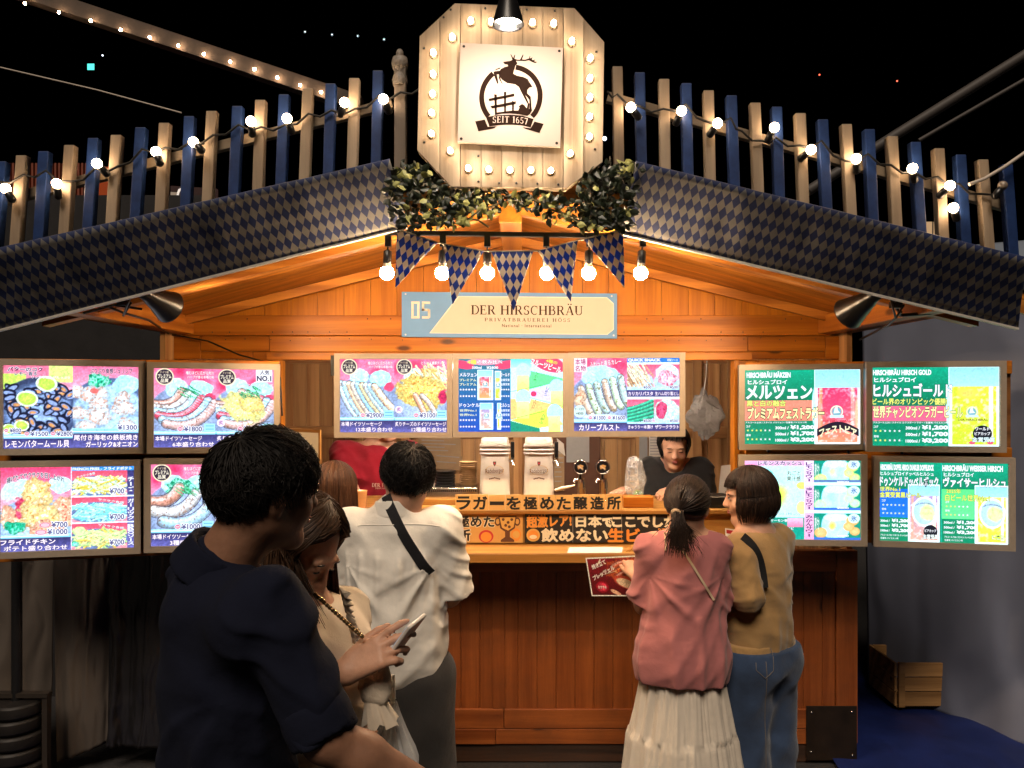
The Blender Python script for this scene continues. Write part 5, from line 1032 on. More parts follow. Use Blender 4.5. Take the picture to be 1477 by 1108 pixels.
shutter('wooden shutter swung open behind the food menu screens', (-2.30,3.31,0), (-1.13,3.585,0), 1.09, 1.965)
shutter('wooden shutter swung open behind the beer menu screens', (1.09,3.76,0), (2.24,3.53,0), 1.11, 1.965)
m = MB()
for x in (-.93,-.42,-.33,.20,.28,.72): m.box(x, x+.02, 3.735, 3.92, 1.985, 2.0); m.box(x, x+.02, 3.735, 3.745, 1.90, 2.0)
m.build('screen_bracket', M['black'], stall)
# ------------------------------------------------------------------ things on and behind the counter
P_ = {n: plain('print_'+n, c, .6, 0, .05, 30) for n, c in (('black',(.012,.010,.010)),('cream',(.74,.66,.50)),('orange',(.70,.26,.04)),('gold',(.62,.36,.10)),('tan',(.60,.33,.10)),('red',(.50,.03,.04)),('white',(.80,.78,.74)),('brown',(.10,.04,.02)),('green',(.06,.2,.06)),('grey',(.30,.30,.30)))}
def flat(name, label, cat, tl, tr, bl, Y, draw, thick=.004, back=None, group=None, Yr=None, pic=None, lit=None):
    a, b, c = at(*tl, Y), at(*tr, Yr or Y), at(*bl, Y); cv = Canvas(a, b-a, c-a, .0005)
    if pic is not None: cv.picture(pic.grain(.05), lit)
    draw(cv); return tag(cv.build(name, None, thick, back or P_['white']), label, cat, group)
TILE = plain('tile_card', (.70,.42,.15), .6, 0, .10, 9)
for i, ch in enumerate('ラガーを極めた醸造所'):
    x0 = 656.5+24.1*i; dy = random.uniform(-.6,.6); nm = 'ラ ガ 長音 を 極 め た 醸 造 所'.split()[i]
    flat('letter_tile', f'cream card with the black character {ch} standing on the counter ledge', 'letter card', (x0+.3,713.8+dy), (x0+23.8,713.8+dy), (x0+.3,737.5), 3.775, lambda cv, ch=ch: cv.text(ch,.10,.14 if ch != 'ー' else .44,.90,.88 if ch != 'ー' else .58,P_['black'],2,.052 if '一' <= ch <= '鿿' else .035), .006, TILE, 'letter cards on the ledge')
def d(cv):
    cv.rect(0,0,1,1,P_['tan'],.5); cv.text('ラガーを極めた',.06,.08,.765,.46,P_['black'],3,.05,outline=P_['cream'],ow=.07); cv.text('醸造所',.24,.54,.57,.93,P_['black'],3,.05,outline=P_['cream'],ow=.07)
    cv.ell(.70,.78,.06,.22,P_['red'],1.2); cv.ell(.70,.80,.045,.17,P_['orange'],1.4); cv.ell(.945,.72,.04,.22,P_['orange'],1.3); cv.ell(.945,.72,.03,.13,P_['gold'],1.5)
    cv.poly([(.80,.08),(.95,.08),(.935,.50),(.895,.62),(.895,.80),(.93,.90),(.93,.97),(.82,.97),(.82,.90),(.855,.80),(.855,.62),(.815,.50)],P_['brown'],2); cv.poly([(.81,.12),(.94,.12),(.925,.46),(.88,.58),(.83,.48)],P_['gold'],2.4)
    cv.ring(.795,.27,.025,.15,.6,P_['brown'],2); cv.ring(.955,.27,.025,.15,.6,P_['brown'],2)
    for u, v in ((.84,.2),(.88,.3),(.91,.2),(.86,.4),(.89,.45)): cv.ell(u,v,.012,.05,P_['brown'],2.8)
flat('lager_poster', 'orange lager poster with a gold trophy on the counter upstand', 'poster', (578,741), (754,741), (578,783), 3.785, d, .004, P_['cream'])
def d(cv):
    cv.rect(0,.02,1,1,P_['black'],.5)
    for u in (.285,.575): cv.rect(u-.001,.02,u+.001,1,P_['grey'],.8)
    cv.text('超激レア!',.012,.06,.275,.46,P_['orange'],3,.03,rot=2,outline=P_['gold'],ow=.03); cv.text('日本',.305,.08,.455,.46,P_['cream'],3,.11); cv.text('で',.465,.18,.515,.44,P_['cream'],3,.10); cv.text('ここでしか',.52,.10,.90,.46,P_['cream'],3,.05)
    cv.ell(.05,.74,.04,.22,P_['gold'],2); cv.ell(.05,.74,.03,.16,P_['orange'],2.5); cv.ell(.05,.80,.022,.07,P_['cream'],3)
    cv.text('飲めない',.10,.52,.49,.96,P_['cream'],3,.12); cv.text('生ビ',.495,.52,.68,.96,P_['orange'],3,.12); cv.text('ール',.69,.54,.86,.94,P_['orange'],3,.055)
flat('beer_banner', 'black banner with cream and orange lettering along the counter upstand', 'banner', (757,740.5), (1000,740.5), (757,783), 3.785, d, .004, P_['black'])
def d(cv):
    for v in np.linspace(.15,.85,5): cv.line([(.05,v),(.9,v)], .003, P_['grey'], 1)
a, b, c = at(822,789.5,3.70), at(898,789.5,3.70), at(818,798.5,3.57); a.z = b.z = c.z = 1.0755; cv = Canvas(a, b-a, c-a, .0005); d(cv); tag(cv.build('order_sheet', None, .001, M['paper']), 'white sheet of small print lying on the serving shelf', 'paper sheet')
m = MB()
for k in range(9): m.tube([at(903+k*1.5,796-k*.3,3.60)+Vector((0,0,.002*(k % 3))), at(912+k*1.1,788-k*.4,3.66)+Vector((0,0,.006))], .0022, 5)
tag(m.build('skewer_bundle', M['shelf']), 'small heap of wooden sticks on the serving shelf', 'sticks')
# flyer held over the shelf edge
p = Pic('#7a1020', 150, 120, 91); p.rect(0,0,1,1,'#8a1420','#5a0c10'); p.blob(.72,.35,.35,.35,('#7a1418','#e0682c','#b83020','#f09a50'),20,6,.8); p.sausage((.55,.25),(.8,.05),(.98,.3),.07,'#d05a34'); p.sausage((.6,.5),(.8,.3),(.99,.5),.06,'#c84c2c'); p.ell(.72,.66,.25,.15,'#d04a30',25); p.ell(.72,.68,.20,.11,'#f4c8a0',25,.1); p.ell(.25,.76,.14,.15,'#a00c24'); p.ell(.25,.76,.10,.11,'#d8384c',mott=.4); p.ell(.5,.9,.12,.05,'#f0b088',30); p.rect(0,.0,.03,1,'#f4e8d0'); p.rect(.97,0,1,1,'#f4e8d0'); p.rect(0,0,1,.035,'#f4e8d0'); p.rect(0,.965,1,1,'#f4e8d0')
def d(cv):
    cv.text('プレッツェル',.08,.34,.56,.46,P_['white'],3,.04,rot=20); cv.text('焼き立て',.10,.12,.40,.24,P_['white'],3,.04,rot=16); cv.line([(.10,.50),(.58,.36)],.0015,P_['cream'],3); cv.line([(.30,.05),(.22,.2)],.006,P_['cream'],3); cv.text('おすすめ',.17,.73,.33,.80,P_['white'],3,.03)
flat('pretzel_flyer', 'red pretzel and sausage flyer held out by the woman in pink', 'flyer', (844.5,805), (918,801.5), (853.5,860), 3.30, d, .0015, P_['cream'], pic=p, lit=paint_mat('flyer_print', 1, True), Yr=3.10)
# blank board at the window edge
flat('notice_board', 'blank cream board in a pale wooden frame at the window edge', 'board', (404,618), (462,620), (404,770), 3.74, lambda cv: cv.rect(.04,.03,.95,.97,P_['cream'],1), .018, M['shelf'])
# beer towers
TX = []
for cx, lab in ((714,'ivory beer tower beside the stacked cups'), (777,'ivory beer tower beside the round tap handles')):
    Y = 4.10; c = at(cx, 712, Y); c.z = 1.241; r = thing('beer_tower', lab, 'beer tower', tuple(c), 'ivory beer towers on the worktop')
    def rr(hw, hd, rad, n=5):
        o = []
        for qx, qy, a0 in ((1,-1,-90),(1,1,0),(-1,1,90),(-1,-1,180)):
            for i in range(n+1): a = math.radians(a0+90*i/n); o.append((qx*(hw-rad)+rad*math.cos(a), qy*(hd-rad)+rad*math.sin(a)))
        return o
    def loft(secs, mt, nm):
        m = MB(); vs = []; k = len(rr(1,1,.1))
        for hw, hd, rad, z in secs: vs += [(c.x+x, c.y+y, z) for x, y in rr(hw, hd, rad)]
        m.add(vs, [(i*k+j, i*k+(j+1) % k, (i+1)*k+(j+1) % k, (i+1)*k+j) for i in range(len(secs)-1) for j in range(k)], 0, True)
        m.add(vs[:k], [tuple(range(k))[::-1]]); m.add(vs[-k:], [tuple(range(k))]); return m.build(nm, mt, r)
    loft([(.080,.060,.036,1.241),(.080,.060,.036,1.30),(.073,.058,.036,1.488)], M['tower'], 'column')
    loft([(.076,.060,.036,1.489),(.080,.063,.038,1.494),(.080,.063,.038,1.501),(.073,.058,.036,1.504),(.073,.058,.036,1.508),(.081,.064,.038,1.511),(.081,.064,.038,1.520),(.074,.058,.036,1.523),(.074,.058,.036,1.527),(.081,.063,.038,1.530),(.079,.062,.038,1.545)], M['tower'], 'collar')
    loft([(.074,.059,.036,1.546),(.074,.058,.036,1.560),(.070,.055,.036,1.577),(.060,.048,.034,1.592),(.042,.036,.028,1.600),(.015,.015,.010,1.603)], M['tower'], 'cap')
    cv = Canvas((c.x-.052, c.y-.0622, 1.470), (.104,0,0), (0,0,-.165), .0004); dk = P_['brown']
    cv.ring(.5,.36,.46,.16,.94,P_['gold'],1); cv.ring(.5,.40,.50,.19,.97,P_['gold'],1,200,340)
    cv.text('Radeberger',.04,.30,.96,.48,dk,2,.0,rot=4); cv.poly([(.42,.08),(.58,.08),(.58,.16),(.5,.24),(.42,.16)],dk,2); cv.ell(.5,.14,.04,.03,P_['red'],2.5)
    for k in range(7): cv.ell(.26+.08*k,.60+.012*abs(k-3),.045,.022,P_['brown'],2,8)
    cv.build('emblem', r)
    m = MB(); m.obox((c.x+.094, c.y-.01, 1.515), ((.010,0,0),(0,.012,0),(0,0,.042))); m.build('tap_lever', M['black'], r, bevel=.003)
    m = MB(); m.tube([(c.x+.07, c.y-.01, 1.455),(c.x+.095, c.y-.015, 1.455),(c.x+.10, c.y-.03, 1.43)], .008, 8); m.ball((c.x+.094, c.y-.01, 1.466), .011, 10); m.build('faucet', M['chrome'], r)
for cx, lab in ((837,'chrome beer tap with a round black badge beside the ivory tower'), (869,'chrome beer tap with a round black badge beside the bagged herbs')):
    Y = 4.08; c = at(cx, 673.5, Y); r = thing('beer_tap', lab, 'beer tap', (c.x, c.y, 1.241), 'round beer taps on the worktop')
    m = MB(); m.lathe([(.036,0),(.0395,.006),(.0395,.016),(.034,.022)], c, (0,-1,0), 28); m.build('badge', M['black'], r)
    m = MB(); m.lathe([(.033,.0222),(.035,.025),(.037,.0222)], c, (0,-1,0), 28, caps=False); bd = m.build('badge_ring', M['chrome'], r)
    cv = Canvas(c+Vector((-.025,-.0235,.025)), (.05,0,0), (0,0,-.05), .0004); cv.poly([(.15,.45),(.45,.20),(.85,.35),(.70,.55),(.85,.72),(.45,.60),(.25,.75)], P_['gold'], 1); cv.line([(.2,.3),(.75,.8)],.003,P_['cream'],2); cv.build('badge_mark', r)
    m = MB(); m.tube([(c.x+.006,c.y,1.241),(c.x+.006,c.y,1.34),(c.x+.004,c.y-.004,1.362)], [.024,.022,.018], 16); m.tube([(c.x,c.y,1.352),(c.x-.03,c.y-.02,1.36),(c.x-.034,c.y-.022,1.345)], .008, 8); m.lathe([(.012,0),(.010,.02),(.006,.06)], (c.x,c.y+.004,1.362), (0,0,1), 12); m.lathe([(.028,0),(.028,.012),(.022,.014)], (c.x+.006,c.y,1.241), (0,0,1), 20); m.build('tap_body', M['chrome'], r)
# cups, bowls, bottle, steel unit
def stack(name, part, label, cx, ytop, ybot, rt, rb, n, mt, Y=4.12):
    c = at(cx, ybot, Y); t = at(cx, ytop, Y); r = thing(name, label, name.replace('_',' '), tuple(c)); h = (t.z-c.z)/n
    for k in range(n):
        m = MB(); z = c.z+k*h; m.lathe([(rb,0),(rb+.3*(rt-rb),h*.3),(rt-.002,h*.92),(rt+.002,h*.93),(rt+.002,h*1.05),(rt-.003,h*1.05),(rb,h*.95)], (c.x,c.y,z), (0,0,1), 24); m.build(part, mt, r)
stack('cup_stack','paper_cup','stack of ribbed brown paper cups beside the ivory tower',675.5,666,700,.047,.040,11,M['kraftcup'])
stack('bowl_stack','black_bowl','stack of black plastic bowls on the steel warmer',642,679,702,.056,.046,6,M['black'])
m = MB(); c = at(620,702,4.1); m.lathe([(.026,0),(.028,.01),(.028,.07),(.014,.095),(.012,.115),(.010,.13)], c, (0,0,1), 18); bo = thing('sauce_bottle','small white sauce bottle with a red cap beside the black bowls','bottle',tuple(c)); m.build('bottle', P_['white'], bo); m = MB(); m.lathe([(.015,.115),(.015,.14),(.006,.15)], c, (0,0,1), 14); m.build('cap', P_['red'], bo)
m = MB(); m.obox((at(603,700,4.12)+at(690,717,4.12))/2, ((.160,0,0),(0,.10,0),(0,0,.031))); wu = thing('steel_warmer','long steel warmer with slotted vents beneath the cups','food warmer',tuple(at(646,717,4.1))); m.build('housing', M['steel'], wu, bevel=.003)
m = MB(); q = at(620,708,4.019)
for k in range(24): m.obox((q.x+.008*k*(1.3), q.y, q.z), ((.003,0,0),(0,.001,0),(0,0,.006)))
m.build('vent_slot', M['black'], wu)
m = MB(); m.obox(at(634,726,4.0)+Vector((0,0,.003)), ((.10,0,0),(0,.05,0),(0,0,.026))); tag(m.build('wooden_riser', M['shelf'], bevel=.003), 'pale wooden riser block below the steel warmer', 'block', 'wooden blocks on the worktop')
m = MB(); q = at(919,727,3.90); m.obox((q.x,q.y,1.268), ((.075,0,0),(0,.05,0),(0,0,.026))); tag(m.build('wooden_riser', M['beamx'], bevel=.003), 'orange wooden block behind the last letter card', 'block', 'wooden blocks on the worktop')
# bag of herbs
hb = thing('herb_bag','clear crinkled plastic bag over a glass jar of green herbs','bag',tuple(at(916,718,4.05))); plas = plain('clear_plastic',(.75,.75,.74),.12,0,.2,40,.5,spec=.8,alpha=.32)
def crinkle(name, c, rx, rz, seed, mt, parent, amp=.25, ry=None):
    r_ = np.random.default_rng(seed); nu, nv = 40, 30; th = np.linspace(0, 2*np.pi, nu, endpoint=False); ph = np.linspace(.02, np.pi-.02, nv); T, P = np.meshgrid(th, ph); H = noise2(nv, nu, 5, seed, 3)-.5; R = 1+amp*H*2
    X = np.stack([c[0]+rx*R*np.sin(P)*np.cos(T), c[1]+(ry or rx*.8)*R*np.sin(P)*np.sin(T), c[2]+rz*R*np.cos(P)], -1).reshape(-1, 3)
    i = np.arange(nu*nv).reshape(nv, nu); j = np.roll(i, -1, 1); q = np.stack([i[:-1], i[1:], j[1:], j[:-1]], -1).reshape(-1, 4); return soup(name, X, q, mt, parent, smooth=False)
c = at(916,690,4.05); crinkle('bag', c, .052, .112, 3, plas, hb)
m = MB(); m.lathe([(.026,0),(.028,.005),(.028,.055),(.025,.055),(.024,.006)], (c.x+.012,c.y-.01,1.241), (0,0,1), 16); m.build('jar', plain('jar_glass',(.5,.55,.5),.05,0,.1,20,alpha=.35,spec=.8), hb)
m = MB()
for _ in range(60): leaf(m, Vector((c.x+.012+R2.gauss(0,.012), c.y-.012+R2.gauss(0,.01), 1.29+R2.gauss(0,.008))), .012, 0)
m.build('herbs', plain('herb_green',(.12,.26,.04),.5,0,.3,60), hb)
m = MB(); m.tube([at(802,707,4.05), at(812,704,4.03), at(822,702,4.0), at(829,700,4.0)], [.016,.018,.014,.008], 12, flat=.5); tag(m.build('scoop', P_['cream']), 'pale serving scoop lying between the ivory tower and the taps', 'scoop')
c = at(521,737,3.85); c.z = 1.241; cp = thing('amber_cup','amber plastic cup standing on the worktop before the man in red','cup',tuple(c)); m = MB(); m.lathe([(.020,0),(.022,.004),(.030,.085),(.0315,.088),(.029,.088),(.027,.06)], c, (0,0,1), 22); m.build('cup', plain('amber_plastic',(.75,.38,.16),.25,0,.06,20,spec=.6), cp)
# papers and panels on the back wall
Yb = BY-.05
def note(label, x0, y0, x1, y1, mt, Y=Yb, lines=0, skew=0, cat='paper note'):
    def d(cv):
        for i in range(lines): cv.line([(.08,.1+.8*i/max(1,lines)),(random.uniform(.6,.92),.1+.8*i/max(1,lines))], .006, P_['grey'], 1)
    flat('wall_note', label, cat, (x0,y0), (x1,y0+skew), (x0+skew*.3,y1), Y, d, .003, mt, 'papers on the back wall')
note('brown handwritten paper taped on the back wall above the cups',603,622,664,657,M['kraft'],lines=6,skew=2)
note('lower brown paper taped below the handwritten one',626,655,666,676,M['kraft'],Yb-.02,lines=2,skew=3)
note('grey printed sheet above the round tap handles',817,622,850,667,P_['grey'],Yb-.05,lines=7)
note('long strip of brown paper beside the ivory tower',799,640,814,708,M['kraft'],Yb-.05,lines=8)
note('pale sheet tilted beside the ivory tower',803,632,813,650,M['paper'],Yb-.06,skew=8)
note('white printed list behind the woman in black',936,622,958,668,M['paper'],Yb-.05,lines=9)
note('blue grey paper strip beside the white list',922,622,934,700,P_['grey'],Yb-.05)
flat('dark_board','dark brown board leaning on the back wall behind the taps','board',(798,600),(866,600),(798,730),Yb-.03,lambda cv: None,.01,P_['brown'])
crl = at(1014,600,4.7); hg = thing('hanging_bag','crumpled white plastic bag hanging in the corner behind the woman in black','bag',tuple(crl)); crinkle('bag', at(1016,600,4.7), .10, .125, 8, plain('milky_plastic',(.34,.32,.30),.3,0,.25,20,.4,spec=.5,alpha=.8), hg, .55, .04)
m = MB(); m.tube([at(1014,575,4.7), at(1018,545,4.7), at(1020,520,4.72)], .004, 6); m.build('handle', M['paper'], hg)
flat('leaning_sheet','white sheet leaning in the corner behind the bobbed woman','paper sheet',(1040,672),(1056,670),(1036,716),4.35,lambda cv: None,.003,M['paper'])
cb = thing('low_cupboard','low wooden cupboard in the corner behind the pink shirted woman','cupboard',tuple(at(1035,780,4.3))); m = MB(); a = at(1005,722,4.3); b2 = at(1062,722,4.3); m.box(a.x, b2.x, 4.18, 4.5, .9, a.z-.02); m.build('body', M['inz'], cb, bevel=.003); m = MB(); m.box(a.x-.01, b2.x+.01, 4.16, 4.52, a.z-.019, a.z); m.build('top', M['backing'], cb, bevel=.003)
m = MB(); a = at(1010,748,3.90); b2 = at(1050,748,3.9); m.box(a.x, b2.x, 3.84, 3.98, 1.242, 1.30); tag(m.build('black_box', M['black'], bevel=.005), 'black cash box on the worktop between the two women at the counter', 'box')
flat('price_card','small white card with a red heading beside the bobbed woman','card',(1046,762),(1062,764),(1047,786),3.72,lambda cv: (cv.rect(.1,.08,.9,.3,P_['red'],1), cv.line([(.1,.5),(.9,.5)],.002,P_['red'],1)),.002,P_['white'])
# strip lamp added under the lintel, unseen, to brighten the serving area
tl_ = thing('added_strip_lamp','strip lamp added unseen behind the hanging menu screens to light the worktop','lamp',(-.1,3.87,1.96))
m = MB(); m.box(-.90,.80,3.84,3.90,1.962,1.982); m.build('housing', M['paper'], tl_); m = MB(); m.tube([(-.88,3.87,1.948),(.78,3.87,1.948)], .014, 10); m.build('tube', emit('added_strip_light',(1,.80,.62),170), tl_)
# ------------------------------------------------------------------ people: distance fields meshed as one continuous surface each
_LAT = np.random.default_rng(77).random((24, 24, 24)).astype(np.float32)
def vnoise(P):
    i = np.floor(P).astype(np.int32); f = (P-i).astype(np.float32); f = f*f*(3-2*f); i %= 24; j = (i+1) % 24
    x0, y0, z0 = i.T; x1, y1, z1 = j.T; fx, fy, fz = f.T
    c = lambda a, b, d: _LAT[a, b, d]
    return ((c(x0,y0,z0)*(1-fx)+c(x1,y0,z0)*fx)*(1-fy)+(c(x0,y1,z0)*(1-fx)+c(x1,y1,z0)*fx)*fy)*(1-fz)+((c(x0,y0,z1)*(1-fx)+c(x1,y0,z1)*fx)*(1-fy)+(c(x0,y1,z1)*(1-fx)+c(x1,y1,z1)*fx)*fy)*fz
def rotm(yaw=0, pitch=0, roll=0):
    """columns: right, forward, up. yaw 0 looks along +Y, positive turns to +X; pitch up; roll leans to the right"""
    y, p, r = [math.radians(a) for a in (yaw, pitch, roll)]
    R = Matrix.Rotation(-y, 3, 'Z') @ Matrix.Rotation(p, 3, 'X') @ Matrix.Rotation(r, 3, 'Y')
    return np.array(R)
class Field:
    def __init__(s, k=.03): s.p = []; s.k = k; s.cuts = []
    def cone(s, a, b, ra, rb, k=None, clip=None, flat=None): s.p.append(('c', np.array(a, float), np.array(b, float), ra, rb, k or s.k, clip, flat)); return s
    def chain(s, pts, rs, k=None):
        for i in range(len(pts)-1): s.cone(pts[i], pts[i+1], rs[i], rs[i+1], k)
        return s
    def ell(s, c, r, R=None, k=None, sub=False): s.p.append(('e', np.array(c, float), np.array(r, float), R if R is not None else np.eye(3), k or s.k, sub)); return s
    def cut(s, pt, n): s.cuts.append((np.array(pt, float), np.array(n, float)/np.linalg.norm(n))); return s
    def mesh(s, name, mats, parent, h, fold=None, grow=0, smooth_iter=1):
        lo = np.full(3, 9e9); hi = -lo; boxes = []
        for q in s.p:
            if q[0] == 'c': r = max(q[3], q[4]); a = np.minimum(q[1], q[2])-r; b = np.maximum(q[1], q[2])+r
            else: r = q[2].max(); a = q[1]-r; b = q[1]+r
            boxes.append((a-grow, b+grow))
            if not (q[0] == 'e' and q[5]): lo = np.minimum(lo, a-grow); hi = np.maximum(hi, b+grow)
        lo = lo-.03; hi = hi+.03; n = np.ceil((hi-lo)/h).astype(int)+1
        ax = [lo[d]+h*np.arange(n[d]) for d in range(3)]; D = np.full(n, .2, np.float32)
        for q, (a, b) in zip(s.p, boxes):
            k = q[5] if q[0] == 'c' else q[4]; m = k+.035
            i0 = np.clip(np.floor((a-m-lo)/h).astype(int), 0, n-1); i1 = np.clip(np.ceil((b+m-lo)/h).astype(int)+1, 1, n)
            X, Y, Z = np.meshgrid(ax[0][i0[0]:i1[0]], ax[1][i0[1]:i1[1]], ax[2][i0[2]:i1[2]], indexing='ij', copy=False)
            if X.size == 0: continue
            if q[0] == 'c':
                A, Bv = q[1], q[2]; d = Bv-A; L2 = max(d@d, 1e-9); px, py, pz = X-A[0], Y-A[1], Z-A[2]
                t = np.clip((px*d[0]+py*d[1]+pz*d[2])/L2, 0, 1); vx, vy, vz = px-t*d[0], py-t*d[1], pz-t*d[2]
                if q[7] is not None:      # flattened along a direction
                    nv, fk = np.array(q[7][0]), q[7][1]; w_ = vx*nv[0]+vy*nv[1]+vz*nv[2]; vx = vx+nv[0]*w_*(fk-1); vy = vy+nv[1]*w_*(fk-1); vz = vz+nv[2]*w_*(fk-1)
                v = np.sqrt(vx*vx+vy*vy+vz*vz)-(q[3]+(q[4]-q[3])*t)
                if q[6] is not None: cp, cn = q[6]; v = np.maximum(v, (X-cp[0])*cn[0]+(Y-cp[1])*cn[1]+(Z-cp[2])*cn[2])
            else:
                R = q[3]; px, py, pz = X-q[1][0], Y-q[1][1], Z-q[1][2]
                u = (px*R[0,0]+py*R[1,0]+pz*R[2,0])/q[2][0]; w1 = (px*R[0,1]+py*R[1,1]+pz*R[2,1])/q[2][1]; w2 = (px*R[0,2]+py*R[1,2]+pz*R[2,2])/q[2][2]
                l0 = np.sqrt(u*u+w1*w1+w2*w2); l1 = np.sqrt((u/q[2][0])**2+(w1/q[2][1])**2+(w2/q[2][2])**2)+1e-9; v = l0*(l0-1)/l1
            sl = tuple(slice(i0[d], i1[d]) for d in range(3)); cur = D[sl]
            if q[0] == 'e' and q[5]:
                v = -v; hh = np.maximum(k-np.abs(cur-v), 0)/k; D[sl] = np.maximum(cur, v)+hh*hh*k/4
            else:
                hh = np.maximum(k-np.abs(cur-v), 0)/k; D[sl] = np.minimum(cur, v)-hh*hh*k/4
        D -= grow
        if fold is not None:
            idx = np.where(np.abs(D) < .05); P = np.stack([ax[d][idx[d]] for d in range(3)], -1); D[idx] += fold(P).astype(np.float32)
        for pt, nn in s.cuts:
            X, Y, Z = np.meshgrid(*ax, indexing='ij', copy=False, sparse=True); D = np.maximum(D, (X-pt[0])*nn[0]+(Y-pt[1])*nn[1]+(Z-pt[2])*nn[2]).astype(np.float32)
        return nets(D, lo, h, name, mats, parent, smooth_iter)
def nets(D, lo, h, name, mats, parent, smooth_iter=1):
    S_ = D < 0; n = D.shape; c = np.zeros([x-1 for x in n], np.int8)
    sl = lambda o: tuple(slice(o[d], n[d]-1+o[d]) for d in range(3)); offs = [(i,j,k) for i in (0,1) for j in (0,1) for k in (0,1)]
    for o in offs: c += S_[sl(o)]
    act = np.where((c > 0) & (c < 8)); N_ = len(act[0]); vid = np.full(c.shape, -1, np.int32); vid[act] = np.arange(N_)
    V = {o: D[act[0]+o[0], act[1]+o[1], act[2]+o[2]] for o in offs}; acc = np.zeros((N_, 3)); cnt = np.zeros(N_)
    for o in offs:
        for d in range(3):
            if o[d] == 0:
                o2 = list(o); o2[d] = 1; o2 = tuple(o2); a, b = V[o], V[o2]; m = (a < 0) != (b < 0); t = a/np.where(m, a-b, 1)
                for e in range(3): acc[:,e] += np.where(m, (t if e == d else o[e]), 0)
                cnt += m
    P = np.stack(act, -1)+acc/cnt[:,None]; F = []
    for d in range(3):
        a = [slice(None)]*3; b = [slice(None)]*3; a[d] = slice(0, -1); b[d] = slice(1, None); s0, s1 = S_[tuple(a)], S_[tuple(b)]
        e1, e2 = (d+1) % 3, (d+2) % 3; m = s0 != s1; idx = np.where(m); ok = (idx[e1] > 0) & (idx[e2] > 0) & (idx[e1] < n[e1]-1) & (idx[e2] < n[e2]-1)
        idx = [x[ok] for x in idx]; q = []
        for u, v in ((0,0),(-1,0),(-1,-1),(0,-1)):
            r = [x.copy() for x in idx]; r[e1] = r[e1]+u; r[e2] = r[e2]+v; q.append(vid[tuple(r)])
        q = np.stack(q, -1); fl = s0[tuple(idx)]; q[~fl] = q[~fl][:,::-1]; F.append(q)
    F = np.concatenate(F); F = F[(F >= 0).all(1)]; P = lo+P*h
    for _ in range(smooth_iter):
        acc = np.zeros_like(P); cnt = np.zeros(len(P))
        for i in range(4):
            for j in ((i+1) % 4, (i+3) % 4): 
                for e in range(3): acc[:,e] += np.bincount(F[:,i], P[F[:,j],e], len(P))
                cnt += np.bincount(F[:,i], minlength=len(P))
        P = P*.5+acc/np.maximum(cnt, 1)[:,None]*.5
    return soup(name, P, F, mats, parent)
def folds(amp, sx=9., sz=2.2, seed=0, amp2=None, shear=0.):
    """ridges that only ever stand out from the garment: long drapes, slanting pulls, and a little crumple"""
    r = np.random.default_rng(seed+100); sets = []
    for dx, dz, fr, a in ((1, .10+shear*.03, sx*.62, 1.), (.75, .62, sx*.55, .75), (.75, -.62, sx*.55, .75), (.35, 1., sx*.6, .45)):
        sets.append((np.array((dx, .55*dx, dz)), fr*r.uniform(.9, 1.1), a, r.uniform(0, 20, 3), r.uniform(0, 6)))
    def f(P):
        tot = np.zeros(len(P))
        for d, fr, a, o, ph in sets:
            wv = vnoise(P*np.array((5.5, 5.5, 2.6))+o); w2 = vnoise(P*np.array((14, 14, 8))+o*1.7); m = np.clip((vnoise(P*np.array((4.2, 4.2, 2.8))+o[::-1])-.36)*3.2, 0, 1)
            s = .5+.5*np.sin(P@d*2*math.pi*fr+ph+6.5*wv+1.1*w2); tot += a*m*s**1.7
        c = vnoise(P*np.array((26, 26, 20))+seed)
        return -amp*1.25*tot-(amp2 if amp2 is not None else amp*.5)*.45*c
    return f
def drape(q, B, s, amp=.008, seed=0, zp=1.27, xs=.15, n=10, zmid=1.2, zlow=.9, base=0, fan=1., yoke=0.):
    """garment folds in the wearer's own frame: fans under the arms, drapes gathering towards the hem, crumples on sleeves; ridges only stand outwards"""
    o = q(0, 0, 0); g = folds(amp*.55, 22, 5, seed, amp*.5)
    def f(P):
        l = (P-o)@B/s; x, y, z = l.T; nz = vnoise(l*np.array((5,5,3))+seed*1.3); n2 = vnoise(l*np.array((9,9,9))+seed*2.1+4)
        th = np.arctan2(y*1.3, x); mk = np.clip((vnoise(np.stack([th*1.3+seed, z*2.+3, th*0+seed], -1))-.30)*2.6, 0, 1)
        up = np.clip((zmid-z)/(zmid-zlow), 0, 1.15); t = amp*1.5*up*mk*(.5+.5*np.cos(th*n+5.5*nz+1.2*n2))**2.6
        for sd in (-1, 1):
            dx, dz = x-sd*xs, z-zp; r = np.hypot(dx, dz); a = np.arctan2(-sd*dx, -dz); w = np.exp(-((r-.13)/.11)**2)*np.clip(1.3-np.abs(a-.35)*.9, 0, 1)
            t += amp*1.15*fan*w*(.5+.5*np.cos(a*9+4*nz+sd+seed))**3
            w2 = np.exp(-((r-.16)/.10)**2)*np.clip((np.abs(x)-.13)*14, 0, 1); t += amp*.9*w2*(.5+.5*np.cos((z*.8+sd*x*.5)*120+5*n2+seed))**2.5
        if yoke: t += yoke*np.clip((1.335-z)*30, 0, 1)*np.exp(-((1.30-z)/.22)**2)*(.5+.5*np.cos(x*2*math.pi*15+4.5*nz))**3*(np.abs(x) < .16)
        return -t+g(P)*.8
    return f
def skinmat(name, col, rough=.5):
    m = plain(name, col, rough, 0, .12, 45, .12, spec=.35); p = m.node_tree.nodes['Principled BSDF']; p.inputs['Subsurface Weight'].default_value = .12; p.inputs['Subsurface Radius'].default_value = (.01,.004,.002); return m
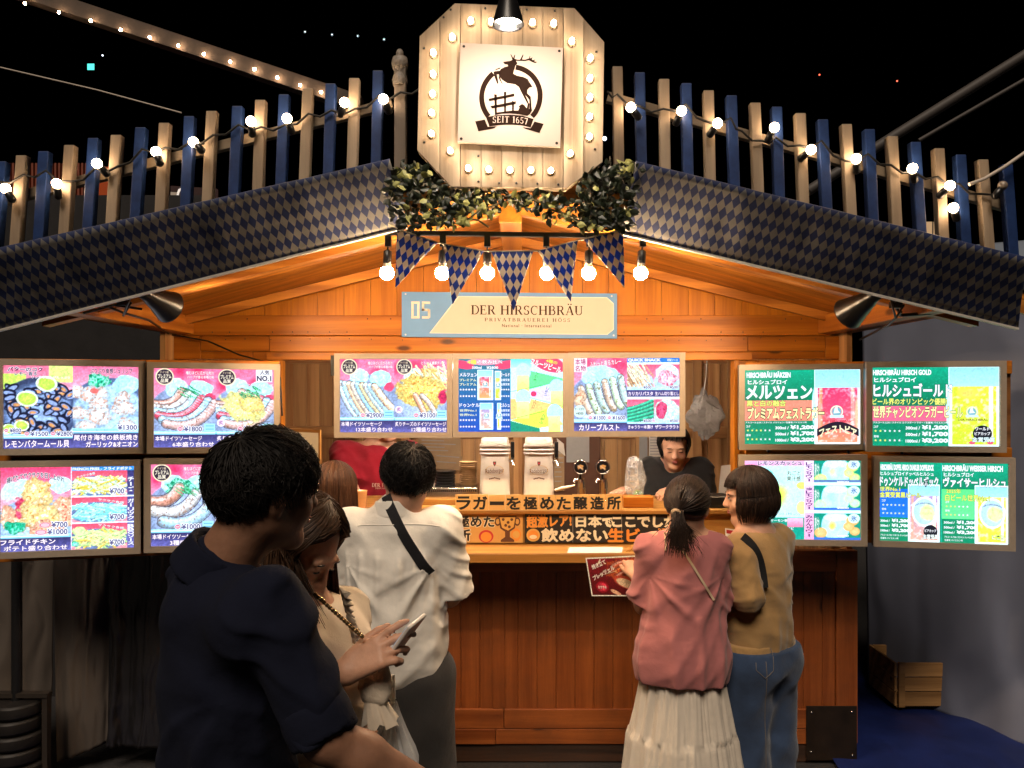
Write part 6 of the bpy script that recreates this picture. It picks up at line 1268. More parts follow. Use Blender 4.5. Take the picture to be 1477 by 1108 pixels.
SK = skinmat('skin_warm', (.52,.28,.18)); SKM = skinmat('skin_tan', (.42,.22,.13)); LIP = plain('lip', (.36,.10,.085), .4); EYE = plain('eye_dark', (.01,.007,.006), .2, spec=.6); EW = plain('eye_white', (.5,.47,.44), .3)
def hairmat(name, c, c2, rough=.5):
    m, t, p = newmat(name); g_ = N(t, 'ShaderNodeNewGeometry'); t.links.new(ramp(t, g_.outputs['Random Per Island'], [(0, c), (1, c2)]), p.inputs['Base Color']); p.inputs['Roughness'].default_value = rough; p.inputs['Specular IOR Level'].default_value = .28; return m
HBLK = hairmat('hair_black', (.004,.003,.003), (.010,.0075,.0065), .62); HBRN = hairmat('hair_brown', (.035,.013,.006), (.10,.042,.018)); HB2 = hairmat('hair_chestnut', (.026,.013,.007), (.11,.055,.028)); HDKB = hairmat('hair_dark_brown', (.010,.006,.0045), (.040,.021,.013))
def head_prims(F, c, R, s=1.0, fem=False):
    W = lambda x, y, z: np.array(c)+R@np.array((x, y, z))*s
    e = lambda q, r, k=.02: F.ell(W(*q), np.array(r)*s, R, k*s)
    e((0,-.012,.035),(.074,.093,.082),.03); e((0,.022,-.03),(.058,.068,.080),.03); jw = .9 if fem else 1.0
    for x in (-1, 1):
        F.cone(W(.048*x*jw,-.002,-.05), W(.018*x,.058,-.098), .022*s, .016*s, .03*s); e((.036*x,.062,-.028),(.024,.022,.026),.025); e((.078*x,-.008,-.008),(.009,.019,.031),.012); e((.076*x,.002,.002),(.010,.010,.020),.01)
    e((0,.066,-.100),(.021,.019,.016),.025); F.cone(W(0,.086,.016), W(0,.106,-.026), .007*s, .0105*s, .016*s)
    for x in (-1, 1): e((.0095*x,.099,-.031),(.008,.009,.007),.01); e((.030*x,.083,.022),(.022,.010,.008),.02)
    for x in (-1, 1): F.ell(W(.031*x,.098,.004), np.array((.015,.011,.0095))*s, R, .014*s, sub=True)
    for x in (-1, 1): e((.031*x,.081,.003),(.014,.011,.0085),.006)
    e((0,.084,-.058),(.021,.012,.012),.012); return W
def face(W, R, s, root, down=True, brow=True, lipm=None, hm=None):
    def blob(name, q, r, m, rot=0):
        mb = MB(); mb.ball((0,0,0), (r[0]*s, r[1]*s, r[2]*s), 12); o = mb.build(name, m, root); me = o.data; c = W(*q)
        for v in me.vertices: v.co = Vector(c+R@np.array(v.co))
        return o
    for x in (-1, 1):
        if down: blob('eyelash', (.031*x,.0905,-.0005), (.0135,.004,.0018), EYE)
        else: blob('eye', (.031*x,.0885,.003), (.0125,.0055,.0048), EW); blob('iris', (.031*x,.0925,.003), (.0052,.0026,.0050), EYE); blob('eyelash', (.031*x,.0905,.0075), (.0145,.0045,.0020), EYE)
        if brow: blob('eyebrow', (.032*x,.090,.0215), (.017,.005,.0028), hm or EYE)
    blob('upper_lip', (0,.0935,-.0545), (.0185,.0065,.0042), lipm or LIP); blob('lower_lip', (0,.0925,-.0625), (.0165,.0068,.0050), lipm or LIP)
def hand(F, w, d, n, side, s=1.0, curl=25, thumb=35, spread=6, k=.007, curls=None):
    """w wrist, d towards the fingers, n out of the back of the hand, side +1 when the thumb lies on d x n"""
    d = np.array(d, float); d /= np.linalg.norm(d); n = np.array(n, float); n -= d*(n@d); n /= np.linalg.norm(n); t = np.cross(d, n)*side
    w = np.array(w, float); tips = []
    for i, (off, ln) in enumerate(((.028,.082),(.0095,.092),(-.0095,.086),(-.027,.066))):
        kn = w+d*(.088-.004*abs(i-1))*s+t*off*s; F.cone(w+t*off*.55*s, kn, .0165*s, .0115*s, .012); a = math.radians(spread*(1.2-i*.8)); dd = d*math.cos(a)+t*math.sin(a); p = kn; c0 = curl if curls is None else curls[i]
        for j, (fr, r0, r1) in enumerate(((.45,.0098,.0088),(.31,.0088,.0080),(.24,.0080,.0066))):
            ang = math.radians(c0*(.6+.5*j)); dn = dd*math.cos(ang)-n*math.sin(ang); q = p+dn*ln*fr*s; F.cone(p, q, r0*s, r1*s, k*.5); p = q; 
            n2 = n*math.cos(ang)+dd*math.sin(ang); dd = dn; n = n2
        n = np.array(np.cross(t, d)*side) if False else np.cross(t*side, d); n /= np.linalg.norm(n); tips.append(p)
    a = math.radians(thumb); b = w+d*.022*s+t*.024*s; m1 = b+(d*math.cos(a)+t*math.sin(a)-n*.25)*.042*s; m2 = m1+(d*math.cos(a*.5)+t*math.sin(a*.5)-n*.3)*.032*s; m3 = m2+(d*math.cos(a*.2)+t*math.sin(a*.2)-n*.35)*.024*s
    F.cone(b, m1, .0155*s, .0115*s, .012); F.cone(m1, m2, .0112*s, .0098*s, k*.5); F.cone(m2, m3, .0098*s, .0075*s, k*.5)
    return tips
class Locks:
    def __init__(s, seed): s.v = []; s.f = []; s.r = np.random.default_rng(seed)
    def add(s, pts, w, flat=.5, taper=True):
        pts = np.array(pts); k = len(pts); b = len(s.v); up = np.array((.3,.2,1.)); 
        for i in range(k):
            t = pts[min(i+1, k-1)]-pts[max(i-1, 0)]; t = t/(np.linalg.norm(t)+1e-9); x = np.cross(t, up); x /= np.linalg.norm(x)+1e-9; y = np.cross(t, x)
            q = i/(k-1); ww = w*((1-q**2.2)*.85+.15 if taper else 1)*(.6+.4*min(1, q*4))
            for a in (0, 2.09, 4.19): s.v.append(pts[i]+(x*math.cos(a)+y*math.sin(a)*flat)*ww)
        for i in range(k-1):
            for j in range(3): s.f.append((b+i*3+j, b+i*3+(j+1) % 3, b+(i+1)*3+(j+1) % 3, b+(i+1)*3+j))
    def build(s, mat, parent, name='hair'): return soup(name, np.array(s.v), np.array(s.f), mat, parent)
HC, HR = np.array((0,-.010,.026)), np.array((.079,.097,.091))
def hdir(th, ph): return np.array((math.sin(th)*math.sin(ph), math.sin(th)*math.cos(ph), math.cos(th)))
def cap(F, W, R, s, off=.004):
    F.ell(W(*HC), (HR+off)*s, R, .02)
def short_hair(c, R, s, mat, root, seed, n=1500, length=.075, lift=.014, width=.0042, flick=.012, nape=122, side=95, front=56, puff=1.0):
    W = lambda q: np.array(c)+R@np.asarray(q)*s; L = Locks(seed); r = L.r; crown = np.array((.01,-.055,.09)); crown /= np.linalg.norm(crown)
    for _ in range(n):
        ph = r.uniform(-math.pi, math.pi); a = abs(ph); lim = math.radians(front+(side-front)*min(1, a/1.5) if a < 1.5 else side+(nape-side)*min(1, (a-1.5)/1.0))
        th = lim*math.sqrt(r.random())*.98; u = hdir(th, ph); g = u-crown*(u@crown); g /= np.linalg.norm(g)+1e-6
        g = g+r.normal(0, .25, 3); g -= u*(g@u); g /= np.linalg.norm(g); ln = length*r.uniform(.6, 1.25)*(1 if th < lim*.8 else (.35 if a < 2.0 else .6)); pts = []; lf = lift*r.uniform(.35, 1.25)
        for i in range(6):
            q = i/5; an = ln*q/.092; v = u*math.cos(an)+g*math.sin(an); p = HC+v*HR*puff+v*(lf*math.sin(math.pi*min(1, q*.75+.12))+flick*q**3*r.uniform(-.4, 1.2)); pts.append(W(p))
        L.add(pts, width*r.uniform(.7, 1.4)*s)
    F = Field(.02); th_ = math.radians
    F.ell(W(HC), (HR+.004)*s, R, .02); o1 = F
    F.cut(W((0,.060,.055)), R@np.array((0,.75,-.66))); F.cut(W((0,-.06,-.055)), R@np.array((0,.45,-.9))); F.mesh('hair_cap', mat, root, .005)
    return L.build(mat, root)
def long_hair(c, R, s, mat, root, seed, n=900, zend=-.35, faceang=48, bangs=62, part=0.0, width=.0045, flare=.0, inward=.0, jitter=.03, back_to=None, wave=.004):
    W = lambda q: np.array(c)+R@np.asarray(q)*s; L = Locks(seed); r = L.r; fa = math.radians(faceang)
    for _ in range(n):
        ph = r.uniform(-math.pi, math.pi); a = abs(ph); pts = []; off = r.uniform(.004, .018); th0 = math.radians(r.uniform(2, 55)); isb = a < fa
        the = math.radians(bangs+r.uniform(-4, 5)) if isb else math.radians(96)
        sweep = isb and bangs <= 0; pe = ph
        if sweep: isb = False; the = math.radians(98); pe = math.copysign(fa+r.uniform(.02,.30), ph); th0 = math.radians(r.uniform(2,38)); ph *= .5
        for i in range(6):
            th = th0+(the-th0)*i/5; u = hdir(th, ph+(pe-ph)*min(1, (i/5)*1.5)); pts.append(HC+u*(HR+off))
        if not isb:
            p = pts[-1].copy(); ze = zend*r.uniform(1-jitter*2, 1+jitter) if zend < 0 else zend; k = 9; rad = np.array((p[0], p[1], 0)); rad /= np.linalg.norm(rad)+1e-9; w0 = r.uniform(0, 6)
            for i in range(1, k+1):
                q = i/k; z = p[2]+(ze-p[2])*q; pts.append(np.array((p[0], p[1], z))+rad*(flare*math.sin(q*math.pi*.8)-inward*q*q)+np.array((math.sin(w0+q*5), math.cos(w0+q*4), 0))*wave*q)
        if not isb:
            P0 = [W(x) for x in pts[:6]]; last = P0[-1]; P1 = []
            for x in pts[6:]: d_ = R@(np.asarray(x)-np.asarray(pts[5]))*s; hor = R@((np.asarray(x)-np.asarray(pts[5]))*np.array((1,1,0)))*s; P1.append(last+hor*np.array((1,1,.0))+np.array((0,0,(x[2]-pts[5][2])*s)))
            pts = P0+P1; L.add(pts, width*r.uniform(.7, 1.3)*s)
        else: L.add([W(x) for x in pts], width*r.uniform(.7, 1.3)*s)
    F = Field(.02); F.ell(W(HC), (HR+.004)*s, R, .02); F.cut(W((0,.030,.055)), R@np.array((0,.85,-.5))); F.mesh('hair_cap', mat, root, .005)
    return L
def person(label, base, yaw, group=None):
    r = thing('person', label, 'person', (base[0], base[1], 0), group); B = rotm(yaw); o = np.array((base[0], base[1], 0.))
    return r, (lambda x, y, z: o+B@np.array((x, y, z))), B
def body_prims(F, T, B, H, hip=1.0, lean=(0,0), legs=True, sw=1.0):
    s = H/1.70; lx, ly = lean; q = lambda x, y, z: T(x*s+lx*max(0, (z-.9)/.5), y*s+ly*max(0, (z-.9)/.5), z*s); e = lambda c, r: F.ell(q(*c), np.array(r)*s, B)
    e((0,0,.93),(.155*hip,.110,.13)); e((0,.005,1.08),(.130,.095,.14)); e((0,0,1.27),(.150*sw,.112,.17)); F.cone(q(-.15*sw,-.005,1.385), q(.15*sw,-.005,1.385), .055*s, .055*s, .05)
    if legs:
        for x in (-1, 1):
            F.cone(q(.085*x,0,.90), q(.095*x,.015,.48), .085*s, .055*s); F.cone(q(.095*x,.015,.48), q(.09*x,-.02,.09), .052*s, .036*s); F.cone(q(.09*x,-.03,.045), q(.10*x,.14,.03), .038*s, .030*s)
    return q, s
def arm_prims(F, sh, el, wr, r=(.050,.040,.027), s=1.0): F.cone(sh, el, r[0]*s, r[1]*s, .02); F.cone(el, np.array(el)+(np.array(wr)-np.array(el))*.3, r[1]*s, r[1]*1.02*s, .02); F.cone(np.array(el)+(np.array(wr)-np.array(el))*.3, wr, r[1]*1.02*s, r[2]*s, .02)
def neck(F, W, q, base, r=.050): F.cone(W(0,-.022,-.06), base, r, r*1.08, .03)
def sleeve(F, sh, el, t, r0, r1, k=.03):
    sh, el = np.array(sh), np.array(el); end = sh+(el-sh)*t; d = (el-sh)/np.linalg.norm(el-sh); F.cone(sh, end+d*.05, r0, r1, k, clip=(end, d)); return end
def shoes(T, s, mat, root, z=.0):
    for x in (-1, 1):
        F = Field(.02); F.cone(T(.092*x*s,-.045*s,.045), T(.10*x*s,.16*s,.035), .043*s, .038*s); F.cone(T(.092*x*s,-.04*s,.05), T(.092*x*s,-.035*s,.10), .042*s, .040*s); F.cut(T(0,0,.004), (0,0,-1)); F.mesh('shoe', mat, root, .008)
BLKS = plain('shoe_dark', (.02,.018,.017), .5)
def strap(name, pts, wdt, mat, root, nrm=None, th=.004):
    pts = [Vector(p) for p in pts]
    for _ in range(3): pts = [pts[0]]+[(pts[i-1]+pts[i]*2+pts[i+1])/4 for i in range(1, len(pts)-1)]+[pts[-1]]
    pts = pts; m = MB(); k = len(pts)
    vs = []
    for i, p in enumerate(pts):
        t = (pts[min(i+1, k-1)]-pts[max(i-1, 0)]).normalized(); n = Vector(nrm[i] if nrm is not None else (0,-1,0)); sd = t.cross(n).normalized()*wdt/2; n = sd.cross(t).normalized()
        vs += [p-sd, p+sd, p+sd+n*th, p-sd+n*th]
    m.add(vs, [(4*i+j, 4*i+(j+1) % 4, 4*i+4+(j+1) % 4, 4*i+4+j) for i in range(k-1) for j in range(4)]+[(3,2,1,0),(4*k-4,4*k-3,4*k-2,4*k-1)], 0, False); return m.build(name, mat, root)
def project(o, pts, off=.004, dirn=(0,1,0)):
    """drape points onto a garment mesh by casting rays along dirn"""
    from mathutils.bvhtree import BVHTree
    bv = BVHTree.FromPolygons([v.co for v in o.data.vertices], [tuple(p.vertices) for p in o.data.polygons]); out = []; d = Vector(dirn).normalized()
    for p in pts:
        h = bv.ray_cast(Vector(p)-d*1.0, d); out.append((h[0]-d*off) if h[0] is not None else Vector(p))
    return out
A3 = lambda v: np.array(v)

# 1. man in navy, near the camera, seen from behind
r, T, B = person('dark haired man in a navy shirt with rolled sleeves, walking past closest to the camera', (-.545, 1.43), 55)
hc = A3(at(383,708,1.43)); R = rotm(50, -4, 4); F = Field(.03); W = head_prims(F, hc, R, .92)
q, s = body_prims(F, T, B, 1.75, hip=.8, sw=.76); nb = q(0,-.02,1.44); neck(F, W, q, nb, .054)
rs, re, rw = A3(at(386,866,1.31)), A3(at(470,1064,1.27)), A3(at(640,1155,1.34)); ls = q(-.185,0,1.385); le, lw = q(-.25,.06,1.10), q(-.20,.26,.98)
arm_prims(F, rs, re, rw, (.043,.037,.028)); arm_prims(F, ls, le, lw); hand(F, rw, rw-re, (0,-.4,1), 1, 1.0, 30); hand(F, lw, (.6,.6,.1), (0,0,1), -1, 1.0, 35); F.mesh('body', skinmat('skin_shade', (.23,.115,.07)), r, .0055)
face(W, R, .92, r, down=False)
NAVY_ = fabric('navy_cotton', (.0045,.006,.016), .12, .95, .0)
C_ = Field(.05); e = lambda c, rr: C_.ell(q(*c), np.array(rr), B)
e((0,-.002,.95),(.145,.104,.22)); e((0,-.002,1.10),(.140,.104,.2)); e((0,0,1.27),(.158,.114,.18)); C_.cone(q(-.150,-.008,1.388), q(.145,-.008,1.388), .063, .063, .06); C_.cone(q(0,-.02,1.39), q(0,-.015,1.455), .088, .066, .04)
sleeve(C_, rs, re, .97, .055, .047, .028); sleeve(C_, ls, le, 1.0, .068, .060, .02)
C_.ell(W(0,-.01,-.04), (.066,.07,.115), R, .01, sub=True); C_.cut(q(0,0,.79), (0,0,-1))
shirt = C_.mesh('shirt', NAVY_, r, .0055, drape(q, B, s, .009, 1))
K = Field(.01); d = (re-rs)/np.linalg.norm(re-rs); cf = rs+(re-rs)*.97
for i, (t, rad) in enumerate(((-.035,.051),(-.008,.056))): K.cone(cf+d*(t-.018), cf+d*(t+.018), rad, rad, .01, clip=(cf+d*(t+.012), d)); K.p[-1] = K.p[-1]
K.cut(cf-d*.055, -d); K.mesh('rolled_cuff', NAVY_, r, .005, folds(.003, 16, 10, 3))
K = Field(.02); bc = q(0,-.018,1.462); up = (W(0,-.03,-.05)-bc); up /= np.linalg.norm(up); K.cone(bc-up*.02, bc+up*.030, .080, .070, .01, clip=(bc+up*.034, up)); K.ell(bc+up*.05, (.060,.062,.09), B, .006, sub=True); K.cut(bc-up*.03, -up); K.mesh('collar', NAVY_, r, .005)
K = Field(.04)
for x in (-1, 1): K.cone(q(.088*x,0,.92), q(.10*x,.01,.48), .115, .085); K.cone(q(.10*x,.01,.48), q(.095*x,-.01,.08), .085, .07)
K.cut(q(0,0,.06), (0,0,-1)); K.mesh('trousers', fabric('dark_trousers', (.012,.012,.015)), r, .009, folds(.006, 8, 3, 2)); shoes(T, 1.0, BLKS, r)
short_hair(hc, R, .93, HBLK, r, 5, n=6500, length=.078, lift=.014, width=.0019, flick=.016, nape=126, side=84, front=66)

# 2. woman in cream looking at her phone
r, T, B = person('woman with long brown hair in a cream blouse looking down at her phone', (-.512, 1.78), 100)
H2 = 1.57; hc = A3(at(431,788,1.78)); R = rotm(112, -36, -6); F = Field(.03); W = head_prims(F, hc, R, .96, True)
q, s = body_prims(F, T, B, H2, hip=.95, lean=(0,.03), sw=.85); neck(F, W, q, q(0,.0,1.43), .043)
rs, re = q(.15,.01,1.37), A3(at(418,1010,1.64)); rw = A3(at(500,968,1.60)); lw = A3(at(505,975,1.76)); ls, le = q(-.15,.01,1.37), A3(at(445,1010,1.92))
arm_prims(F, rs, re, rw, (.044,.036,.023)); arm_prims(F, ls, le, lw, (.044,.036,.023))
tip = A3(at(578,922,1.60)); hd = tip-rw; hand(F, rw, hd, (-.35,-.85,.45), -1, .94, 14, 30, 7, curls=[10,22,38,46])
hand(F, lw, A3(at(580,938,1.70))-lw, (.2,.6,-.7), -1, .94, 22, 40, 6); F.mesh('body', SK, r, .0042); face(W, R, .96, r, down=True, lipm=plain('lip_red', (.34,.07,.07), .4))
CRM = fabric('cream_cotton', (.70,.59,.46), .08); C_ = Field(.05); e = lambda c, rr: C_.ell(q(*c), np.array(rr), B)
e((0,0,1.00),(.165,.125,.2)); e((0,.01,1.12),(.155,.130,.18)); e((0,.02,1.26),(.165,.135,.17)); C_.cone(q(-.14,.0,1.372), q(.14,.0,1.372), .062, .062, .05); sleeve(C_, rs, re, .75, .070, .080, .018); sleeve(C_, ls, le, .75, .070, .080, .018)
C_.ell(W(0,-.01,-.05), (.062,.066,.11), R, .01, sub=True); C_.cut(q(0,0,.86), (0,0,-1)); bl = C_.mesh('blouse', CRM, r, .0048, drape(q, B, s, .009, 7, n=12))
m = MB()     # ruffle along the front
vs = []; nn = 26
for i in range(nn+1):
    t = i/nn; p = A3(at(490+20*t, 846+80*t, 1.66+.03*t)); wv = math.sin(i*2.2)*.010
    vs += [Vector(p), Vector(p+A3((.010+.016*abs(math.sin(i*1.3)), wv-.012, -.01)))]
m.add(vs, [(2*i, 2*i+1, 2*i+3, 2*i+2) for i in range(nn)], 0, True); o = m.build('ruffle', CRM, r); md = o.modifiers.new('thickness', 'SOLIDIFY'); md.thickness = .003
m = MB(); ch = plain('chain_gold', (.45,.30,.14), .25, .9)
P = project(bl, [at(455+ (522-455)*t, 858+(918-858)*t, 1.6) for t in np.linspace(0, 1, 17)], .005)
for i, p in enumerate(P): m.lathe([(.0035,-.0045),(.0052,0),(.0035,.0045)], p, (.6,.1*(i % 2), -.7), 8)
m.build('chain_strap', ch, r)
K = Field(.04); K.ell(q(0,0,.88), (.165,.125,.13), B)
for x in (-1, 1): K.cone(q(.08*x,0,.88), q(.09*x,.01,.10), .118, .135)
K.cut(q(0,0,.10), (0,0,-1)); K.mesh('wide_trousers', CRM, r, .007, folds(.010, 9, 2, 9)); shoes(T, .92, plain('shoe_pale', (.4,.34,.28), .5), r)
L = Locks(12); 
Lg = long_hair(hc, R, 1.0, HB2, r, 12, n=1700, zend=-.30, faceang=58, bangs=0, width=.0036, flare=.012, inward=-.01, jitter=.12, wave=.012)
for _ in range(260):     # side curtain and the strands that fall forward
    ph = Lg.r.uniform(1.05, 1.9); pts = []; off = Lg.r.uniform(.004,.02)
    for i in range(6): u = hdir(math.radians(8+i*17), ph*(.55+.45*i/5)); pts.append(hc+R@(HC+u*(HR+off))*1.0)
    p = pts[-1]; x_ = Lg.r.uniform(-.02,.035); dl = Lg.r.uniform(.10,.24)
    for i in range(1, 7): t = i/6; pts.append(p+A3((.045*t+x_*t, -.015*t+.01*math.sin(t*4+x_*90), -dl*t)))
    Lg.add(pts, .0032*Lg.r.uniform(.7,1.3))
Lg.build(HB2, r)
ph_ = thing('mobile_phone', 'slim phone with a pale edge held up by the woman in cream', 'phone', tuple(at(575,935,1.62))); u = (A3(at(597,903,1.60))-A3(at(556,960,1.64))); L_ = np.linalg.norm(u); u /= L_; c = (A3(at(597,903,1.60))+A3(at(556,960,1.64)))/2+A3((.0,.012,0)); n = A3((-.80,.24,.55)); n -= u*(n@u); n /= np.linalg.norm(n); t = np.cross(u, n)
m = MB(); m.obox(c, (u*.074, t*.036, n*.0042)); m.build('casing', plain('phone_case', (.62,.56,.50), .3), ph_, bevel=.003); m = MB(); m.obox(c+n*.0048, (u*.070, t*.033, n*.0004)); m.build('display', emit('phone_display', (.5,.55,.62), .5), ph_)
bg_ = thing('frilly_bag', 'small cream frilled bag hanging from the chain strap of the woman in cream', 'bag', tuple(at(545,985,1.66))); c = at(541,985,1.64); crinkle('pouch', c, .036, .055, 21, CRM, bg_, .18); m = MB(); m.tube([at(524,925,1.63), at(530,950,1.63), c+Vector((0,0,.05))], .003, 6); m.build('strap', ch, bg_)
m = MB(); n_ = 22; vs = []
for i in range(n_+1): a = i/n_*6.283; rr = .026+.010*math.sin(i*2.6); vs += [Vector((c.x+.022*math.cos(a), c.y+.022*math.sin(a), c.z-.035)), Vector((c.x+.01+rr*1.3*math.cos(a), c.y+rr*math.sin(a), c.z-.085+.01*math.sin(i*1.9)))]
m.add(vs, [(2*i, 2*i+1, 2*i+3, 2*i+2) for i in range(n_)], 0, True); m.build('frill', CRM, bg_)
um = thing('clear_umbrella', 'folded clear plastic umbrella hanging beside the woman in cream', 'umbrella', tuple(at(565,1108,1.72))); t_ = at(566,1012,1.70); b_ = at(568,1175,1.70); um_m = plain('umbrella_film', (.70,.70,.70), .2, 0, .1, 40, spec=.7, alpha=.5)
m = MB(); vs = []; k = 40; rows = 12
for j in range(rows+1):
    f = j/rows; c = t_*(1-f)+b_*f
    for i in range(k): a = 6.283*i/k; rr = (.010+.030*min(1, f*2.2)*(1-.35*max(0, f-.6)))*(1+.42*(1 if i % 4 < 2 else -1)*min(1,f*2)); vs.append(Vector((c.x+rr*math.cos(a+f*.5), c.y+rr*math.sin(a+f*.5), c.z)))
m.add(vs, [(j*k+i, j*k+(i+1) % k, (j+1)*k+(i+1) % k, (j+1)*k+i) for j in range(rows) for i in range(k)], 0, False); m.build('film', um_m, um)
m = MB(); m.tube([t_+Vector((0,0,.03)), b_-Vector((0,0,.05))], .005, 8); m.tube([t_+Vector((0,0,.005)), t_+Vector((-.004,.01,.055))], .008, 8); m.build('handle', P_['white'], um)

# 3. woman with auburn hair behind the man
r, T, B = person('woman with straight auburn hair waiting behind the man in navy', (-.745, 3.17), 15)
hc = A3(at(483,708,3.15)); R = rotm(12, -6); F = Field(.03); W = head_prims(F, hc, R, .90, True); q, s = body_prims(F, T, B, 1.54); neck(F, W, q, q(0,-.01,1.43), .044)
for x in (-1, 1): arm_prims(F, q(.165*x,0,1.37), q(.20*x,.03,1.12), q(.17*x,.22,1.10), (.043,.036,.024)); hand(F, q(.17*x,.22,1.10), B@A3((-.2*x,1,0)), (0,0,1), x, .92, 30)
F.mesh('body', SK, r, .007); face(W, R, .9, r, False); C_ = Field(.05); e = lambda c, rr: C_.ell(q(*c), np.array(rr), B)
e((0,0,.95),(.165,.125,.2)); e((0,0,1.1),(.15,.12,.18)); e((0,0,1.26),(.165,.13,.17)); C_.cone(q(-.15,0,1.37), q(.15,0,1.37), .062, .062)
for x in (-1, 1): sleeve(C_, q(.165*x,0,1.37), q(.20*x,.03,1.12), .8, .07, .065)
C_.cut(q(0,0,.80), (0,0,-1)); C_.mesh('top', fabric('grey_knit', (.10,.09,.085)), r, .008, folds(.006, 9, 3, 4)); K = Field(.04)
for x in (-1, 1): K.cone(q(.085*x,0,.88), q(.09*x,.01,.10), .11, .08)
K.mesh('trousers', fabric('brown_trousers', (.06,.045,.035)), r, .01, folds(.006, 8, 3, 5)); shoes(T, .92, BLKS, r)
long_hair(hc, R, .93, HBRN, r, 15, n=1300, zend=-.30, faceang=48, bangs=58, width=.0042, flare=.006, inward=.0, jitter=.06).build(HBRN, r)

# 4. man in the white shirt at the counter
r, T, B = person('man in a loose white shirt with a black crossbody strap ordering at the counter', (-.435, 2.66), 4)
hc = A3(at(587,690,2.66)); R = rotm(-22, -6, 2); F = Field(.03); W = head_prims(F, hc, R, .95); q, s = body_prims(F, T, B, 1.66, sw=.98); neck(F, W, q, q(0,-.02,1.43), .054)
rs, re, rw = A3(at(633,762,2.66)), A3(at(648,858,2.70)), A3(at(628,820,2.98)); ls, le, lw = A3(at(508,765,2.66)), A3(at(494,868,2.72)), A3(at(520,822,2.98))
arm_prims(F, rs, re, rw); arm_prims(F, ls, le, lw); hand(F, rw, (-.3,1,.1), (0,0,1), 1, 1.0, 30); hand(F, lw, (.3,1,.1), (0,0,1), -1, 1.0, 30); F.mesh('body', SK, r, .006); face(W, R, .95, r, False)
WHT = fabric('white_cotton', (.74,.70,.63), .05, .9); C_ = Field(.05); e = lambda c, rr: C_.ell(q(*c), np.array(rr), B)
e((0,.0,.94),(.172,.150,.16)); e((0,.0,1.06),(.168,.150,.18)); e((0,-.005,1.24),(.168,.138,.20)); C_.cone(q(-.165,-.01,1.382), q(.165,-.01,1.382), .064, .064, .05); C_.cone(q(0,-.02,1.39), q(0,-.02,1.445), .09, .066, .04)
sleeve(C_, rs, re, .93, .076, .080, .02); sleeve(C_, ls, le, .93, .076, .080, .02); C_.ell(W(0,-.01,-.05), (.066,.068,.10), R, .01, sub=True); C_.cut(q(0,-.05,.825), B@A3((-.16,.05,-1)))
ws_ = C_.mesh('shirt', WHT, r, .0048, drape(q, B, s, .010, 11, n=11, yoke=.009))
K = Field(.02); bc = q(0,-.02,1.452); up = A3((0,.12,1)); up /= np.linalg.norm(up); K.cone(bc-up*.02, bc+up*.026, .078, .068, .01, clip=(bc+up*.030, up)); K.ell(bc+up*.05, (.060,.062,.09), B, .006, sub=True); K.cut(bc-up*.03, -up); K.mesh('collar', WHT, r, .005)
P = project(ws_, [at(549+(618-549)*t, 722+(832-722)*t+4*math.sin(t*3.1), 2.5) for t in np.linspace(0, 1, 22)], .006)
strap('crossbody_strap', P, .034, fabric('black_webbing', (.008,.008,.010), .1, .6), r)
P = project(ws_, [at(508+(632-508)*t, 765-4*math.sin(t*3.14), 2.5) for t in np.linspace(0, 1, 24)], .0005); m = MB(); m.tube(P, .0022, 5); m.build('yoke_seam', WHT, r)
K = Field(.04); K.ell(q(0,0,.86), (.165,.13,.12), B)
for x in (-1, 1): K.cone(q(.085*x,0,.86), q(.10*x,.01,.48), .118, .105); K.cone(q(.10*x,.01,.48), q(.105*x,-.01,.06), .105, .10)
K.cut(q(0,0,.06), (0,0,-1)); K.mesh('trousers', fabric('charcoal_twill', (.035,.032,.030), .15), r, .007, folds(.008, 8, 2.2, 13)); shoes(T, 1.0, BLKS, r)
short_hair(hc, R, .97, HBLK, r, 25, n=5200, length=.080, lift=.016, width=.0022, flick=.010, nape=128, side=96, front=68)

# 5. woman in the pink T-shirt
r, T, B = person('woman with a low ponytail in a pink T-shirt and long white tiered skirt', (.597, 2.86), -2)
hc = A3(at(992,730,2.86)); R = rotm(26, -6, 3); F = Field(.03); W = head_prims(F, hc, R, .92, True); q, s = body_prims(F, T, B, 1.54, hip=.95, sw=.80); neck(F, W, q, q(0,-.01,1.43), .045)
ls, le, lw = A3(at(944,805,2.86)), A3(at(930,872,2.90)), A3(at(921,832,3.06)); rs, re, rw = A3(at(1025,807,2.86)), A3(at(1033,880,2.92)), A3(at(1020,850,3.10))
arm_prims(F, ls, le, lw, (.046,.038,.025)); arm_prims(F, rs, re, rw, (.046,.038,.025)); hand(F, lw, A3((-.10,.35,.25)), (-.3,-.4,.9), -1, .9, 40, 25, 4); hand(F, rw, (-.4,.8,.1), (0,0,1), 1, .9, 30); F.mesh('body', SK, r, .0055); face(W, R, .92, r, False)
PNK = fabric('pink_cotton', (.42,.15,.145), .08, .9); C_ = Field(.05); e = lambda c, rr: C_.ell(q(*c), np.array(rr)*.93, B)
e((0,0,.92),(.190,.150,.20)); e((0,0,1.08),(.152,.130,.19)); e((0,-.002,1.25),(.148,.124,.18)); C_.cone(q(-.135,-.008,1.372), q(.135,-.008,1.372), .056, .056, .05)
sleeve(C_, ls, le, .86, .062, .062, .016); sleeve(C_, rs, re, .86, .062, .062, .016); C_.ell(W(0,-.015,-.07), (.064,.064,.085), R, .01, sub=True); C_.cut(q(0,0,.825), B@A3((-.03,-.12,-1)))
pk = C_.mesh('t_shirt', PNK, r, .0046, drape(q, B, s, .0085, 17, n=11))
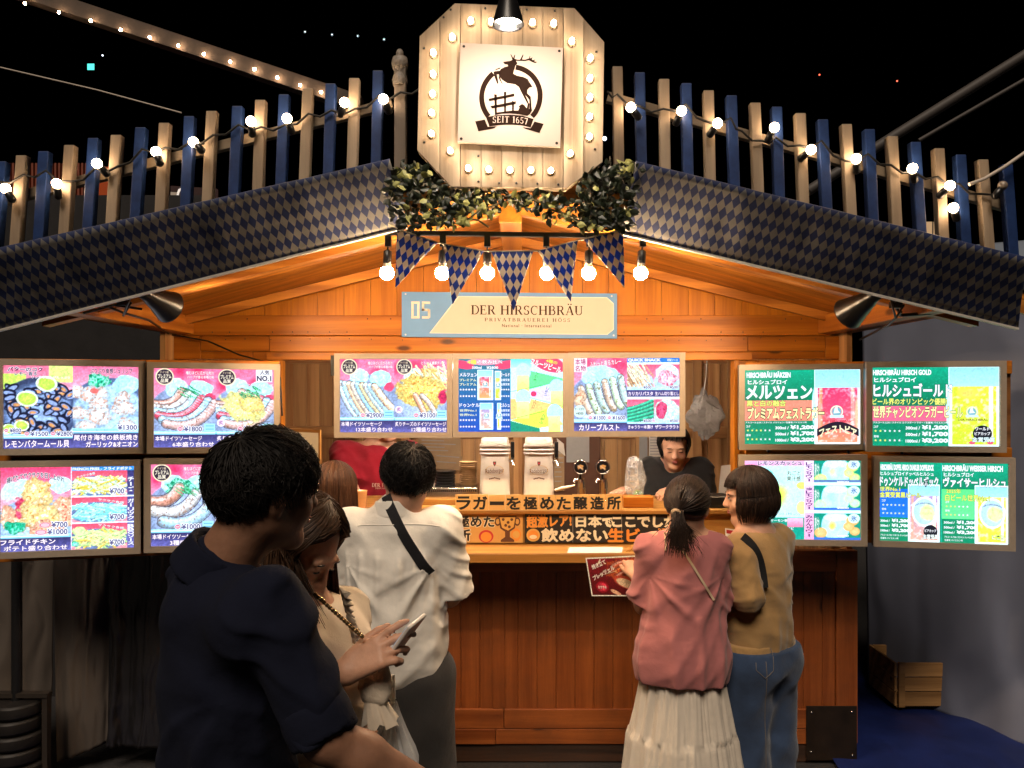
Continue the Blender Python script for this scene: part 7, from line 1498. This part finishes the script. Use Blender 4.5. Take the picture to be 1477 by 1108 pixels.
CST = plain('cream_strap', (.62,.46,.30), .6); P = project(pk, [at(985+(1032-985)*t, 792+(868-792)*t, 2.73) for t in np.linspace(0, 1, 16)], .004); strap('bag_strap', P, .008, CST, r, th=.003)
P = project(pk, [at(964-2*t, 770+26*t, 2.75) for t in np.linspace(0, 1, 8)], .004); m = MB(); m.tube(P, .0035, 6); m.build('drawcord', CST, r)
SKW = fabric('white_gauze', (.62,.55,.46), .06, .9); vs = []; k = 240; rows = 60; zt, zb = .90, .10; c0 = q(0,.01,0); tiers = (.90,.60,.36,.10)
def skn(a, z, ti):
    P = np.array([[math.cos(a)*4.5+ti*5+8, math.sin(a)*4.5+8, z*1.6+9],[math.cos(a)*11+ti*3+12, math.sin(a)*11+12, z*3+5]]); v = vnoise(P); w_ = vnoise(np.array([[math.cos(a)*24+ti*7+30, math.sin(a)*24+30, z*5+2]]))[0]; return (1-abs(v[0]-.5)*4)*.42+(1-abs(v[1]-.5)*4)*.34+(w_-.5)*.7
for j in range(rows+1):
    f = j/rows; z = zt+(zb-zt)*f; ti = 0 if z > tiers[1] else 1 if z > tiers[2] else 2; g = (tiers[ti]-z)/(tiers[ti]-tiers[ti+1]); base = .118+.135*f**.85
    for i in range(k):
        a = 2*math.pi*i/k; ph1 = 14+5*ti; am = .006+.022*(.35+.65*f); nz_ = skn(a, z, ti); rr = base+am*nz_+(.004*(1-g)**3*min(1, g*14) if ti else 0)
        vs.append((c0[0]+rr*1.06*math.cos(a), c0[1]+rr*.84*math.sin(a), z*s/.905*.93))
i = np.arange((rows+1)*k).reshape(rows+1, k); jn = np.roll(i, -1, 1); o = soup('tiered_skirt', np.array(vs), np.stack([i[:-1], i[1:], jn[1:], jn[:-1]], -1).reshape(-1, 4), SKW, r); md = o.modifiers.new('thickness', 'SOLIDIFY'); md.thickness = .003
shoes(T, .9, plain('shoe_white', (.5,.48,.45), .5), r)
# hair drawn back into the ponytail
L = Locks(33); tie = A3(at(976,741,2.735)); tl = R.T@(tie-hc)/.92; tdir = (tl-HC)/HR; tdir /= np.linalg.norm(tdir)
for _ in range(1700):
    ph = L.r.uniform(-math.pi, math.pi); lim = 62 if abs(ph) < .7 else (86 if abs(ph) < 1.5 else 122); th = math.radians(lim)*math.sqrt(L.r.random()); u = hdir(th, ph); om = math.acos(np.clip(u@tdir, -1, 1)); off = L.r.uniform(.002,.012); pts = []
    if om < .08: continue
    for i in range(8):
        t = i/7; v = (math.sin((1-t)*om)*u+math.sin(t*om)*tdir)/math.sin(om) if om < 3.0 else u; v /= np.linalg.norm(v); pts.append(hc+R@(HC+v*(HR+off+.016*t**4))*.92)
    L.add(pts, .0034*L.r.uniform(.7,1.3), taper=False)
for _ in range(420):
    j = L.r.normal(0, 1, 3)*.008; e_ = A3(at(985+L.r.normal(0,13), 792+L.r.uniform(-22,14), 2.70)); m1 = tie+A3((L.r.normal(0,.016)+.002, -.035, -.03)); m2 = tie*.45+e_*.55+A3((L.r.normal(0,.016),-.012,0)); pts = []
    for i in range(9):
        t = i/8; pts.append((1-t)**3*(tie+j)+3*t*(1-t)**2*m1+3*t*t*(1-t)*m2+t**3*e_)
    L.add(pts, .0034*L.r.uniform(.7,1.3))
F = Field(.02); F.ell(hc+R@HC*.92, (HR+.003)*.92, R, .02); F.cut(hc+R@A3((0,.055,.045)), R@A3((0,.85,-.5))); F.cut(hc+R@A3((0,-.05,-.06)), R@A3((0,.4,-.9))); F.mesh('hair_cap', HDKB, r, .005); L.build(HDKB, r)
m = MB(); ax = Vector(tie-(hc+R@HC)).normalized(); m.lathe([(.014,-.006),(.020,-.003),(.0215,.001),(.020,.005),(.014,.008)], tie+A3(ax)*.004, ax, 18); m.build('hair_tie', plain('beige_tie', (.40,.28,.17), .7), r)

# 6. woman in mustard with a bob
r, T, B = person('woman with a dark bob in a mustard cardigan and blue jeans', (.925, 3.02), -35)
hc = A3(at(1081,716,3.02)); R = rotm(-82, -6, -2); F = Field(.03); W = head_prims(F, hc, R, .91, True); q, s = body_prims(F, T, B, 1.53, hip=.95, sw=.74); neck(F, W, q, q(0,-.01,1.43), .044)
ls, le, lw = A3(at(1070,806,2.92)), A3(at(1079,860,2.88)), A3(at(1042,850,3.06)); rs, re, rw = q(.14,0,1.36), q(.165,.03,1.10), q(.08,.22,1.08)
arm_prims(F, ls, le, lw, (.045,.037,.024)); arm_prims(F, rs, re, rw, (.045,.037,.024)); hand(F, lw, (-.8,.5,.1), (0,-.3,1), -1, .9, 30); hand(F, rw, (-.6,.7,.1), (0,0,1), 1, .9, 30); F.mesh('body', SK, r, .005); face(W, R, .91, r, False)
MUS = fabric('mustard_knit', (.36,.215,.085), .10, .9, .3); C_ = Field(.045); e = lambda c, rr: C_.ell(q(*c), np.array(rr)*.93, B)
e((0,0,.98),(.160,.122,.16)); e((0,0,1.09),(.142,.116,.17)); e((0,-.002,1.25),(.145,.118,.18)); C_.cone(q(-.125,-.008,1.368), q(.125,-.008,1.368), .054, .060, .05)
for a_, b_, c_2 in ((ls, le, lw), (rs, re, rw)): C_.cone(a_, b_, .058, .052, .02); sleeve(C_, b_, c_2, .92, .050, .034, .02)
C_.ell(W(0,-.015,-.075), (.060,.060,.085), R, .01, sub=True); C_.cut(q(0,0,.885), (0,0,-1)); cg = C_.mesh('cardigan', MUS, r, .0048, drape(q, B, s, .007, 23, n=9, zlow=.95))
K = Field(.03); K.cone(q(-.055,0,.915), q(.055,0,.915), .122, .122, .03, flat=(B@A3((0,1,0)), 1.12)); K.cut(q(0,0,.955), (0,0,1)); K.cut(q(0,0,.868), (0,0,-1)); K.mesh('ribbed_hem', MUS, r, .005, lambda P: .0016*np.sin(np.arctan2(P[:,1]-q(0,0,0)[1], P[:,0]-q(0,0,0)[0])*110))
P = project(cg, [at(1072+28*math.sin(t*1.57), 774+72*t*t*.6+72*t*.4, 2.9) for t in np.linspace(0,1,16)], .005); strap('bag_strap', P, .030, fabric('black_strap', (.008,.008,.009), .1, .6), r)
DEN = fabric('blue_denim', (.030,.052,.105), .28, .85, .2); K = Field(.04); K.ell(q(0,-.01,.90), (.160,.125,.12), B); K.ell(q(-.07,-.05,.86), (.085,.085,.10), B); K.ell(q(.07,-.05,.86), (.085,.085,.10), B)
for x in (-1, 1): K.cone(q(.085*x,0,.86), q(.095*x,.01,.48), .108, .092); K.cone(q(.095*x,.01,.48), q(.10*x,-.01,.06), .092, .095)
K.cut(q(0,0,.06), (0,0,-1)); K.cut(q(0,0,.93), (0,0,1)); jn_ = K.mesh('jeans', DEN, r, .006, folds(.007, 13, 4, 29, .004)); shoes(T, .9, BLKS, r)
SEAM = plain('jean_seam', (.16,.14,.13), .8); P = project(jn_, [at(1099+6*t, 925+190*t, 2.9) for t in np.linspace(0, 1, 24)], .001); m = MB(); m.tube(P, .0016, 5); m.build('side_seam', SEAM, r)
pp_ = [(1086,932),(1112,936),(1111,962),(1098,972),(1085,960),(1086,932)]; P = project(jn_, [at(a*(1-t)+c*t, b*(1-t)+d_*t, 2.9) for (a, b), (c, d_) in zip(pp_, pp_[1:]) for t in (0, .33, .66)]+[at(1086,932,2.9)], .001); m = MB(); m.tube(P, .0014, 5); m.build('pocket_seam', SEAM, r)
long_hair(hc, R, .92, HDKB, r, 37, n=2600, zend=-.085, faceang=50, bangs=74, width=.0026, flare=.014, inward=.028, jitter=.25, wave=.002).build(HDKB, r)

# 7. staff man in red
r, T, B = person('stall worker in a dark red T-shirt standing behind the counter', (-.865, 4.56), 182)
hc = A3(at(563,604,4.50)); R = rotm(176, -16, 0); F = Field(.03); W = head_prims(F, hc, R, 1.0); q, s = body_prims(F, T, B, 1.80, sw=1.0); neck(F, W, q, q(0,-.01,1.45), .054)
rs, re, rw = q(.185,.0,1.37), A3(at(509,712,4.40)), A3(at(522,730,4.15)); ls, le, lw = q(-.185,0,1.37), q(-.24,.05,1.10), q(-.12,.26,1.10)
arm_prims(F, rs, re, rw); arm_prims(F, ls, le, lw); hand(F, rw, (.3,-.9,.1), (0,-.2,1), 1, 1.0, 45); hand(F, lw, (.2,-.9,.1), (0,0,1), -1, 1.0, 40); F.mesh('body', SK, r, .0065); face(W, R, 1.0, r, True)
C_ = Field(.05); e = lambda c, rr: C_.ell(q(*c), np.array(rr), B); e((0,0,.95),(.175,.135,.18)); e((0,0,1.1),(.17,.135,.18)); e((0,0,1.26),(.18,.14,.18)); C_.cone(q(-.17,-.005,1.375), q(.17,-.005,1.375), .064, .064); sleeve(C_, rs, re, .80, .078, .074, .04); sleeve(C_, ls, le, .8, .078, .074, .04); C_.ell(W(0,.0,-.09), (.068,.075,.11), R, .01, sub=True); C_.cut(q(0,0,.8), (0,0,-1))
rd = C_.mesh('t_shirt', fabric('red_cotton', (.27,.008,.020), .08), r, .006, drape(q, B, s, .008, 41)); K = Field(.04)
for x in (-1, 1): K.cone(q(.085*x,0,.9), q(.09*x,.01,.08), .11, .08)
K.mesh('trousers', fabric('black_trousers', (.012,.012,.013)), r, .012); shoes(T, 1.0, BLKS, r); short_hair(hc, R, 1.02, HBLK, r, 45, n=700, width=.005)
from mathutils.bvhtree import BVHTree
def chest_print(o, parent, name, body, tl, tr, h, mat, kind='serif'):
    a, b = at(*tl), at(*tr); cv = Canvas(a, b-a, Vector((0,0,-h)), 0); (cv.serif(body, 0,0,1,1, mat, 0) if kind == 'serif' else cv.text(body, 0,0,1,1, mat, 0, .03)); P = project(o, cv.mb.v, .004); cv.mb.v = [tuple(p) for p in P]; return cv.build(name, parent)
PR = plain('print_cream', (.72,.52,.38), .7); chest_print(rd, r, 'chest_lettering', 'DER HIRSCHBRÄU', (525.5,703.5,4.2), (582,705.5,4.2), .022, PR); chest_print(rd, r, 'chest_small_lettering', 'PRIVATBRAUEREI HÖSS', (531,710.5,4.2), (576,712,4.2), .0075, PR)

# 8. staff woman in black
r, T, B = person('stall worker in a black T-shirt with a dark fringe, looking down behind the counter', (.905, 4.52), 180)
hc = A3(at(972,645,4.46)); R = rotm(186, -15, 0); F = Field(.03); W = head_prims(F, hc, R, 1.0, True); q, s = body_prims(F, T, B, 1.69, sw=.85); neck(F, W, q, q(0,.01,1.43), .046)
rs, re, rw = q(.145,0,1.37), A3(at(946,738,4.42)), A3(at(905,739,4.22)); ls, le, lw = q(-.145,0,1.37), A3(at(1016,735,4.47)), A3(at(968,738,4.22))
re[2] = max(re[2], 1.10); arm_prims(F, rs, re, rw, (.045,.037,.025)); arm_prims(F, ls, le, lw, (.045,.037,.025))
for w_, sg in ((rw, 1), (lw, -1)): w_[2] = 1.285; hand(F, w_, (-.5,-.6,-.05), (0,-.2,1), sg, .92, 35)
F.mesh('body', SK, r, .0055); face(W, R, 1.0, r, True, hm=EYE); BLK = fabric('black_cotton', (.010,.010,.011), .15); C_ = Field(.05); e = lambda c, rr: C_.ell(q(*c), np.array(rr)*.95, B)
e((0,0,.95),(.175,.135,.18)); e((0,.0,1.1),(.17,.135,.18)); e((0,.005,1.26),(.178,.140,.18)); C_.cone(q(-.135,-.003,1.372), q(.135,-.003,1.372), .060, .060); sleeve(C_, rs, re, .72, .076, .072, .04); sleeve(C_, ls, le, .95, .076, .074, .04); C_.ell(W(0,.0,-.125), (.068,.080,.085), B, .01, sub=True); C_.cut(q(0,0,.8), (0,0,-1)); C_.mesh('t_shirt', BLK, r, .006, drape(q, B, s, .008, 51))
K = Field(.04)
for x in (-1, 1): K.cone(q(.085*x,0,.9), q(.09*x,.01,.08), .11, .08)
K.mesh('trousers', BLK, r, .012); shoes(T, .92, BLKS, r)
Lg = long_hair(hc, R, 1.0, HBLK, r, 55, n=900, zend=-.055, faceang=66, bangs=66, width=.0034, flare=-.008, inward=.02, jitter=.2); Lg.build(HBLK, r)
